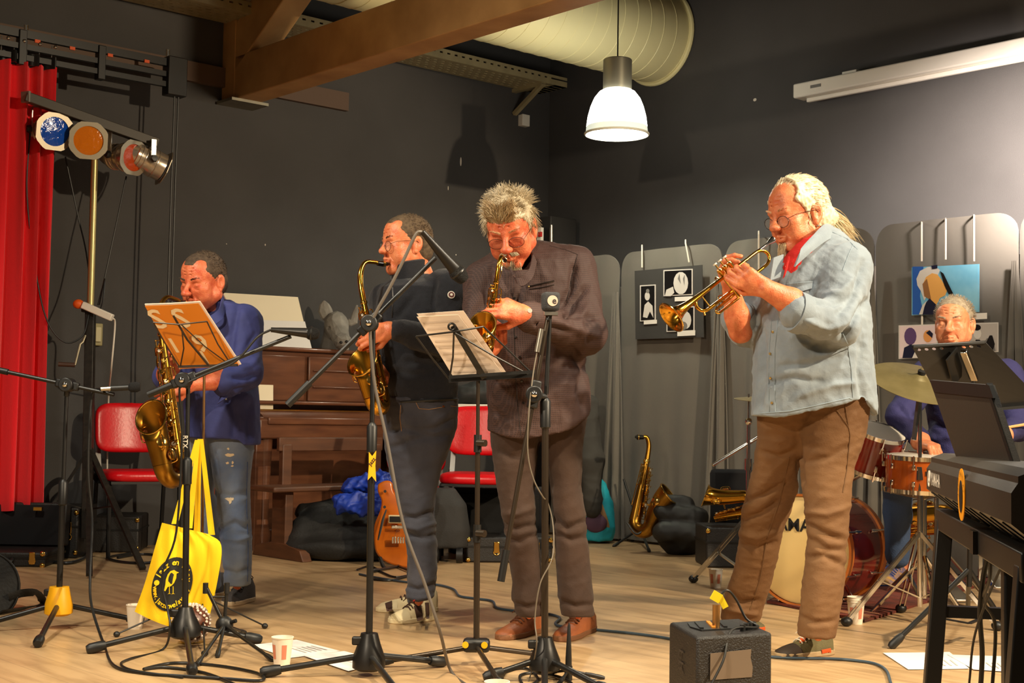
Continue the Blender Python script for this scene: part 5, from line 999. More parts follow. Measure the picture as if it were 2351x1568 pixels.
MB().tube([P(2290, 985, 6.62), P(2351, 975, 6.8), P(2420, 970, 6.9)], [.006, .0075, .0075], 8).obj('drumstick', M('hickory', (214, 170, 110), .5), label='pale wooden drumstick held above the snare', cat='drumstick')
# rug
mRug = M('faded persian rug', (126, 52, 36), .95, rgb2=(70, 36, 26), vscale=10, bump=.5, bscale=120)
ra, rb_, rc_, rd = PZ(1760, 1385), PZ(1985, 1430), PZ(2330, 1395), PZ(2230, 1290)
rug = MB().sheet(lambda u, v: lerp(lerp(ra, rb_, u), lerp(PZ(1960, 1300), PZ(2300, 1330), u), v)+V3((0, 0, .013+.003*math.sin(9*u+5*v))), 24, 18, .012).obj('rug', mRug, label='worn red patterned rug under the drum kit', cat='rug')
for k, (u0, u1) in enumerate(((.03, .06), (.09, .1))):
    MB().sheet(lambda u, v: lerp(lerp(ra, rb_, u*.96+.02), lerp(PZ(1960, 1300), PZ(2300, 1330), u*.96+.02), lerp(u0, u1, v))+V3((0, 0, .016)), 20, 1, .002).obj('border', M('rug border', (150, 96, 62), .95), rug)
# ================================================================== STANDS, MICS, MUSIC
mBronz = M('worn black tube', (62, 52, 42), .3, .5); mYel = M('yellow moulded plastic', (246, 178, 16), .45); mFoam = M('black mic foam', (14, 14, 15), .95, bump=.5, bscale=400)
mPaper = M('white sheet paper', (226, 206, 186), .7); mInk = M('grey print', (120, 104, 92), .8); mOrange = M('orange book cover', (214, 122, 22), .45)
def leg_rod(t, hub, foot, r=.011, cap=.02, mat=mBlackM):
    hub = V3(hub); foot = V3(foot); d = (foot-hub).normalized(); l = MB().cyl(hub, foot, r, n=12).obj('leg', mat, t)
    MB().lathe([(0, -.05), (cap*.8, -.05), (cap, -.03), (cap, .01), (cap*.7, .022), (0, .024)], foot, d, 14).obj('rubber_foot', mBlackP, l); return l
def hub_cone(t, c, z0, z1, r0, r1, mat, name='hub'):
    return MB().lathe([(0, z0), (r0*.7, z0), (r0, z0+.01), (r0, lerp(z0, z1, .35)), (lerp(r0, r1, .6), lerp(z0, z1, .7)), (r1, z1), (0, z1)], (c[0], c[1], 0), (0, 0, 1), 20).obj(name, mat, t, ang=50)
def microphone(label, tail, tip, kind='dyn', s=1.0):
    a = V3(tail); b = V3(tip); d = (b-a).normalized(); L = (b-a).length; t = thing('microphone', label, 'microphone', a)
    if kind == 'dyn':
        MB().lathe([(0, 0), (.0095, 0), (.0105, .02), (.0115, .03), (.012, .035), (.0195*s, L*.72), (.022*s, L*.76), (0, L*.76)], a, d, 20, False).obj('handle', M('dark mic body', (34, 31, 29), .35, .3), t)
        MB().lathe([(.022*s, L*.75), (.0255*s, L*.78), (.0262*s, L*.84), (.0225*s, L*.92), (.017*s, L*.98), (.006, L), (0, L)], a, d, 22).obj('grille', M('black mesh grille', (20, 19, 18), .55, .5, bump=.8, bscale=500), t); MB().lathe([(.0255*s, L*.80), (.0275*s, L*.81), (.0275*s, L*.83), (.0255*s, L*.84)], a, d, 22).obj('grille_band', mBlackM, t)
    else:
        MB().cyl(a, a+d*L*.25, .0095, n=14).obj('connector', mAlu, t); MB().cyl(a+d*L*.25, a+d*L*.72, .0125, n=16).obj('handle', mBlackP, t); MB().lathe([(.012, 0), (.021, .01), (.022, L*.22), (.016, L*.3), (0, L*.31)], a+d*L*.7, d, 18).obj('foam', mFoam, t)
    return t
def boom_stand(label, c, hubz, feet, clutch, boom, hubmat=mBlackM, hr=(.05, .022), tube=mBlackM, grip=None, low=.62, hubh=.12):
    c = V3(c); cl = V3(clutch); t = thing('microphone_stand', label, 'stand', (c.x, c.y, 0))
    hub_cone(t, c, hubz-hubh/2, hubz+hubh/2, hr[0], hr[1], hubmat)
    MB().bar((c.x-.06, c.y-.01, hubz+hubh*.3), (c.x-.02, c.y-.01, hubz+hubh*.3), .022, .03).obj('hub_screw', mBlackP, t, bevel=.006)
    top = V3((cl.x, cl.y, cl.z)); b = V3((c.x, c.y, hubz+hubh*.3)); mid = b.lerp(top, low)
    MB().cyl(b-V3((0, 0, hubh*.6)), mid, .0125, n=14).obj('lower_tube', tube, t); MB().cyl(mid, top, .0085, n=12).obj('upper_tube', tube, t)
    dv = (top-b).normalized(); MB().lathe([(.013, -.05), (.0185, -.045), (.0195, .045), (.0135, .055), (.009, .06)], mid, dv, 16).obj('height_grip', mBlackP, t)
    for f in feet: leg_rod(t, (c.x, c.y, hubz-.01), f)
    a, e = V3(boom[0]), V3(boom[1]); bd = (e-a).normalized(); near = a + bd*((cl-a).dot(bd))
    MB().cyl(a, e, .0085, n=12).obj('boom_arm', tube, t); MB().cyl(a, a+bd*.11, .0135, n=14).obj('counter_grip', mBlackP, t)
    cc = MB().cyl(near+V3((0, .035, 0)), near+V3((0, -.035, 0)), .03, n=20).obj('clutch', mBlackP, t, bevel=.004); MB().bar(near-bd*.05, near+bd*.05, .03, .036).obj('clutch_clamp', mBlackP, cc, bevel=.006); MB().ball(near+V3((0, -.04, 0)), (.012, .01, .012)).obj('clutch_bolt', mChrome, cc)
    MB().cyl(near+V3((.0, 0, 0)), top, .012, n=12).obj('clutch_neck', mBlackP, cc)
    return t
def FZ(x, y, z=.02): return PZ(x, y, z)
# A: yellow-hubbed stand, far left
cA = PZ(133, 1443); boom_stand('black microphone stand with a bright yellow tripod hub', cA, .115, [FZ(-60, 1440), FZ(88, 1474), FZ(318, 1424)], P(153, 908, cA.y), (P(-40, 842, cA.y-.02), P(262, 906, cA.y-.02)), mYel, (.058, .04), low=.5)
microphone('thin black microphone with foam cover beside the yellow-hubbed stand', P(232, 893, cA.y-.05), P(322, 888, cA.y-.03), 'cond')
# B: centre-left stand
cB = PZ(423, 1488); sB = boom_stand('black microphone stand standing before the yellow tote bag', cB, .1, [FZ(212, 1488), FZ(588, 1466), FZ(441, 1538)], P(432, 888, cB.y), (P(340, 906, cB.y-.03), P(668, 772, cB.y-.03)), hr=(.062, .026), low=.62)
put_text(MB(), 'RTX', .026, P(425, 1014, cB.y-.02), (0, 0, -1), (1, 0, 0), True).obj('lettering', mBone, sB, smooth=False)
microphone('black handheld microphone clipped over the navy shirt shoulder', P(622, 757, cB.y-.06), P(734, 767, cB.y-.04))
# C: stand with mic over the black sweater
cC = PZ(846, 1552); sC = boom_stand('black microphone stand with an orange star sticker and long raised boom', cC, .085, [FZ(612, 1542), FZ(1012, 1519), FZ(930, 1610)], P(857, 752, cC.y), (P(660, 930, cC.y-.06), P(1000, 592, cC.y-.02)), hr=(.058, .03), low=.64, hubh=.13)
pc = P(854, 1070, cC.y-.016); yl = MB().prism([(-.012, .05), (0, .035), (.014, .055), (.012, 0), (.016, -.055), (0, -.035), (-.014, -.05), (-.011, 0)], pc, (1, 0, 0), (0, 0, 1), .003).obj('sticker', mYel, sC); put_text(MB(), 'Jazz', .02, pc+V3((0, -.0025, .016)), (.6, 0, .8), (-.8, 0, .6), True).obj('sticker_lettering', mBlackP, yl, smooth=False)
microphone('black handheld microphone at the end of the long raised boom', P(970, 532, cC.y-.1), P(1068, 646, cC.y-.02), s=1.15)
# E: stand with flagged square mic
cE = PZ(1250, 1562); sE = boom_stand('black microphone stand with a boom arm hanging down to the floor side', cE, .09, [FZ(1124, 1552), FZ(1395, 1585), FZ(1250, 1680)], P(1252, 912, cE.y), (P(1150, 1335, cE.y-.08), P(1258, 726, cE.y-.02)), hr=(.055, .026), low=.93, tube=mBronz)
sm = MB().cyl(P(1254, 905, cE.y), P(1262, 728, cE.y), .008, n=12).obj('mast', mBlackM, sE)
mf = thing('flagged_microphone', 'microphone in a square grey foam cover marked with a pale round logo', 'microphone', P(1262, 716, cE.y-.03)); c = P(1264, 693, cE.y-.03); s_ = PXM(cE.y)
MB().box(c, (.058, .05, .068), rotz(.25), 1.08).obj('foam_cover', M('charcoal foam', (52, 52, 54), .95, bump=.4, bscale=300), mf, bevel=.012)
fx = V3((math.cos(.25), math.sin(.25), 0)); fn_ = V3((math.sin(.25), -math.cos(.25), 0)); MB().cyl(c+fn_*.0255+V3((0, 0, .002)), c+fn_*.0275+V3((0, 0, .002)), .019, n=28).obj('logo_disc', M('pale logo', (196, 168, 150), .7), mf); put_text(MB(), 'e', .034, c+fn_*.0285+fx*.006+V3((0, 0, .002)), fx, (0, 0, 1), True).obj('logo_letter', M('charcoal print', (40, 38, 38), .8), mf, smooth=False)
MB().bar(c+V3((-.022, 0, -.042)), c+V3((.026, 0, -.042)), .035, .012).obj('collar', mAlu, mf); MB().cyl(c+V3((0, 0, -.045)), P(1258, 735, cE.y-.03), .008).obj('handle', mBlackP, mf)
MB().cyl(P(1243, 755, cE.y-.05), P(1233, 808, cE.y-.05), .0095, n=12).obj('cable_connector', mAlu, mf)
# D: wire music stand with sheet music
cD = PZ(1093, 1528); tD = thing('music_stand', 'black folding wire music stand holding printed sheet music', 'music stand', (cD.x, cD.y, 0))
MB().box((cD.x, cD.y, .075), (.1, .06, .05)).obj('hub', mBlackP, tD, bevel=.014)
for k in (-1, 1): MB().cyl((cD.x+k*.035-.005, cD.y-.028, .08), (cD.x+k*.035-.005, cD.y-.034, .08), .012, n=14).obj('hub_cap', mYel, tD)
for f in ((872, 1520), (1246, 1503), (1150, 1572)): leg_rod(tD, (cD.x, cD.y, .07), FZ(*f), .0095, .015, mBronz)
top = P(1098, 850, cD.y); b = V3((cD.x, cD.y, .05)); z1, z2 = b.lerp(top, .42), b.lerp(top, .74)
MB().cyl(b, z1, .0115, n=12).obj('lower_tube', mBronz, tD); MB().cyl(z1, z2, .0095, n=12).obj('middle_tube', mBronz, tD); MB().cyl(z2, top, .007, n=12).obj('upper_tube', mBronz, tD)
for q in (z1, z2):
    g = MB().cyl(q-V3((0, 0, .035)), q+V3((0, 0, .03)), .015, n=14).obj('height_grip', mBlackP, tD); MB().cyl(q+V3((0, -.01, 0)), q+V3((.03, -.03, 0)), .013, n=14).obj('grip_screw', mBronz, g)
dT = cD.y-.12; dB = cD.y+.0
def wire(t, name, pts, r=.0035, mat=mBlackM): return MB().tube([P(*p) for p in pts], r, 8).obj(name, mat, t)
MB().bar(P(1030, 873, dB), P(1232, 860, dB), .02, .018).obj('tray_bar', mBlackM, tD); MB().bar(P(1030, 866, dB-.03), P(1232, 853, dB-.03), .006, .012).obj('tray_lip', mBlackM, tD)
MB().bar(P(1040, 748, dT), P(1112, 868, dB-.02), .022, .008, up=(0, -1, 0)).obj('desk_spine', mBlackM, tD)
MB().torus(P(1037, 750, dT-.008), (0, 1, .2), .012, .004, 18).obj('spine_ring', mBlackM, tD)
wire(tD, 'desk_arm', [(955, 772, dT), (1040, 762, dT-.01), (1110, 750, dT)]); wire(tD, 'desk_arm', [(955, 772, dT), (990, 820, dT+.06), (1032, 872, dB)]); wire(tD, 'desk_arm', [(1110, 750, dT), (1165, 802, dT+.06), (1222, 858, dB)]); wire(tD, 'desk_arm', [(1045, 765, dT-.01), (1130, 815, dT+.03), (1218, 862, dB)]); wire(tD, 'desk_arm', [(1042, 765, dT-.01), (1040, 820, dT+.05), (1032, 870, dB)])
def leaf(label, cs, d0, d1, back=.03, lines=True, grp=None):
    tl, tr_, br_, bl = cs; q = lambda x, y, t: P(x, y, lerp(d0, d1, t)+back)
    f = lambda u, v: lerp(lerp(q(*tl, 0), q(*tr_, 0), u), lerp(q(*bl, 1), q(*br_, 1), u), v)+V3((0, .006*math.sin(u*3.1)*math.sin(v*3), 0))
    o = MB().sheet(f, 10, 10, .0012).obj('sheet_music', mPaper, label=label, cat='sheet music', group=grp)
    if lines:
        for k in range(9):
            v = .09+.1*k; MB().sheet(lambda u, w: f(.08+.82*u, v+.028*w)+V3((0, -.0025, 0)), 8, 1).obj('stave', M('faint staves', (206, 186, 168), .8), o)
    return o
leaf('white sheet music leaning on the black wire stand', ((957, 727), (1052, 722), (1158, 862), (1042, 867)), dT, dB, .022); leaf('back page of sheet music showing behind the front page on the wire stand', ((957, 720), (1064, 713), (1164, 858), (1060, 866)), dT, dB, .034, False)
# F: wire stand with orange songbook (pole seen under the book)
cF = PZ(460, 1448); cF.y = 5.82; cF.x = P(466, 1300, 5.82).x; tF = thing('music_stand', 'slim bronze music stand holding an orange songbook', 'music stand', (cF.x, cF.y, 0)); mBz = M('bronze tube', (150, 112, 70), .3, .8)
topF = P(469, 850, cF.y); MB().cyl((cF.x, cF.y, .06), topF, .0055, n=10).obj('pole', mBz, tF)
MB().cyl(V3((cF.x, cF.y, .3)), V3((cF.x, cF.y, .36)), .011, n=12).obj('height_grip', mBz, tF)
for f in ((268, 1456), (608, 1437), (470, 1500)):
    q = FZ(*f, .012); l = MB().cyl((cF.x, cF.y, .16), q, .0035, n=8).obj('leg', mBlackM, tF); MB().ball(q, (.014, .014, .012)).obj('rubber_foot', mBlackP, l)
e0, e1 = cF.y-.12, cF.y+.02
MB().bar(P(410, 842, e1-.02), P(545, 838, e1-.02), .03, .01).obj('tray_bar', mBronz, tF); wire(tF, 'desk_arm', [(352, 740, e0-.02), (410, 745, e0-.03), (475, 738, e0-.02)], .003, mBronz); wire(tF, 'desk_arm', [(398, 725, e0-.03), (430, 780, e0+.03), (480, 840, e1-.03)], .0045, mBronz); wire(tF, 'desk_arm', [(352, 740, e0-.02), (380, 790, e0+.04), (412, 842, e1-.03)], .003, mBronz); wire(tF, 'desk_arm', [(475, 738, e0-.02), (500, 790, e0+.04), (530, 836, e1-.03)], .003, mBronz); wire(tF, 'desk_arm', [(416, 745, e0-.03), (470, 795, e0+.03), (520, 832, e1-.03)], .0025, mBronz); wire(tF, 'desk_arm', [(418, 760, e0-.03), (422, 800, e0+.03), (414, 842, e1-.03)], .003, mBronz)
bkF = lambda x, y, t, o=0: P(x, y, lerp(e0, e1, t)+.02+o)
bk = thing('songbook', 'open songbook with an orange cover and big white letters', 'book', bkF(413, 845, 1))
for nm, cs in (('cover', ((333, 702), (394, 700), (480, 843), (413, 846))), ('cover', ((394, 700), (456, 696), (549, 838), (480, 843)))):
    tl, tr_, br_, bl = cs; MB().sheet(lambda u, v: lerp(lerp(bkF(*tl, 0), bkF(*tr_, 0), u), lerp(bkF(*bl, 1), bkF(*br_, 1), u), v), 4, 4, .003).obj(nm, mOrange, bk)
    MB().sheet(lambda u, v: lerp(lerp(bkF(tl[0], tl[1]-5, 0, .012), bkF(tr_[0]+4, tr_[1]-5, 0, .012), u), lerp(bkF(*bl, 1, .012), bkF(br_[0]+5, br_[1]-3, 1, .012), u), v), 4, 4, .008).obj('pages', mPaper, bk)
bx1 = (bkF(456, 696, 0)-bkF(394, 700, 0)).normalized(); by1 = (bkF(394, 700, 0)-bkF(480, 843, 1)).normalized(); mLet = M('pale cover lettering', (226, 196, 150), .6)
for ch, x, y, tt, sz in (('S', 362, 735, .22, .13), ('S', 416, 733, .24, .13), ('1', 400, 795, .66, .1), ('9', 462, 790, .62, .12), ('l', 470, 822, .85, .09)):
    put_text(MB(), ch, sz, bkF(x, y, tt, -.006), bx1, by1, True).obj('letter', mLet, bk, smooth=False)
# orchestral desk behind the keyboard
dG = 5.8; cG = V3((P(2225, 1200, dG).x, dG, 0)); tG = thing('music_stand', 'black perforated metal music desk on a chrome post behind the keyboard', 'music stand', cG)
q4 = [P(2094, 796, dG-.14), P(2262, 786, dG-.1), P(2400, 930, dG+.06), P(2172, 948, dG+.04)]
dk_ = MB(); fq = lambda u, v: lerp(lerp(q4[0], q4[1], u), lerp(q4[3], q4[2], u), v); hv, hr_ = .05, .03; gu = (q4[1]-q4[0]).length; gv = (lerp(q4[3], q4[2], .5)-lerp(q4[0], q4[1], .5)).length
dk_.sheet(lambda u, v: fq(u, .1+.9*v), 6, 6); hcs = [.07+.1*k for k in range(9) if not 3 < k < 6]; last = 0.0     # top strip with real round holes
for hc_ in hcs:
    dk_.sheet(lambda u, v: fq(lerp(last, hc_-.04, u), .1*v), 2, 1); ins_, out_ = [], []
    for k in range(16):
        a = 2*math.pi*k/16; c_a, s_a = math.cos(a), math.sin(a); m_ = max(abs(c_a), abs(s_a)); ins_.append(fq(hc_+.008*c_a/gu, hv+.008*s_a/gv)); out_.append(fq(hc_+.04*c_a/m_, hv+.05*s_a/m_))
    dk_.rings([out_, ins_], caps=False); last = hc_+.04
dk_.sheet(lambda u, v: fq(lerp(last, 1, u), .1*v), 2, 1); dko = dk_.obj('desk', mBlackM, tG, smooth=False); sd_ = dko.modifiers.new('thickness', 'SOLIDIFY'); sd_.thickness = .003; sd_.offset = 0; MB().bar(q4[3], q4[2], .05, .012).obj('tray', mBlackM, tG); MB().bar(q4[0], q4[1], .012, .016).obj('top_edge', mBlackM, tG, bevel=.004)
MB().bar(P(2212, 806, dG-.15), P(2238, 872, dG-.04), .03, .02).obj('desk_bracket', mChrome, tG, bevel=.004); MB().bar(P(2185, 812, dG-.145), P(2200, 872, dG-.05), .08, .006, up=(0, -1, .5)).obj('back_plate', mBlackM, tG)
MB().cyl(P(2234, 868, dG-.02), (cG.x, cG.y, .25), .011, n=12).obj('post', mBlackM, tG)
for f in ((2052, 1478), (2222, 1400), (2330, 1470)): leg_rod(tG, (cG.x, cG.y, .32), FZ(*f), .011, .018)
for f in ((2110, 1462), (2290, 1455)): MB().bar((cG.x, cG.y, .1), V3((cG.x, cG.y, .32)).lerp(FZ(*f), .7), .02, .005).obj('strut', mBlackM, tG)
q = [P(2118, 788, dG-.12), P(2172, 784, dG-.11), P(2180, 800, dG-.09), P(2124, 806, dG-.1)]
# small peg stand
hp = V3(PZ(514, 1478)); tP_ = thing('peg_stand', 'small black folding instrument stand with two upright pegs', 'stand', hp); hz_ = .075
MB().ball((hp.x, hp.y, hz_), (.036, .03, .036)).obj('hub', mBlackP, tP_); MB().cyl((hp.x, hp.y, hz_), (hp.x+.05, hp.y-.02, hz_+.02), .008).obj('hub_screw', mBlackP, tP_)
for e in ((455, 1522), (622, 1512), (500, 1503), (560, 1452)): leg_rod(tP_, (hp.x, hp.y, hz_), FZ(*e, .01), .007, .01)
ups = [P(472, 1345, hp.y), P(521, 1345, hp.y)]
for e in ups:
    pg = MB().cyl((hp.x, hp.y, hz_), e, .0075, n=10).obj('peg_arm', mBlackM, tP_); MB().cyl(e-V3((0, 0, .03)), e+V3((0, 0, .012)), .011, n=12).obj('peg_cap', mBlackP, pg)
MB().cyl(ups[0].lerp(V3((hp.x, hp.y, hz_)), .28), ups[1].lerp(V3((hp.x, hp.y, hz_)), .28), .004).obj('cross_wire', mBlackM, tP_)
# upright flute peg near stand E
fp = P(1305, 1545, 4.95); fp.z = 0; tq = thing('flute_peg', 'thin black tapered flute peg standing beside the hanging boom stand', 'stand', fp); MB().lathe([(0, .03), (.012, .03), (.011, .08), (.005, .19), (.002, .2), (0, .2)], fp, (0, 0, 1), 14).obj('peg', mBlackP, tq); MB().cyl(fp, fp+V3((0, 0, .05)), .014, n=12).obj('socket', mBlackP, tq)
for a in (.2, 2.3, 4.4): leg_rod(tq, fp+V3((0, 0, .035)), fp+V3((.11*math.cos(a), .11*math.sin(a), .01)), .005, .008)
# saxophone floor stand in the back
sb = PZ(1470, 1250); tS = thing('saxophone_stand', 'low black saxophone stand holding the upright brass saxophone', 'stand', sb)
for e in ((1412, 1252), (1490, 1264), (1530, 1245), (1452, 1240)): leg_rod(tS, (sb.x, sb.y, .12), FZ(*e, .01), .009, .012)
MB().cyl((sb.x, sb.y, .1), P(1432, 1100, sb.y+.1), .008).obj('back_post', mBlackM, tS); MB().tube(spline([P(1440, 1200, 9.6), P(1462, 1226, 9.56), P(1485, 1208, 9.58)], 5), .008).obj('cradle', mBlackM, tS)
# ---------------------------------------------------------------- lighting stand with four cans
fb = PZ(196, 1278); fb.y = 8.75; fb.x = P(200, 1200, 8.75).x; fb.z = 0; dl = 8.75
tl = thing('lighting_stand', 'tall wind-up lighting stand with a black square mast and pale inner tube', 'lighting stand', fb)
mMast = M('scuffed black mast', (30, 27, 24), .45, .3, rgb2=(50, 44, 38), vscale=30)
MB().bar(V3((fb.x, fb.y, .12)), P(208, 706, dl), .056, .056, up=(1, 0, 0)).obj('mast', mMast, tl, bevel=.004); MB().cyl(P(207, 720, dl), P(219, 300, dl), .022, n=16).obj('inner_tube', M('pale inner tube', (196, 176, 120), .35, .7), tl)
MB().box(P(206, 712, dl), (.085, .085, .03)).obj('mast_collar', mBlackP, tl, bevel=.006)
for e in ((45, 1275), (328, 1306), (205, 1320)): 
    q = FZ(*e, .02); MB().bar(V3((fb.x, fb.y, .68)), q, .035, .02).obj('leg', mMast, tl); MB().bar((fb.x, fb.y, .3), V3((fb.x, fb.y, .68)).lerp(q, .5), .025, .008).obj('brace', mMast, tl)
cr = MB().tube([P(196, 770, dl-.04), P(190, 785, dl-.06), P(184, 790, dl-.07), P(172, 838, dl-.08)], .008, 8).obj('crank_arm', mSteel, tl); MB().cyl(P(172, 838, dl-.08), P(134, 836, dl-.1), .014, n=12).obj('crank_handle', M('wooden crank grip', (70, 44, 30), .6), cr)
MB().bar(P(58, 222, dl-.32), P(362, 330, dl+.08), .06, .06).obj('crossbar', M('dark grey bar', (62, 57, 50), .5, .2), tl, bevel=.004); MB().bar(P(57, 222, dl-.33), P(62, 223, dl-.315), .066, .066).obj('end_cap', M('grey cap', (120, 116, 110), .5), tl)
MB().box(P(214, 296, dl), (.06, .06, .1)).obj('bar_clamp', mMast, tl)
mCan = M('polished aluminium can', (206, 192, 174), .25, .75, var=.1, vscale=10)
def par(label, cpx, d, aim, gel, hang, s=1.0):
    c = P(*cpx, d); ax = V3(aim).normalized(); t = thing('stage_lamp', label, 'stage lamp', c-V3((0, 0, .1)), 'stage lamps on the wind-up stand')
    r = .095*s; MB().lathe([(0, -.3*s), (.035*s, -.3*s), (.05*s, -.27*s), (.075*s, -.2*s), (.084*s, -.195*s), (.084*s, -.12*s), (r*.95, -.1*s), (r, -.085*s), (r, .0)], c, ax, 30, False).obj('can', mCan, t, ang=25)
    for k in (-.17, -.14, -.06): MB().torus(c+ax*k*s, ax, r*(.9 if k < -.1 else 1.0), .004, 28).obj('rib', mCan, t)
    m = frame(c+ax*.012, (1, .2, .0), ax); w = .115*s; oc = [(w, w*.5), (w*.5, w), (-w*.5, w), (-w, w*.5), (-w, -w*.5), (-w*.5, -w), (w*.5, -w), (w, -w*.5)]
    up = (V3((0, 0, 1))-ax*ax.z).normalized(); rt = up.cross(ax)
    fr = MB(); n = 32; outer = []; 
    for k in range(n):
        a = 2*math.pi*k/n; rr = w*min(1/max(abs(math.cos(a)), 1e-6), 1/max(abs(math.sin(a)), 1e-6), 1.5/(abs(math.cos(a))+abs(math.sin(a)))); outer.append((rr*math.cos(a), rr*math.sin(a)))
    R_ = []
    for zz, sc2 in ((0, 'o'), (.004, 'o'), (.004, 'i'), (0, 'i')): R_.append([c+ax*(.012+zz)+rt*(p[0] if sc2 == 'o' else .09*s*math.cos(2*math.pi*i/n))+up*(p[1] if sc2 == 'o' else .09*s*math.sin(2*math.pi*i/n)) for i, p in enumerate(outer)])
    fr.rings(R_, closed=True).obj('gel_frame', M('frosted aluminium frame', (176, 166, 146), .45, .9), t, smooth=False)
    MB().lathe([(.092*s, .008), (.06*s, .012), (.0, .015)], c, ax, 24).obj('gel', gel, t)
    tp = P(*hang, d); side = rt
    for sd in (-1, 1):
        pv = c-ax*.1*s+side*(sd*(r+.012)); MB().bar(pv, V3((pv.x, pv.y, tp.z)), .03, .005, up=side).obj('yoke_arm', mAlu, t)
        MB().lathe([(0, 0), (.022, .0), (.026, .012), (.02, .03), (0, .032)], pv, side*sd, 6).obj('tilt_knob', mBlackP, t)
    MB().bar(c-ax*.1*s+side*(r+.012)+V3((0, 0, tp.z-(c-ax*.1*s).z)), c-ax*.1*s-side*(r+.012)+V3((0, 0, tp.z-(c-ax*.1*s).z)), .03, .005).obj('yoke_top', mAlu, t)
    return t
gB = M('blue gel', (16, 78, 190), .12, bump=.7, bscale=22, coat=.5); gA = M('amber gel', (220, 120, 16), .12, bump=.7, bscale=22, coat=.5); gR = M('red amber gel', (190, 70, 16), .15, bump=.7, bscale=22, coat=.5); gD = M('dark red gel', (110, 26, 14), .2, coat=.5)
par('aluminium stage lamp with a blue gel', (124, 302), dl-.22, (.62, -.78, -.15), gB, (110, 245)); par('aluminium stage lamp with an amber gel above the pale inner tube', (203, 323), dl-.16, (.36, -.93, -.14), gA, (195, 272))
par('aluminium stage lamp turned sideways with an orange-red gel', (304, 362), dl-.02, (.83, -.55, -.12), gR, (275, 305), .95); par('aluminium stage lamp turned away at the end of the crossbar', (372, 385), dl+.12, (.8, .5, -.35), gD, (352, 330), .95)
# power strip and wall socket
ps = thing('power_strip', 'white power strip with orange end hung on the lighting mast', 'power strip', P(215, 712, dl-.05)); MB().bar(P(190, 700, dl-.06), P(258, 730, dl-.06), .055, .045).obj('casing', mWhiteP, ps, bevel=.006); MB().ball(P(180, 698, dl-.06), (.035, .03, .03), 10, 8).obj('plug', M('orange plug', (226, 92, 20), .5), ps)
wc_ = spline([P(258, 730, dl-.05), P(264, 745, dl), P(256, 840, dl+.05), P(250, 900, 9.2), P(248, 960, 9.25), P(246, 1100, 9.3), PZ(250, 1268, .01)], 6); MB().tube(wc_, .0055, 6).obj('power_cord', mWhiteP, ps)
so = onL(222, 768, .02); sk_ = thing('wall_socket', 'small beige socket plate on the dark wall behind the lighting mast', 'socket', so); MB().box(so, (.075, .03, .15), ROOM).obj('plate', M('aged beige plastic', (150, 140, 96), .5), sk_, bevel=.006); MB().box(so+V*.02, (.04, .02, .1), ROOM).obj('cover', M('pale plastic', (190, 180, 140), .5), sk_, bevel=.004)
# ================================================================== CURTAIN AND TRACK
mRedC = M('red stage velvet', (226, 8, 26), .85, bump=.15, bscale=200, sheen=.3)
qc = .42; pe = pq(onL(113, 600, qc))[0]; zt = onL(60, 148, qc).z; zb = onL(60, 1172, qc).z
cu = thing('stage_curtain', 'heavy red pleated stage curtain hanging at the end of its track', 'curtain', W(pe+.4, qc, max(zb, .02)))
def cw(u, v):
    p = pe+.9*u; ph = u*58+1.2*math.sin(u*9); return W(p, qc+(.045+.03*v)*math.sin(ph)+.012*math.sin(ph*2.3+v*4), lerp(zt, zb, v)+.006*math.sin(ph))
MB().sheet(cw, 150, 14, .004).obj('cloth', mRedC, cu, ang=80)
MB().sheet(lambda u, v: W(pe+.9*u, qc+.035*math.sin(u*46+.8*math.sin(u*9))+.012*math.sin(2.3*(u*46)), lerp(zt+.07, zt-.005, v)), 120, 2, .008).obj('heading_tape', mBlackP, cu)
for k in range(11): MB().cyl(W(pe+.03+k*.08, qc, zt+.02), W(pe+.03+k*.08, qc, zt+.15), .004, n=6).obj('hook', mChrome, cu)
tk = thing('curtain_track', 'black double curtain track with pulleys hung below the ceiling on the left', 'curtain track', W(pe, qc, onL(380, 165, qc).z))
z0 = onL(200, 118, qc).z; z1 = onL(200, 160, qc).z; p1 = pq(onL(408, 165, qc))[0]
for i, zz in enumerate((z0+.03, z0-.05, z1)): MB().bar(W(p1, qc, zz), W(p1+3.6, qc, zz), .035, .035 if i else .05).obj('rail', mBlackM, tk)
MB().box(W(p1+.02, qc, (z0+z1)/2), (.14, .09, .26), ROOM).obj('pulley_block', mBlackM, tk, bevel=.006)
for k in range(4): MB().box(W(p1+.55+k*.52, qc, (z0+z1)/2), (.05, .06, .22), ROOM).obj('hanger_clip', mBlackM, tk, bevel=.004)
for px, py in ((385, 128), (60, 72)): MB().cyl(onL(px, py-14, qc), onL(px, py+14, qc), .014, n=10).obj('ceiling_bolt', mChrome, tk)
for px, py in ((86, 95), (166, 111), (253, 127), (337, 141)): MB().box(onL(px, py, qc+.025), (.035, .01, .02), ROOM).obj('tag', M('orange tag', (206, 80, 20), .6), tk)
for k in range(9): MB().ball(W(pe+.02+k*.1, qc+.03, z0-.02), .012, 8, 6).obj('runner', mChrome, tk)
for i, (xa, xb) in enumerate(((397, 382), (406, 391))): MB().tube([onL(xa+6, 160, qc), onL((xa+xb)/2+4, 420, qc), onL(xb, 800, qc), onL(xb-3, 1080, qc)], .006, 6).obj('rope', mBlackP, label='thin black pull rope hanging down from the curtain track' , cat='rope', group='pull ropes')
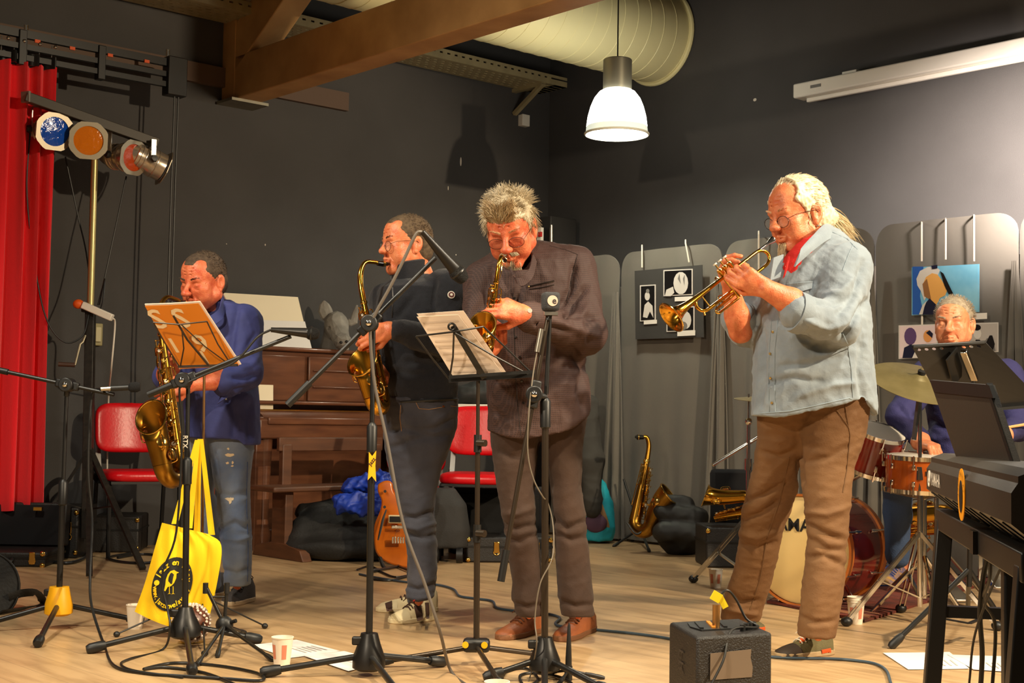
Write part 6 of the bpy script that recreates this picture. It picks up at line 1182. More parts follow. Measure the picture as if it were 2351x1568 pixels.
# cables hanging from lamp bar
for nm, pts in (('black lamp cable drooping in a loop from the red curtain to the mast', [(70, 290, 8.6), (62, 450, 8.62), (85, 640, 8.62), (110, 740, 8.62), (150, 786, 8.65), (190, 770, 8.7), (205, 720, 8.72)]), ('thin black lamp cable hanging from the amber lamp to the mast', [(150, 360, 8.75), (180, 500, 8.8), (198, 580, 8.8), (212, 690, 8.78)]), ('thin black lamp cable hanging from the tilted lamp to the mast', [(290, 405, 8.95), (268, 510, 8.9), (240, 640, 8.85), (225, 700, 8.78)]), ('black power cable looped beside the mast collar', [(228, 700, 8.72), (240, 640, 8.74), (236, 690, 8.7), (228, 715, 8.7)])):
    MB().tube(spline([P(*p) for p in pts], 6), .005, 6).obj('cable', mBlackP, label=nm, cat='cable')
# ================================================================== PIANO
mPi = M('dark walnut veneer', (116, 72, 47), .3, rgb2=(88, 52, 34), vscale=4, aniso=(1, 1, 6), coat=.25); mPiD = mPi
qF, qK = .42, .70; pr_ = pq(onL(898, 900, qF))[0]; pl_ = pq(onL(540, 900, qF))[0]; pm = (pr_+pl_)/2; pw = pl_-pr_
zT = onL(700, 800, qF).z; zP = onL(700, 926, qF).z; zL = onL(700, 952, qK-.1).z; zB = onL(700, 1004, qK).z
pn = thing('piano', 'old dark brown upright piano against the dark left wall', 'piano', W(pm, .4, 0))
def rb(name, p, q, z, sp, sq, sz, mat, par, bev=.006): return MB().box(W(p, q, z), (sp, sq, sz), ROOM).obj(name, mat, par, bevel=bev)
rb('case', pm, .22, zT/2, pw, .38, zT-.04, mPiD, pn); rb('lid', pm, .235, zT-.012, pw+.06, .44, .03, mPi, pn, .01)
for sd in (-1, 1): rb('cheek', pm+sd*(pw/2-.03), .5, (zB+.1)/2, .06, .42, zL+.02, mPiD, pn)
rb('lower_panel', pm, .44, (zB-.05)/2, pw-.1, .03, zB-.1, mPiD, pn)
hgt = zT-.04-zP; w1 = pw*.46
ps1 = pq(onL(705, 860, qF+.02))[0]
for a, b_ in ((pr_+.06, ps1-.015), (ps1+.015, pl_-.06)): rb('panel', (a+b_)/2, qF+.008, zP+hgt/2, b_-a, .022, hgt-.03, mPi, pn, .008)
for k in (1, 2): rb('moulding', (pr_+ps1)/2, qF+.024, zP+hgt*k/3, ps1-pr_-.1, .012, .012, mPi, pn, .004)
rb('shelf', pm, qF+.08, zP, pw, .16, .025, mPiD, pn, .008)
MB().sheet(lambda u, v: W(pr_+.06+(pw-.12)*u, lerp(qF+.1, qK, v), lerp(zL+.035, zL-.02, v**2.2)), 2, 10, .02).obj('fallboard', mPi, pn); rb('hinge_strip', pm, qF+.16, zL+.03, pw-.14, .012, .006, mBrass, pn, 0)
rb('key_bed', pm, (qF+qK)/2+.02, (zB+zL)/2-.02, pw, qK-qF+.06, zL-zB-.02, mPiD, pn, .012); rb('key_slip', pm, qK+.055, zL-.045, pw-.12, .02, .05, mPi, pn, .008)
for sd in (-1, 1): MB().lathe([(.035, 0), (.05, .1), (.03, .2), (.045, zB-.1), (.05, zB)], W(pm+sd*(pw/2-.09), qK-.02, 0), (0, 0, 1), 16, True).obj('leg', mPiD, pn)
rb('plinth', pm, .3, .06, pw, .5, .12, mPiD, pn)
# things on and by the piano
mCard = M('cream card', (236, 222, 192), .7); mSheetW = M('cool white sheet', (226, 222, 218), .7)
b1 = MB().prism([(-.62, 0), (.42, 0), (.30, .46), (-.5, .46)], onL(640, 798, .22), -U*-1, V*-.25+ZV, .01)
q = [onL(470, 800, .26), onL(712, 800, .26), onL(684, 682, .1), onL(512, 672, .1)]
bd1 = MB().add([*q]+[p+V*-.008 for p in q], [(0,1,2,3),(7,6,5,4),(0,4,5,1),(1,5,6,2),(2,6,7,3),(3,7,4,0)]).obj('poster_board', mCard, label='large cream board leaning on the wall on top of the piano', cat='board', smooth=False)
put_text(MB(), 'THE IE', .085, lerp(q[3], q[2], .22)-ZV*.13+V*.004+(q[1]-q[2])*.0, U, (q[2]-q[1]).normalized(), True).obj('lettering', mBlackP, bd1, smooth=False)
q = [onL(560, 800, .32), onL(716, 800, .32), onL(700, 738, .22), onL(575, 734, .22)]
MB().add([*q]+[p+V*-.004 for p in q], [(0,1,2,3),(7,6,5,4),(0,4,5,1),(1,5,6,2),(2,6,7,3),(3,7,4,0)]).obj('poster_sheet', mSheetW, label='white printed sheet propped in front of the cream board on the piano', cat='poster', smooth=False)
MB().prism([(0, 0), (.1, 0), (.12, .2), (.0, .2)], onL(597, 950, qF+.12), U, ZV+V*-.2, .02).obj('music_book', mCard, label='small cream music book standing on the piano shelf beside the navy shirt', cat='book', bevel=.003)
# donkey head sculpture: low-poly grey head with tall ears
mPap = M('grey papier mache', (150, 146, 138), .85, rgb2=(112, 108, 102), vscale=9, bump=.3, bscale=40)
hc = onL(776, 770, .3); dS = hc.y; an = thing('animal_head', 'grey faceted donkey head sculpture standing on the piano', 'sculpture', onL(776, 800, .3))
def fac(name, prims, h, par): V_, Q = sdf_mesh(prims, h); o = np_obj(name, [(V_, Q)], mPap, par); o.data.polygons.foreach_set('use_smooth', [False]*len(o.data.polygons)); dm = o.modifiers.new('facet', 'DECIMATE'); dm.ratio = .05; return o
fac('head', [EL(P(772, 745, dS), (.085, .11, .10), .03), RC(P(774, 750, dS-.03), P(786, 785, dS-.16), .078, .062, .04), EL(P(788, 782, dS-.19), (.062, .05, .05), .02), RC(P(770, 770, dS+.05), P(768, 798, dS+.06), .09, .11, .04), EL(P(757, 755, dS-.1), (.02, .02, .016), .01, sub=True)], .014, an)
for pts, wid in (([(757, 738), (746, 712), (744, 690)], .05), ([(795, 742), (812, 738), (820, 700)], .03)):
    a = [P(x, y, dS) for x, y in pts]; MB().tube([a[0], a[0].lerp(a[1], .5), a[1], a[1].lerp(a[2], .6), a[2]], [wid*.5, wid*1.0, wid*1.05, wid*.7, .006], 8, flat=.35, up=(0, 1, 0)).obj('ear', mPap, an, smooth=False)
for x, y in ((783, 786), (796, 784)): MB().ball(P(x, y, dS-.235), (.012, .008, .01), 8, 6).obj('nostril', mBlackP, an)
MB().ball(P(764, 748, dS-.088), (.016, .012, .014), 10, 6).obj('eye', mBlackP, an)
# ================================================================== BENCH
mBe = M('bench oak', (100, 62, 38), .5, rgb2=(76, 46, 28), vscale=5, aniso=(1, 1, 5))
qb = 1.22; zs = .48; be = thing('bench', 'old brown wooden bench with a back rail in front of the piano', 'bench', W(pm, qb, 0))
def edge(px, py, q): return onL(px, py, q)
s0_, s1_ = pq(onL(600, 1125, qb))[0], pq(onL(880, 1125, qb))[0]; zs = onL(700, 1122, qb+.1).z; zr_ = onL(760, 1020, qb-.12).z
rb('seat', (s0_+s1_)/2, qb, zs, abs(s1_-s0_), .3, .035, mBe, be, .01); rr0, rr1 = pq(onL(642, 1020, qb-.12))[0], pq(onL(880, 1020, qb-.12))[0]
rb('back_rail', (rr0+rr1)/2, qb-.14, zr_, abs(rr1-rr0), .035, .09, mBe, be, .006)
for pxx in (662, 868):
    pp_ = pq(onL(pxx, 1100, qb-.1))[0]; rb('back_post', pp_, qb-.14, (zr_+.05)/2, .07, .05, zr_-.05, mBe, be, .006)
    tr_ = pq(onL(pxx-14, 1200, qb))[0]; rb('trestle', tr_, qb, zs/2, .06, .16, zs-.04, mBe, be, .006); MB().prism([(-.3, 0), (.3, 0), (.26, .07), (.08, .1), (-.08, .1), (-.26, .07)], W(tr_, qb, .0), V, ZV, .07).obj('foot', mBe, be, bevel=.006)
# ================================================================== CHAIRS
mRV = M('red vinyl', (204, 10, 22), .32, bump=.1, bscale=60, spec=.5)
def chair(label, loc, rot, s=1.08, arms=False):
    t = thing('chair', label, 'chair', loc); b = lambda: MB()
    def mk(mb, nm, mat, par=t, **k): return mb.obj(nm, mat, par, local=True, **k)
    def cush(cx, cy, cz, w, d, th, ax):
        V_, Q = sdf_mesh([('lf', sorted([(-th, 0, 0, w*.46, d*.46), (-th*.6, 0, 0, w*.5, d*.5), (th*.5, 0, 0, w*.5, d*.5), (th, 0, 0, w*.45, d*.45)]), 4.5, .01, False)], .012); V_ = relax(V_, Q, 3, .5)
        if ax == 'b':
            V_ = V_[:, [0, 2, 1]]*np.array([1, -1, 1]); V_[:, 1] += .9*V_[:, 0]**2-.14*(V_[:, 2]); V_[:, 1] *= -1
        return V_+np.array([cx, cy, cz]), Q
    np_obj('seat', [cush(0, -.02, .46, .44, .42, .032, 's')], mRV, t, (0, 0, 0)); np_obj('backrest', [cush(0, .215, .735, .45, .3, .026, 'b')], mRV, t, (0, 0, 0))
    mk(b().box((0, -.02, .425), (.4, .38, .015)), 'seat_pan', mBlackP); 
    for sx in (-1, 1):
        mk(b().tube([(sx*.2, -.19, .0), (sx*.2, -.17, .41), (sx*.2, -.15, .425)], .0125, 8), 'leg', mBlackM); mk(b().tube([(sx*.2, .24, .0), (sx*.2, .19, .42), (sx*.2, .2, .5)], .0125, 8), 'leg', mBlackM)
        mk(b().bar((sx*.19, .17, .43), (sx*.19, .25, .66), .03, .012, up=(0, 1, 0)), 'back_bracket', M('grey steel', (150, 146, 140), .35, .8))
        mk(b().tube([(sx*.2, -.16, .42), (sx*.2, .19, .42)], .0125, 8), 'side_rail', mBlackM)
        if arms and sx < 0: mk(b().tube(spline([(sx*.2, .15, .42), (sx*.26, .1, .5), (sx*.26, -.1, .5), (sx*.22, -.16, .40)], 5), .018, 8), 'arm_loop', mBlackP)
    t.rotation_euler = (0, 0, rot); t.scale = (s, s, s); return t
c_ = PZ(312, 1272); chair('red vinyl chair behind the tenor saxophone with an armrest loop', (c_.x, c_.y, 0), math.radians(28), 1.1, True)
c_ = P(1098, 1250, 9.2); chair('red vinyl chair between the black sweater and the brown checked shirt', (c_.x, 9.2, 0), math.radians(-6), 1.12)
c_ = P(952, 1250, 9.4); chair('red vinyl chair mostly hidden behind the dark jeans', (c_.x, 9.4, 0), math.radians(4), .9)
# table with clothes behind chair
tb = P(1075, 935, 9.9); tt_ = thing('side_table', 'small white table behind the red chair with clothes piled on it', 'table', (tb.x, 9.9, 0)); MB().box((tb.x, 9.9, tb.z), (.62, .5, .04)).obj('top', mWhiteP, tt_, bevel=.005)
MB().box((tb.x, 9.9, tb.z-.06), (.56, .44, .08)).obj('apron', mWhiteP, tt_)
for sx in (-1, 1):
    for sy in (-1, 1): MB().cyl((tb.x+sx*.26, 9.9+sy*.2, 0), (tb.x+sx*.26, 9.9+sy*.2, tb.z), .018).obj('leg', mWhiteP, tt_)
def blob(name, label, cat, prims, mat, h=.014, amp=.012, seed=1, freq=16, parts=()):
    V_, Q = sdf_mesh(prims, h); V_ = wrinkle(V_, Q, amp, seed, freq); V_ = relax(V_, Q, 1, .4)
    lo = V_.min(0); c = (V_.min(0)+V_.max(0))/2; t = thing(name, label, cat, (c[0], c[1], lo[2])); np_obj('fabric', [(V_, Q)], mat, t); return t
zt_ = tb.z+.02
blob('jacket', 'crumpled dark jacket piled on the small white table', 'jacket', [EL((tb.x+.05, 9.85, zt_+.07), (.2, .18, .075), .05), EL((tb.x+.14, 9.8, zt_+.1), (.11, .12, .09), .05)], M('dark grey nylon', (44, 46, 46), .6), amp=.018, seed=3)
blob('scarf', 'small blue cloth lying beside the dark jacket on the white table', 'cloth', [EL((tb.x-.17, 9.75, zt_+.06), (.085, .09, .06), .04)], M('blue fleece', (36, 64, 128), .9), amp=.014, seed=4)
# ================================================================== BAGS AND CASES
mNy = M('black nylon', (26, 25, 24), .7, bump=.3, bscale=60); mBlk = M('black leatherette', (30, 27, 25), .5, bump=.25, bscale=150); mPlush = M('black plush lining', (14, 13, 16), .95)
def PS(x, y, d): return P(x, y, d)
blob('gig_bag', 'black padded gig bag slumped on the floor under the bench', 'bag', [RC(P(705, 1225, 8.95), P(860, 1245, 8.85), .12, .11, .04), RC(P(700, 1175, 9.05), P(790, 1168, 9.05), .06, .08, .04), RC(P(740, 1190, 8.98), P(860, 1215, 8.95), .1, .09, .04), EL(V3((P(780, 1260, 8.9).x, 8.9, .08)), (.36, .2, .09), .05)], mNy, h=.011, amp=.014, seed=5, freq=14)
blob('blue_jacket', 'bright blue jacket draped over the black gig bag', 'jacket', [RC(P(785, 1155, 8.72), P(870, 1160, 8.72), .06, .07, .04), RC(P(800, 1120, 8.85), P(890, 1105, 8.85), .05, .06, .04), RC(P(875, 1110, 8.8), P(880, 1160, 8.75), .06, .06, .04)], M('bright blue nylon', (22, 58, 168), .5), .009, .032, 6, 26)
wcs = blob('wheeled_case', 'dark grey soft wheeled suitcase standing behind the dark jeans', 'suitcase', [('lf', sorted([(.09, P(1015, 1200, 8.9).x, 8.9, .17, .13), (.2, P(1015, 1200, 8.9).x, 8.9, .18, .15), (.36, P(1012, 1200, 8.9).x, 8.9, .16, .14), (.46, P(1006, 1200, 8.9).x, 8.9, .1, .1)]), 3.2, .03, False)], M('dark grey canvas', (42, 41, 40), .8, bump=.2, bscale=120), amp=.006, seed=7)
for x in (1000, 1055):
    w_ = P(x, 1262, 8.78); MB().cyl((w_.x-.02, 8.8, .05), (w_.x+.02, 8.8, .05), .05, n=16).obj('wheel', mBlackP, wcs)
def hard_case(label, px0, px1, py0, d, depth, rot=0, name='instrument_case', hgt=None, latch=(), mat=mBlk, handle=None):
    a, b = P(px0, py0, d), P(px1, py0, d); z = P((px0+px1)/2, py0, d).z if hgt is None else hgt; c = V3(((a.x+b.x)/2, d, 0)); t = thing(name, label, 'case', c)
    MB().box(c+V3((0, 0, z/2)), (abs(b.x-a.x), depth, z), rotz(rot)).obj('shell', mat, t, bevel=.012); MB().box(c+V3((0, 0, z*.62)), (abs(b.x-a.x)+.008, depth+.008, .012), rotz(rot)).obj('valance', mBlackM, t)
    m = rotz(rot); f = lambda x, zz: c+m @ V3((x, -depth/2-.004, zz)); w = abs(b.x-a.x)
    for x in latch: l = MB().box(f(x*w, z*.6), (.035, .012, .07), rotz(rot)).obj('latch', mBrassL, t, bevel=.003); MB().torus(f(x*w, z*.42), m @ V3((0, 1, 0)), .018, .004, 16).obj('latch_ring', mBrassL, l)
    if handle is not None: MB().tube(spline([f(handle*w-.07, z*.55), f(handle*w-.06, z*.4)+V3((0, -.03, 0)), f(handle*w+.06, z*.4)+V3((0, -.03, 0)), f(handle*w+.07, z*.55)], 5), .011, 8).obj('handle', mBlackP, t)
    for x in (-1, 1): MB().ball(f(x*(w/2-.012), z*.12), (.016, .012, .016), 8, 6).obj('corner', mBrassL, t); MB().ball(f(x*(w/2-.012), z*.9), (.016, .012, .016), 8, 6).obj('corner', mBrassL, t)
    return t
d_ = PZ(1160, 1292).y+.18; hard_case('black hard instrument case with brass latches behind the brown trousers', 1068, 1262, 1228, d_, .36, .08, latch=(-.15, .32))
cp = P(1152, 1215, d_); 
bb = thing('amplifier', 'big black cabinet under the red chair behind the hard case', 'amplifier', V3((P(1145, 1200, 9.5).x, 9.55, 0))); MB().box(V3((P(1145, 1200, 9.5).x, 9.55, .22)), (.62, .34, .44)).obj('cabinet', mPlush, bb, bevel=.01); MB().box(V3((P(1145, 1200, 9.5).x, 9.375, .22)), (.54, .012, .36)).obj('grille', M('black grille cloth', (18, 17, 16), .95, bump=.4, bscale=300), bb)
# left open case with plush lid
dO = PZ(60, 1302).y+.2; oc = hard_case('open black instrument case with brass latch beside the red curtain', -70, 126, 1275, dO, .4, .02, latch=(.36,), handle=.0, hgt=P(60, 1268, dO-.2).z)
zl = P(60, 1268, dO).z; cx = (P(-70, 1200, dO).x+P(126, 1200, dO).x)/2; cwid = P(128, 1200, dO).x-P(-70, 1200, dO).x
MB().box(V3((cx, dO+.24, zl+.15)), (cwid, .1, P(60, 1170, dO+.2).z-zl+.02), Matrix.Rotation(-.12, 4, 'X')).obj('lid', mBlk, oc, bevel=.012); MB().box(V3((cx, dO+.17, zl+.15)), (cwid-.06, .02, .24), Matrix.Rotation(-.12, 4, 'X')).obj('lining', mPlush, oc); MB().box(P(88, 1168, dO+.12), (.05, .03, .02)).obj('lid_latch', mBrassL, oc)
dk = 8.9; fcs = hard_case('tall dark flight case standing by the curtain behind the yellow-hubbed stand', 135, 203, 1160, dk, .4, 0, 'flight_case', latch=(.2,)); 
MB().bar(P(203, 1168, dk-.21), P(203, 1262, dk-.21), .012, .012).obj('edge_handle', mAlu, fcs)
hard_case('dark low road case behind the left red chair', 225, 330, 1180, 9.3, .4, .1, 'road_case', latch=())
# round frame-drum bag with strap
rp = PZ(-28, 1402); rd_ = thing('round_bag', 'round black drum bag with a webbing strap on the floor', 'bag', rp); MB().lathe([(0, -.035), (.16, -.035), (.172, -.02), (.172, .02), (.16, .035), (0, .035)], P(-45, 1350, rp.y), (.25, -1, .18), 36).obj('bag', mNy, rd_); MB().torus(P(-45, 1350, rp.y-.03), (.25, -1, .18), .168, .005, 36).obj('piping', mBlackP, rd_)
MB().tube(spline([P(20, 1372, rp.y-.02), P(50, 1362, rp.y), P(85, 1362, rp.y), PZ(96, 1384, .02), PZ(60, 1396, .012), PZ(0, 1406, .012)], 6), .022, 8, flat=.16, up=(0, 1, .6)).obj('strap', mNy, rd_)
# teal backpack
dB_ = 10.4; x_ = lambda px: P(px, 1200, dB_).x
bp = blob('backpack', 'turquoise and purple backpack leaning on the grey screens', 'backpack', [('lf', sorted([(.02, x_(1372), dB_, .12, .1), (.12, x_(1374), dB_, .125, .11), (.3, x_(1370), dB_+.03, .12, .1), (.45, x_(1362), dB_+.06, .085, .07), (P(1362, 1090, dB_).z, x_(1360), dB_+.08, .05, .04)]), 2.6, .03, False)], M('turquoise nylon', (24, 158, 176), .6), amp=.012, seed=9)
np_obj('pocket', [sdf_mesh([EL(P(1368, 1200, dB_-.1), (.085, .03, .075), .03)], .01)], M('purple nylon', (84, 54, 76), .7), bp)
MB().tube(spline([P(1358, 1098, dB_-.03), P(1375, 1150, dB_-.11), P(1392, 1200, dB_-.1), P(1398, 1235, dB_-.07)], 5), .018, 6, flat=.3, up=(0, 1, 0)).obj('strap', M('tan webbing', (150, 116, 78), .8), bp)
# coat on the screens behind the checked shirt
blob('coat', 'dark coat hanging on the grey screen behind the checked shirt', 'coat', [RC(P(1350, 930, 10.35), P(1352, 1060, 10.3), .08, .11, .05), RC(P(1352, 1060, 10.3), P(1360, 1165, 10.28), .1, .07, .05)], M('dark grey wool', (54, 52, 48), .9), h=.01, amp=.014, seed=11, freq=14)
blob('shoulder_bag', 'black leather shoulder bag on the floor beside the upright saxophone', 'bag', [EL(V3((P(1565, 1200, 9.6).x, 9.6, .12)), (.17, .13, .13), .05), RC(P(1518, 1175, 9.55), P(1600, 1190, 9.55), .06, .075, .05), RC(P(1530, 1150, 9.6), P(1578, 1155, 9.6), .045, .05, .03), RC(P(1520, 1220, 9.5), P(1600, 1225, 9.5), .07, .07, .03)], M('soft black leather', (30, 28, 26), .6), h=.01, amp=.012, seed=12, freq=13)
cs_ = hard_case('open black saxophone case holding shiny brass behind the trumpet player', 1608, 1752, 1205, 8.95, .38, .05, latch=()); MB().box(P(1690, 1140, 9.2), (.34, .07, .36), Matrix.Rotation(-.15, 4, 'X')).obj('lid', mPlush, cs_, bevel=.03)
# ================================================================== GUITAR
mGu = M('amber flame maple', (206, 108, 20), .22, rgb2=(176, 84, 14), vscale=9, coat=.5)
dg = 8.45; gx = lambda px: P(px, 1200, dg).x
gt_ = thing('electric_guitar', 'amber electric guitar standing on the floor behind the dark jeans', 'guitar', P(905, 1300, dg))
out = [(868, 1112), (885, 1104), (900, 1108), (905, 1130), (925, 1150), (945, 1152), (958, 1130), (972, 1112), (985, 1120), (984, 1150), (972, 1175), (966, 1200), (978, 1230), (992, 1262), (985, 1290), (955, 1306), (915, 1304), (882, 1292), (862, 1270), (858, 1235), (860, 1205), (872, 1175), (876, 1150), (868, 1130)]
pts = [P(x, y, dg-(1300-y)*-.0006) for x, y in out]; MB().prism([(p.x-pts[0].x, p.z-pts[0].z) for p in spline(pts+[pts[0]], 4)[:-1]], pts[0], (1, 0, 0), (0, .12, .993), .055).obj('body', mGu, gt_, bevel=.01)
gf = lambda x, y, o=.034: P(x, y, dg-(y-1300)*.0005-o)
hw = mChrome
pk_ = MB().box(gf(908, 1192), (.085, .012, .05)).obj('pickup', mCream, gt_, bevel=.004); MB().box(gf(908, 1192, .042), (.07, .01, .034)).obj('pickup_cover', mBlackP, pk_)
MB().box(gf(914, 1210), (.08, .014, .02)).obj('bridge', hw, gt_, bevel=.003)
for k in range(5): MB().box(gf(902+k*6, 1240), (.011, .014, .04), rotz(0)).obj('tailpiece_finger', hw, gt_, bevel=.002)
for x, y in ((884, 1128), (883, 1164)): MB().cyl(gf(x, y, .03), gf(x, y, .05), .009, n=12).obj('knob', hw, gt_)
MB().tube(spline([gf(887, 1170), gf(880, 1190), gf(874, 1215), gf(868, 1240)], 5), [.004+.004*math.sin(math.pi*k/15) for k in range(16)], 6, flat=.3, up=(0, 1, 0)).obj('f_hole_strip', mBlackP, gt_)  # solid black strip, painted in for the dark inside of an open hole
MB().bar(gf(945, 1150, .02), P(985, 900, dg+.18), .05, .025, up=(0, -1, 0)).obj('neck', M('maple neck', (150, 96, 50), .4), gt_)
for k in range(6): MB().cyl(gf(904+k*4, 1236, .045), gf(938+k*2, 1150, .045), .0009, n=4).obj('string', hw, gt_)
gs = thing('guitar_stand', 'low black guitar stand under the amber guitar', 'stand', P(905, 1312, dg)); MB().tube(spline([gf(872, 1280, .05), gf(885, 1306, .07), gf(920, 1318, .07), gf(950, 1312, .05)], 5), .012, 8).obj('cradle', mBlackP, gs)
for e in ((860, 1310), (960, 1318), (915, 1290)): leg_rod(gs, gf(915, 1300, 0), FZ(*e, .012), .008, .012)
# ================================================================== FABRIC SCREENS
mScr = M('grey stretch fabric', (100, 95, 87), .9, bump=.25, bscale=9, sheen=.2); pS_ = .62; zS = onR(1540, 569, .62).z
def qat(px, py=700): return pq(onR(px, py, pS_))[1]
def screen(label, xl, xr, zoff=0, fold=1):
    q0, q1 = qat(xl), qat(xr); t = thing('fabric_screen', label, 'screen', W(pS_, (q0+q1)/2, 0), 'grey fabric screens'); r = .13; wv = q1-q0
    def top(u): x = u*wv; e = min(x, wv-x); return zS+zoff-(r-math.sqrt(max(0, r*r-(r-min(e, r))**2)))
    def fn(u, v):
        uu = (u*2-1); uu = (1 if uu > 0 else -1)*abs(uu)**.8*.5+.5; z = lerp(top(uu), .02, v); s = min(1, v*1.4)
        return W(pS_+.008*math.sin(uu*13+q0*3)*s+.004*math.sin(uu*29+v*2)*s+.02*math.sin(uu*math.pi)-.02+.006*math.exp(-v*9)*math.sin(uu*17+v*20), q0+wv*uu, z)
    MB().sheet(fn, 60, 40, .012).obj('cloth', mScr, t, ang=70)
    for q in (q0+.03, q1-.03): MB().cyl(W(pS_-.06, q, 0), W(pS_-.06, q, zS-.25), .014, n=8).obj('frame_post', mAlu, t)
    for q, k in ((q0-.0, 1), (q1+.0, -1)):
        f2 = lambda u, v: W(pS_+.04+.034*math.sin(u*11+k+v*1.2)*(.15+v), q+(u-.5)*(.015+.19*v**.8), lerp(zS-.3, .02, v)); MB().sheet(f2, 26, 12, .006).obj('gathered_drape', mScr, t, ang=70)
    return t
bnd = [(1305, 1418), (1425, 1655), (1664, 1812), (1822, 2003), (2010, 2336), (2342, 2620)]
for (a, b), nm in zip(bnd, ('grey fabric screen directly behind the checked shirt', 'grey fabric screen carrying the board of black and white photos', 'grey fabric screen behind the trumpet', 'grey fabric screen behind the white ponytail', 'grey fabric screen carrying the blue colour photo', 'grey fabric screen beyond the blue photo screen')): screen(nm, a, b)
mCordW = M('white cord', (226, 216, 200), .8); pf = pS_+.06
def on(px, py, o=.0): return onR(px, py, pf+o)
for i, (x, ya_, yb_, lab) in enumerate(((1474, 566, 614, 'white cord holding the board of black and white photos'), (1574, 554, 602, 'crooked white cord above the board of black and white photos'), (1742, 534, 620, 'white cord hanging down the screen behind the trumpet'), (2116, 512, 600, 'white cord holding the blue colour photo by the double bass side'), (2171, 505, 596, 'white cord holding the middle of the blue colour photo'), (2236, 497, 600, 'white cord holding the far edge of the blue colour photo'), (2117, 724, 745, 'short white cord joining the blue photo to the small photo below'))):
    x2 = x+(8 if i == 1 else 0); MB().tube([on(x, ya_-3, -.09), on(x, ya_, -.02), on(x, ya_+4, .0), on((x+x2)/2, (ya_+yb_)/2), on(x2, yb_)], .006, 6).obj('cord', mCordW, label=lab, cat='cord')
def flat(name, quad, mat, off, par=None, th=.004, **k):
    q = [on(x, y, off) for x, y in quad]; n = len(q); return MB().add(q+[p+U*th for p in q], [tuple(range(n)), tuple(range(2*n-1, n-1, -1))]+[(i, (i+1) % n, n+(i+1) % n, n+i) for i in range(n)]).obj(name, mat, par, smooth=False, **k)
mCardD = M('dark mounting card', (52, 50, 48), .85); mPhB = M('photo black', (18, 17, 18), .35); mPhW = M('photo white', (214, 208, 200), .4); mPhG = M('photo grey', (120, 116, 112), .4)
bo = flat('photo_board', [(1457, 622), (1612, 608), (1616, 774), (1459, 779)], mCardD, .0, label='dark card board with black and white photos pinned on the grey screen', cat='board')
def shape(cx, cy, rx, ry, n=14, a0=0): return [(cx+rx*math.cos(2*math.pi*k/n+a0), cy+ry*math.sin(2*math.pi*k/n+a0)) for k in range(n)]
def photo(label, rect, blobs, base=mPhB, border=mPhW, off=.006, tagr=None):
    (x0, y0), (x1, y1), sk = rect; qd = lambda g: [(x0+g, y0+sk+g), (x1-g, y0+g), (x1-g, y1-sk-g), (x0+g, y1-g)]
    t = flat('photograph', qd(0), border, off, label=label, cat='photo'); flat('print', qd(2.5), base, off+.002, t, .001)
    for i, (poly, m) in enumerate(blobs): flat('print_shape', poly, m, off+.003+.0006*i, t, .0004)
    if tagr: (a, b, c, d) = tagr; flat('caption', [(a, b), (c, b-2), (c, d-2), (a, d)], M('white caption card', (236, 230, 220), .7), off+.002, t, .001)
    return t
photo('narrow black and white photo of a person with folded hands', ((1469, 653), (1505, 738), 2), [(shape(1486, 680, 6, 10), mPhW), ([(1476, 728), (1480, 700), (1488, 692), (1498, 702), (1500, 730), (1492, 715), (1486, 730)], mPhW), (shape(1487, 668, 4, 5), mPhG)], tagr=(1478, 736, 1508, 745))
photo('black and white photo of a face hidden behind a hand', ((1523, 617), (1590, 680), 3), [(shape(1563, 650, 17, 26), mPhW), ([(1526, 680), (1530, 665), (1545, 658), (1548, 672), (1540, 680)], mPhW), ([(1556, 640), (1560, 628), (1563, 652)], mPhG), ([(1568, 640), (1572, 630), (1571, 655)], mPhG)], tagr=(1549, 682, 1590, 692))
photo('black and white photo half covered by the trumpet bell', ((1530, 703), (1594, 762), 2), [(shape(1575, 735, 12, 20), mPhW), (shape(1568, 748, 10, 10), mPhG)], tagr=(1555, 760, 1596, 772))
mB1 = M('photo sky blue', (92, 168, 206), .35, rgb2=(150, 210, 232), vscale=4); mB2 = M('photo deep blue', (40, 92, 176), .35); mSkP = M('photo skin', (232, 172, 92), .35); mSk2 = M('photo shadow skin', (150, 104, 62), .35); mNv = M('photo navy', (24, 28, 52), .35)
photo('blue colour photo of a light-haired person leaning on a double bass neck', ((2093, 606), (2248, 724), 8), [([(2095, 612), (2120, 612), (2112, 680), (2120, 722), (2095, 722)], mB2), ([(2104, 640), (2112, 622), (2130, 613), (2148, 612), (2158, 620), (2150, 640), (2122, 690), (2114, 668), (2106, 655)], mPhW), ([(2120, 650), (2126, 636), (2140, 627), (2152, 630), (2160, 640), (2166, 650), (2172, 652), (2170, 660), (2174, 668), (2170, 678), (2158, 684), (2150, 700), (2138, 690), (2126, 680)], mSkP), ([(2118, 652), (2128, 640), (2134, 668), (2138, 690), (2122, 680)], mSk2), ([(2115, 722), (2122, 700), (2134, 685), (2150, 700), (2160, 722)], mNv), ([(2110, 722), (2118, 700), (2128, 690), (2122, 705), (2118, 722)], mPhW), ([(2158, 622), (2166, 628), (2196, 690), (2190, 700), (2168, 655)], mPhB), ([(2138, 610), (2152, 608), (2152, 616), (2140, 618)], mNv)], mB1, mB1, tagr=(2222, 720, 2266, 734))
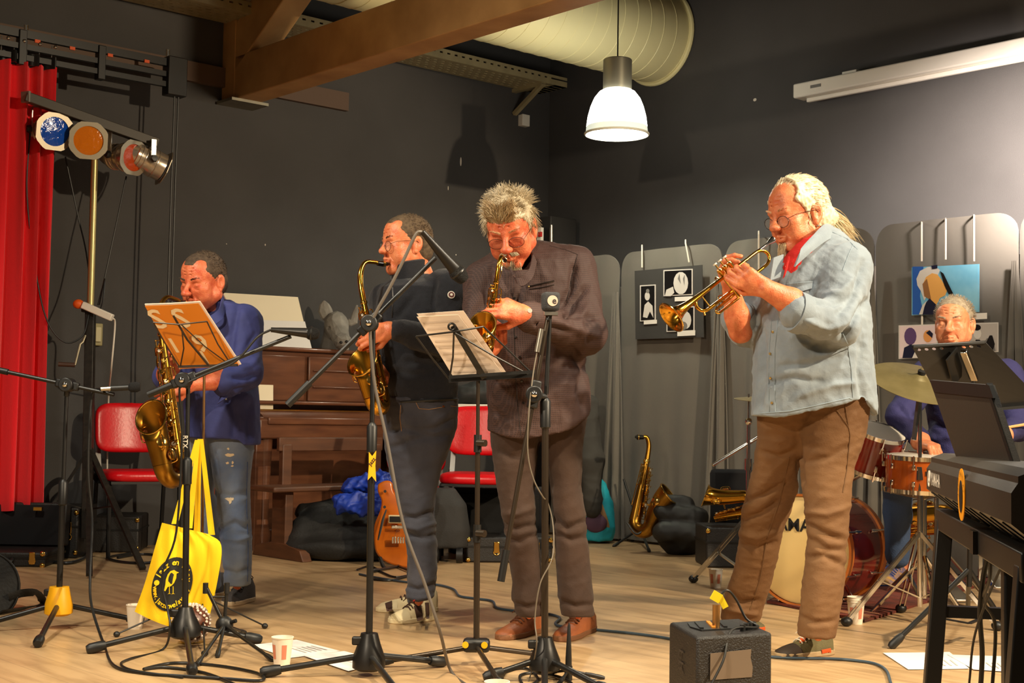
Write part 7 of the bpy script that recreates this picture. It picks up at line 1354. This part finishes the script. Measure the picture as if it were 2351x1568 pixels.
photo('colour photo of two musicians below the blue photo', ((2063, 744), (2152, 824), 3), [(shape(2090, 772, 14, 20), M('photo violet', (92, 66, 110), .4)), ([(2072, 822), (2076, 798), (2092, 790), (2108, 800), (2104, 822)], mNv), (shape(2130, 772, 10, 14), M('photo amber', (220, 150, 86), .4)), ([(2126, 764), (2134, 758), (2142, 766), (2140, 776)], mNv), ([(2094, 822), (2104, 800), (2118, 822)], mPhW)], M('photo pale pink', (226, 204, 204), .4))
photo('black and white photo of a band beside the head of the drummer', ((2226, 740), (2292, 810), 2), [(shape(2244, 766, 9, 12), mPhW), (shape(2243, 752, 9, 7), mPhB), ([(2236, 806), (2240, 780), (2250, 780), (2258, 806)], mPhB), ([(2256, 790), (2266, 776), (2280, 780), (2286, 806), (2258, 806)], mPhG), ([(2264, 786), (2272, 770), (2278, 770), (2284, 790), (2280, 804)], mPhB)], M('photo light grey', (184, 176, 168), .4))
# black case and steel pipe high behind the grey-haired man
hk = onR(1250, 560, .3); bxk = thing('loudspeaker', 'dark loudspeaker cabinet behind the head of the grey-haired man', 'loudspeaker', V3((hk.x, hk.y, 0))); MB().box(onR(1262, 552, .26), (.3, .34, .36), ROOM).obj('cabinet', M('very dark grey paint', (40, 38, 36), .7), bxk, bevel=.01); MB().cyl(V3((onR(1262, 552, .26).x, onR(1262, 552, .26).y, 0)), onR(1262, 590, .26), .02).obj('pole', mBlackM, bxk); MB().cyl(onR(1266, 517, .45), onR(1266, 640, .45), .014, n=10).obj('steel_edge', mAlu, bxk); MB().box(onR(1240, 545, .5), (.03, .05, .16), ROOM).obj('label_plate', mWhiteP, bxk); MB().box(onR(1240, 538, .52), (.02, .03, .04), ROOM).obj('red_mark', M('red label', (190, 30, 26), .6), bxk)
# ================================================================== AMPLIFIER (front) AND KEYBOARD
mAmp = M('black textured vinyl', (26, 23, 22), .5, bump=.5, bscale=180)
dm_ = 4.3; A0 = P(1600, 1462, dm_-.1); zt = .262; am = thing('amplifier', 'small black floor monitor with grey tape on its front and open top handle', 'amplifier', V3((A0.x+.1, dm_, 0)))
fr = PZ(1600, 1462, zt); fr2 = PZ(1773, 1452, zt); bl = PZ(1536, 1428, zt); ex = (fr2-fr); ey = (bl-fr); br_ = fr+ex+ey
foot = [fr, fr2, br_, bl]; hb_ = MB(); hb_.add([V3((p.x, p.y, 0)) for p in foot]+[V3((p.x, p.y, zt)) for p in foot], [(3,2,1,0),(4,5,6,7),(0,1,5,4),(1,2,6,5),(2,3,7,6),(3,0,4,7)]); hb_.obj('cabinet', mAmp, am, bevel=.01)
exn, eyn = ex.normalized(), ey.normalized(); at = lambda u, v, z=0: fr+ex*u+ey*v+V3((0, 0, z))
MB().prism([(.0, 0), (.55, 0), (.6, .5), (.55, 1), (.0, 1), (-.06, .5)], at(.18, .3, .002), ex, ey*.5, .006).obj('handle_dark_plate', mBlackP, am)  # flat black plastic plate laid in place of the handle's shaded hollow
for k in range(3): MB().bar(at(.2+.16*k, .35, .006), at(.28+.16*k, .75, .006), .012, .008).obj('handle_bar', mBlackP if k != 1 else M('amber strip', (190, 120, 30), .5), am)
for k in range(4): MB().cyl(at(.68+.07*k, .18+.05*k, .0), at(.68+.07*k, .18+.05*k, .02), .009, n=12).obj('knob', mBlackP, am)
fz = lambda u, z, o=.002: V3((fr.x+ex.x*u, fr.y+ex.y*u, z))-eyn*o
nrm = ex.cross(V3((0, 0, 1))).normalized(); tapeM = M('grey gaffer tape', (112, 98, 84), .4)
MB().prism([(.17, .13), (.72, .13), (.73, .16), (.70, .19), (.71, .215), (.17, .21)], V3((fr.x, fr.y, 0))+nrm*.003, ex, V3((0, 0, 1)), .002).obj('tape', tapeM, am)
sdn = -exn; put_text(MB(), 'FR', .075, (fr+ey*.5)*1-V3((0, 0, .1))+sdn*.003, V3((0, 0, -1)), eyn*-1*-1).obj('marker_letters', M('dull marker', (52, 46, 42), .6), am, smooth=False)
MB().cyl(at(.42, .42, -.01), at(.42, .42, .075), .012, n=14).obj('jack_plug', M('gold jack', (200, 150, 90), .3, .9), am); MB().box(at(.42, .42, .10), (.03, .012, .03), Matrix.Rotation(.5, 4, 'Y')).obj('tape_flag', M('yellow tape', (236, 210, 30), .5), am); MB().box(at(.5, .42, .085), (.02, .012, .045), Matrix.Rotation(-.5, 4, 'Y')).obj('tape_flag', MATS['yellow tape'], am)
MB().tube(spline([at(.42, .42, .09), at(.55, .4, .12), at(.68, .4, .09), at(.8, .35, .03), at(.92, .25, .006), at(.5, .1, .01), V3((fr.x, fr.y, .19))+ex*.32-eyn*.02, V3((fr.x, fr.y, .1))+ex*.12-eyn*.03, V3((fr.x, fr.y, .01))+ex*.02-eyn*.06], 6), .004, 8).obj('cable', mBlackP, label='thin black cable trailing over the small floor monitor', cat='cable')
# keyboard seen from behind
K0 = P(2138, 1050, 3.8); kd = V3((-.18, -.984, 0)); kn = V3((-.984, .18, 0)); kb = thing('digital_piano', 'black digital piano seen from behind with an orange bird sticker', 'keyboard', V3((K0.x, K0.y, .66)))
mKb = M('charcoal plastic', (46, 40, 34), .45, bump=.05, bscale=250); L = 1.33
zt = K0.z; prof = [(0, 0), (.0, -.012), (.012, -.03), (.012, -.085), (-.05, -.135), (-.29, -.135), (-.31, -.06), (-.30, -.03), (-.12, .012), (-.03, .012)]
def kp(t, n, z): return K0 + kd*t + kn*n + V3((0, 0, z))
MB().rings([[kp(t, n, z) for n, z in prof] for t in (0, L)]).obj('case', mKb, kb, smooth=False)
mk_ = M('white print', (206, 196, 184), .6)
put_text(MB(), 'YAMAHA', .046, kp(.21, .0135, -.055), kd, (0, 0, 1), True, 1.0).obj('lettering', mk_, kb, smooth=False)
lg = MB(); lg.torus(kp(.075, .0135, -.055), kn, .02, .0022, 24, 6)
for a in (0, 2.09, 4.18): lg.cyl(kp(.075, .0135, -.055), kp(.075+.019*math.sin(a), .0135, -.055+.019*math.cos(a)), .0016, n=5)
lg.obj('tuning_fork_logo', mk_, kb)
for k in range(9): MB().bar(kp(.12+.14*k, .013, -.088), kp(.14+.14*k, -.047, -.134), .005, .003, up=kn).obj('vent_slot', mBlackP, kb)
mSt = M('orange sticker', (246, 160, 14), .45); stc = kp(.70, .0135, -.065)
st = MB().prism([(.055*math.cos(a), .058*math.sin(a)) for a in [2*math.pi*k/24 for k in range(24)]], stc, kd, V3((0, 0, 1)), .002).obj('sticker', mSt, kb)
MB().prism([(.026*math.cos(a), .036*math.sin(a)-.004) for a in [2*math.pi*k/16 for k in range(16)]], stc+kn*.0018, kd, V3((0, 0, 1)), .001).obj('sticker_mark', mBlackP, st)
for k in range(14):
    a = math.pi*(.05+k/14*1.1)-.2; put_text(MB(), 'JAZZ EN VELAY.'[k], .014, stc+kn*.0022+kd*(.044*-math.cos(a))+V3((0, 0, .046*math.sin(a))), kd*math.sin(a)+V3((0, 0, math.cos(a))), V3((0, 0, math.sin(a)))-kd*math.cos(a)*1).obj('sticker_letter', mBlackP, st, smooth=False)
# music rest of the keyboard
mr = [P(2147, 872, 3.62), P(2284, 884, 3.2), P(2350, 1080, 3.05), P(2208, 1048, 3.5)]
MB().sheet(lambda u, v: lerp(lerp(mr[0], mr[1], u), lerp(mr[3], mr[2], u), v), 8, 8, .014).obj('music_rest', mKb, kb); MB().sheet(lambda u, v: lerp(lerp(mr[0], mr[1], u), lerp(mr[3], mr[2], u), v*.16)+V3((-.008, -.012, 0)), 8, 2, .01).obj('rest_rim', mBlackM, kb); MB().bar(lerp(mr[1], mr[0], .05)+V3((-.01, -.01, 0)), lerp(mr[2], mr[3], .05)+V3((-.01, -.01, 0)), .014, .012).obj('rest_rim', mBlackM, kb)
# stand
ks = thing('keyboard_stand', 'black square-tube table stand under the digital piano', 'keyboard stand', V3((K0.x, K0.y-.3, 0))); zk = zt-.145
rail = lambda t, n: kp(t, n, -.165)
MB().bar(rail(-.0, -.03), rail(1.3, -.03), .04, .055).obj('rail', mBlackM, ks, bevel=.004); MB().bar(rail(-.0, -.27), rail(1.3, -.27), .04, .055).obj('rail', mBlackM, ks, bevel=.004); MB().bar(rail(.02, -.03), rail(.02, -.27), .04, .05).obj('cross_rail', mBlackM, ks); MB().bar(rail(.75, .0), rail(.75, -.3), .05, .05).obj('cross_rail', mBlackM, ks)
for t, n, sp in ((.04, -.03, .05), (.04, -.27, -.02), (1.25, -.03, .05), (1.25, -.27, -.05)): a = rail(t, n); b = a+kn*sp; MB().bar(V3((b.x, b.y, 0)), a, .042, .05, up=kd).obj('leg', mBlackM, ks, bevel=.004)
a = P(2338, 1280, 3.0); MB().bar(V3((a.x, a.y, 0)), a, .066, .05, up=kd).obj('leg', mBlackM, ks, bevel=.006)
MB().bar(V3((rail(.04, -.03).x, rail(.04, -.03).y, .42)), V3((rail(.04, -.27).x, rail(.04, -.27).y, .42)), .03, .03).obj('stretcher', mBlackM, ks)
kc = ks
for i, (pts, r, lab) in enumerate((([(2300, 1240, 3.2), (2265, 1290, 3.25), (2250, 1400, 3.3), (2255, 1500, 3.35), (2250, 1600, 3.4)], .006, 'thick black cable hanging from the digital piano beside the stand leg'), ([(2330, 1250, 3.1), (2280, 1262, 3.15), (2272, 1330, 3.2), (2258, 1380, 3.3), (2285, 1440, 3.35), (2275, 1620, 3.4)], .0045, 'looped black cable hanging under the digital piano'), ([(2345, 1240, 3.0), (2300, 1300, 3.1), (2240, 1450, 3.3), (2225, 1570, 3.4)], .003, 'thin black cable falling from the digital piano to the floor'))):
    MB().tube(spline([P(*p) for p in pts], 7), r, 8).obj('cable', mBlackP, label=lab, cat='cable')
# ================================================================== CUPS, PAPERS, CABLES
mCup = M('paper cup', (236, 224, 204), .6); mCupP = M('cup print', (214, 132, 104), .6)
def cup(label, px, py, h=.092, stack=1, print_=True, s=1.0):
    c = PZ(px, py); t = thing('paper_cup', label, 'cup', c, 'paper cups on the floor')
    pr2 = [(0, .003), (.0245, .003), (.0245, 0), (.026, 0), (.035, h-.003), (.0365, h-.003), (.0365, h), (.034, h), (.0245, .006), (0, .006)]
    for k in range(stack): MB().lathe([(r*s, (z+k*.009)*s) for r, z in pr2], c, (0, 0, 1), 28).obj('cup_body', mCup, t, ang=50)
    if print_:
        for a0 in (-1.2, -2.4): MB().sheet(lambda u, v: c+V3(((.0262+.009*(.25+.5*v)+.0006)*s*math.cos(a0+.5*u-.25), (.0262+.009*(.25+.5*v)+.0006)*s*math.sin(a0+.5*u-.25), (.25+.5*v)*h*s)), 5, 4).obj('print', M('cup print', (232, 186, 160), .6), t)
    return t
cup('white paper cup standing before the loose white sheets', 647, 1527, s=1.12); cup('plain white paper cup half hidden behind the yellow tote bag', 310, 1443, print_=False, s=1.1); cup('printed paper cup beside the foot of the boom cymbal stand', 1643, 1349, s=1.1); cup('stack of printed paper cups on the floor before the rug', 1965, 1432, stack=3, s=1.12); cup('paper cup beside the round black drum bag', -4, 1396, s=1.0); cup('paper cup between the two tripod stands at the lower edge', 1140, 1640, s=1.1)
def sheet(label, quad, z=.0015, txt=True):
    q = [PZ(x, y, z) for x, y in quad]; o = MB().sheet(lambda u, v: lerp(lerp(q[0], q[1], u), lerp(q[3], q[2], u), v)+V3((0, 0, .003*(u-.5)**2+.0008)), 6, 6, .0012).obj('paper_sheet', mSheetW, label=label, cat='paper', group='loose sheets on the floor')
    if txt:
        for k in range(5): MB().sheet(lambda u, v: lerp(lerp(q[0], q[1], .45+.1*k+.03*v), lerp(q[3], q[2], .45+.1*k+.03*v), .5+.35*u)+V3((0, 0, .0045)), 3, 1).obj('print_line', M('faint print', (196, 190, 186), .8), o)
    return o
sheet('white sheet on the floor behind the front paper cup', ((575, 1482), (680, 1470), (781, 1496), (662, 1512))); sheet('white sheet on the floor partly under the orange-stickered stand', ((698, 1507), (790, 1496), (880, 1520), (800, 1542)), .003)
sheet('white sheet on the floor beside the keyboard stand leg', ((2027, 1500), (2180, 1498), (2225, 1536), (2085, 1538))); sheet('white sheet on the floor under the hanging keyboard cables', ((2175, 1504), (2318, 1508), (2351, 1545), (2235, 1538)), .003); sheet('small white sheet corner beside the small peg stand', ((515, 1448), (545, 1444), (560, 1456), (525, 1460)), .002, False)
mCabB = M('blue grey cable', (56, 74, 88), .5); mCabW = M('pale grey cable', (108, 98, 84), .6)
def cable(label, pts, r=.005, mat=mBlackP): return MB().tube(spline([p if isinstance(p, Vector) else (PZ(p[0], p[1], r+.001) if len(p) == 2 else P(*p)) for p in pts], 7), r, 8).obj('cable', mat, label=label, cat='cable')
cable('blue grey cable snaking across the floor behind the shoes', [(825, 1318), (860, 1325), (930, 1336), (1000, 1342), (1040, 1352), (1055, 1368), (1090, 1374), (1130, 1380), (1140, 1395), (1180, 1402), (1250, 1408), (1285, 1418), (1275, 1432), (1300, 1440), (1380, 1447), (1460, 1455), (1530, 1465), (1600, 1480), (1700, 1498)], .006, mCabB)
cable('second blue grey cable crossing the floor before the olive shoe', [(1770, 1508), (1820, 1511), (1900, 1512), (1960, 1516), (2010, 1524), (2035, 1540), (2045, 1568), (2060, 1610)], .0055, mCabB)
cable('black cable falling from the microphone at the red curtain to a loop on the floor', [P(238, 893, cA.y-.04), P(215, 900, cA.y), P(206, 960, cA.y), P(203, 1090, cA.y), P(212, 1200, cA.y), P(207, 1320, cA.y-.1), P(210, 1390, cA.y-.2), (238, 1478), (262, 1528), (330, 1545), (420, 1552), (520, 1558), (600, 1562), (590, 1545), (500, 1528), (400, 1522), (330, 1536), (380, 1532), (470, 1545), (560, 1580)], .0055)
cable('black cable falling along the stand before the yellow tote bag', [P(622, 757, cB.y-.06), P(590, 775, cB.y-.07), P(540, 830, cB.y-.07), P(470, 860, cB.y-.06), P(420, 885, cB.y-.06), P(412, 905, cB.y-.05), P(418, 1000, cB.y-.03), P(405, 1220, cB.y-.03), P(372, 1320, cB.y-.04), P(385, 1400, cB.y-.06), P(390, 1440, cB.y-.1), (375, 1490), (300, 1512), (278, 1525), (310, 1540), (420, 1555)], .0045)
cable('grey cable running from the raised boom microphone down to the floor', [P(970, 532, cC.y-.1), P(955, 538, cC.y-.1), P(930, 590, cC.y-.09), P(895, 660, cC.y-.08), P(862, 720, cC.y-.07), P(850, 760, cC.y-.06), P(860, 880, cC.y-.04), P(890, 1020, cC.y-.05), P(925, 1200, cC.y-.08), P(975, 1340, cC.y-.1), P(1010, 1450, cC.y-.1), (1035, 1540), (1080, 1580), (1120, 1620)], .0058, M('grey cable', (92, 84, 76), .5))
cable('pale cable hanging from the square foam microphone down the boom', [P(1233, 808, cE.y-.05), P(1224, 860, cE.y-.06), P(1214, 950, cE.y-.08), P(1212, 1040, cE.y-.07), P(1225, 1100, cE.y-.06), P(1246, 1140, cE.y-.04), P(1258, 1155, cE.y+.03), P(1270, 1210, cE.y+.02), P(1268, 1280, cE.y-.02), P(1240, 1340, cE.y-.05), P(1228, 1420, cE.y-.06), P(1232, 1480, cE.y-.08), (1215, 1560), (1190, 1610)], .0025, mCabW)
cable('black cable coiled around the base of the hanging boom stand', [(1150, 1560), (1165, 1540), (1210, 1535), (1235, 1560), (1205, 1575), (1195, 1550), (1240, 1545), (1300, 1560), (1330, 1590)], .005)
cable('black cable coiled on the floor below the amber guitar', [(820, 1308), (850, 1300), (880, 1315), (910, 1325), (950, 1318), (900, 1332), (850, 1330)], .006); cable('black cable coiled on the floor by the left red chair', [(270, 1280), (330, 1272), (380, 1280), (340, 1292), (280, 1290), (250, 1280), (300, 1270)], .008); cable('black cable curled at the foot of the flight case', [(120, 1290), (160, 1292), (190, 1282), (205, 1268)], .01)
# ================================================================== TOTE BAG
mTote = M('bright yellow cotton', (250, 202, 0), .8, bump=.06, bscale=160); dT_ = 5.76
tg = thing('tote_bag', 'bright yellow cotton tote bag with a black bird emblem hung on the slim music stand', 'bag', PZ(400, 1440, .0)); 
L_ = [(372, 1200), (352, 1270), (332, 1340), (309, 1404)]; R2 = [(478, 1226), (508, 1252), (500, 1330), (474, 1446)]
Ls = spline([V3((x, y, 0)) for x, y in L_], 5); Rs = spline([V3((x, y, 0)) for x, y in R2], 5)
def tf(o):
    def fn(u, v):
        k = v*15; i = min(14, int(k)); a = lerp(Ls[i], Ls[i+1], k-i); b = lerp(Rs[i], Rs[i+1], k-i); x = lerp(a.x, b.x, u); y = lerp(a.y, b.y, u)+(14*math.sin(u*math.pi)*(v**3) if v > .5 else 0)
        e = math.sin(math.pi*min(1, max(0, u)))**.6; w = .007*math.sin(u*17+v*5)*(1-.3*v)+.005*math.sin(u*31-v*9)+.006*math.sin(v*14+u*8)*v
        return P(x, y, dT_ + o*(.045*e*(.35+v*.65)) + w*(1 if o < 0 else -1)*e)
    return fn
MB().sheet(tf(-1), 30, 34).obj('front_panel', mTote, tg, ang=80); MB().sheet(tf(1), 24, 24).obj('back_panel', mTote, tg, ang=80)
bvt_ = bvh_of([o for o in kids(tg) if o.name.startswith('front_panel')][0])
for (x0, y0), (x1, y1), dd in (((401, 1203), (452, 1010), -.02), ((434, 1213), (455, 1010), -.02), ((452, 1222), (458, 1008), .03), ((486, 1228), (462, 1008), .03)):
    MB().sheet(lambda u, v: P(lerp(x0, x1, v)+(u-.5)*lerp(15, 9, v), lerp(y0, y1, v), dT_+dd*(1-v)-.012), 2, 12, .002).obj('strap', mTote, tg)
mEmb = M('black print', (24, 22, 14), .7); ec = (395, 1341); ew, eh = 46, 62
def td(x, y, lift=.004): 
    q = drape(bvt_, x, y, lift); return q[0] if q else P(x, y, dT_-.05)
skw = lambda a, r=1.0: (ec[0]+ew*r*math.cos(a)+(-.18*eh*r*math.sin(a)), ec[1]+eh*r*math.sin(a))
n = 40; em = MB(); ring = [[td(*skw(2*math.pi*k/n, r), .004) for k in range(n)] for r in (.02, .35, .7, 1.0)]; em.rings(ring, caps=True).obj('emblem', mEmb, tg)
emb = [o for o in kids(tg) if o.name.startswith('emblem')][0]
bird = [(-2, 40), (2, 22), (-8, 12), (-14, -2), (-12, -20), (-4, -36), (4, -42), (14, -44), (20, -40), (28, -37), (20, -34), (18, -20), (10, -4), (2, 8), (4, 22), (6, 38), (3, 38), (0, 24), (0, 40)]
bird = [(0, -44), (12, -48), (20, -43), (28, -40), (20, -36), (19, -22), (12, -6), (2, 4), (-8, 6), (-16, 20), (-20, 18), (-16, 0), (-14, -18), (-8, -34)]
def prnt(poly, name, mat, lift): return MB().add([td(ec[0]-4+x*.72, ec[1]+2+y*.72, lift) for x, y in poly], [tuple(range(len(poly)))]).obj(name, mat, emb)
prnt(bird, 'bird', mTote, .0075)
for x in (-4, 8): prnt([(x, 4), (x+2, 4), (x+2, 28), (x, 28)], 'bird_leg', mTote, .0075); prnt([(x-5, 30), (x, 26), (x+7, 29), (x, 28)], 'bird_foot', mTote, .0075)
ux = (td(430, 1335)-td(370, 1330)).normalized()
def arc(txt, a0, a1, r, size, flip=False):
    for k, ch in enumerate(txt):
        if ch == ' ': continue
        a = lerp(a0, a1, k/(len(txt)-1)); x, y = skw(a, r); p = td(x, y, .0085); p2 = td(*skw(a+.05, r), .0085); tx_ = (p2-p).normalized()*(1 if not flip else -1); up_ = (td(*skw(a, r+.06 if not flip else r-.06), .0085)-p).normalized()
        put_text(MB(), ch, size, p, tx_, up_, True).obj('letter', mTote, emb, smooth=False)
arc('Jazz en Velay 43', -2.75, .45, .8, .034); arc('www.jazzenvelay', 2.95, .75, .82, .030, True)
fc = skw(math.pi*1.02, .78); 
q = td(*fc, .0085); MB().lathe([(0, 0), (.011, 0)], q, (0, -1, .2), 18).obj('round_icon', mTote, emb)
# shekere
sh_c = PZ(430, 1482); sh_c = V3((sh_c.x, sh_c.y+.06, .08)); sk2 = thing('shekere', 'round brown gourd shaker netted with white beads under the tote bag', 'shaker', sh_c-V3((0, 0, .08))); MB().ball(sh_c, (.07, .07, .07), 24, 16).obj('gourd', M('brown gourd', (92, 46, 26), .4), sk2)
bb_ = MB(); cords = MB()
for i in range(10):
    for k in range(16):
        a = 2*math.pi*i/10+.25*math.sin(k*.9); el = -1.2+2.5*k/15; d = V3((math.cos(a)*math.cos(el), math.sin(a)*math.cos(el), math.sin(el))); bb_.ball(sh_c+d*.0745, .006, 6, 5)
bb_.obj('bead_net', M('white bead', (226, 206, 190), .35), sk2, kind='stuff')
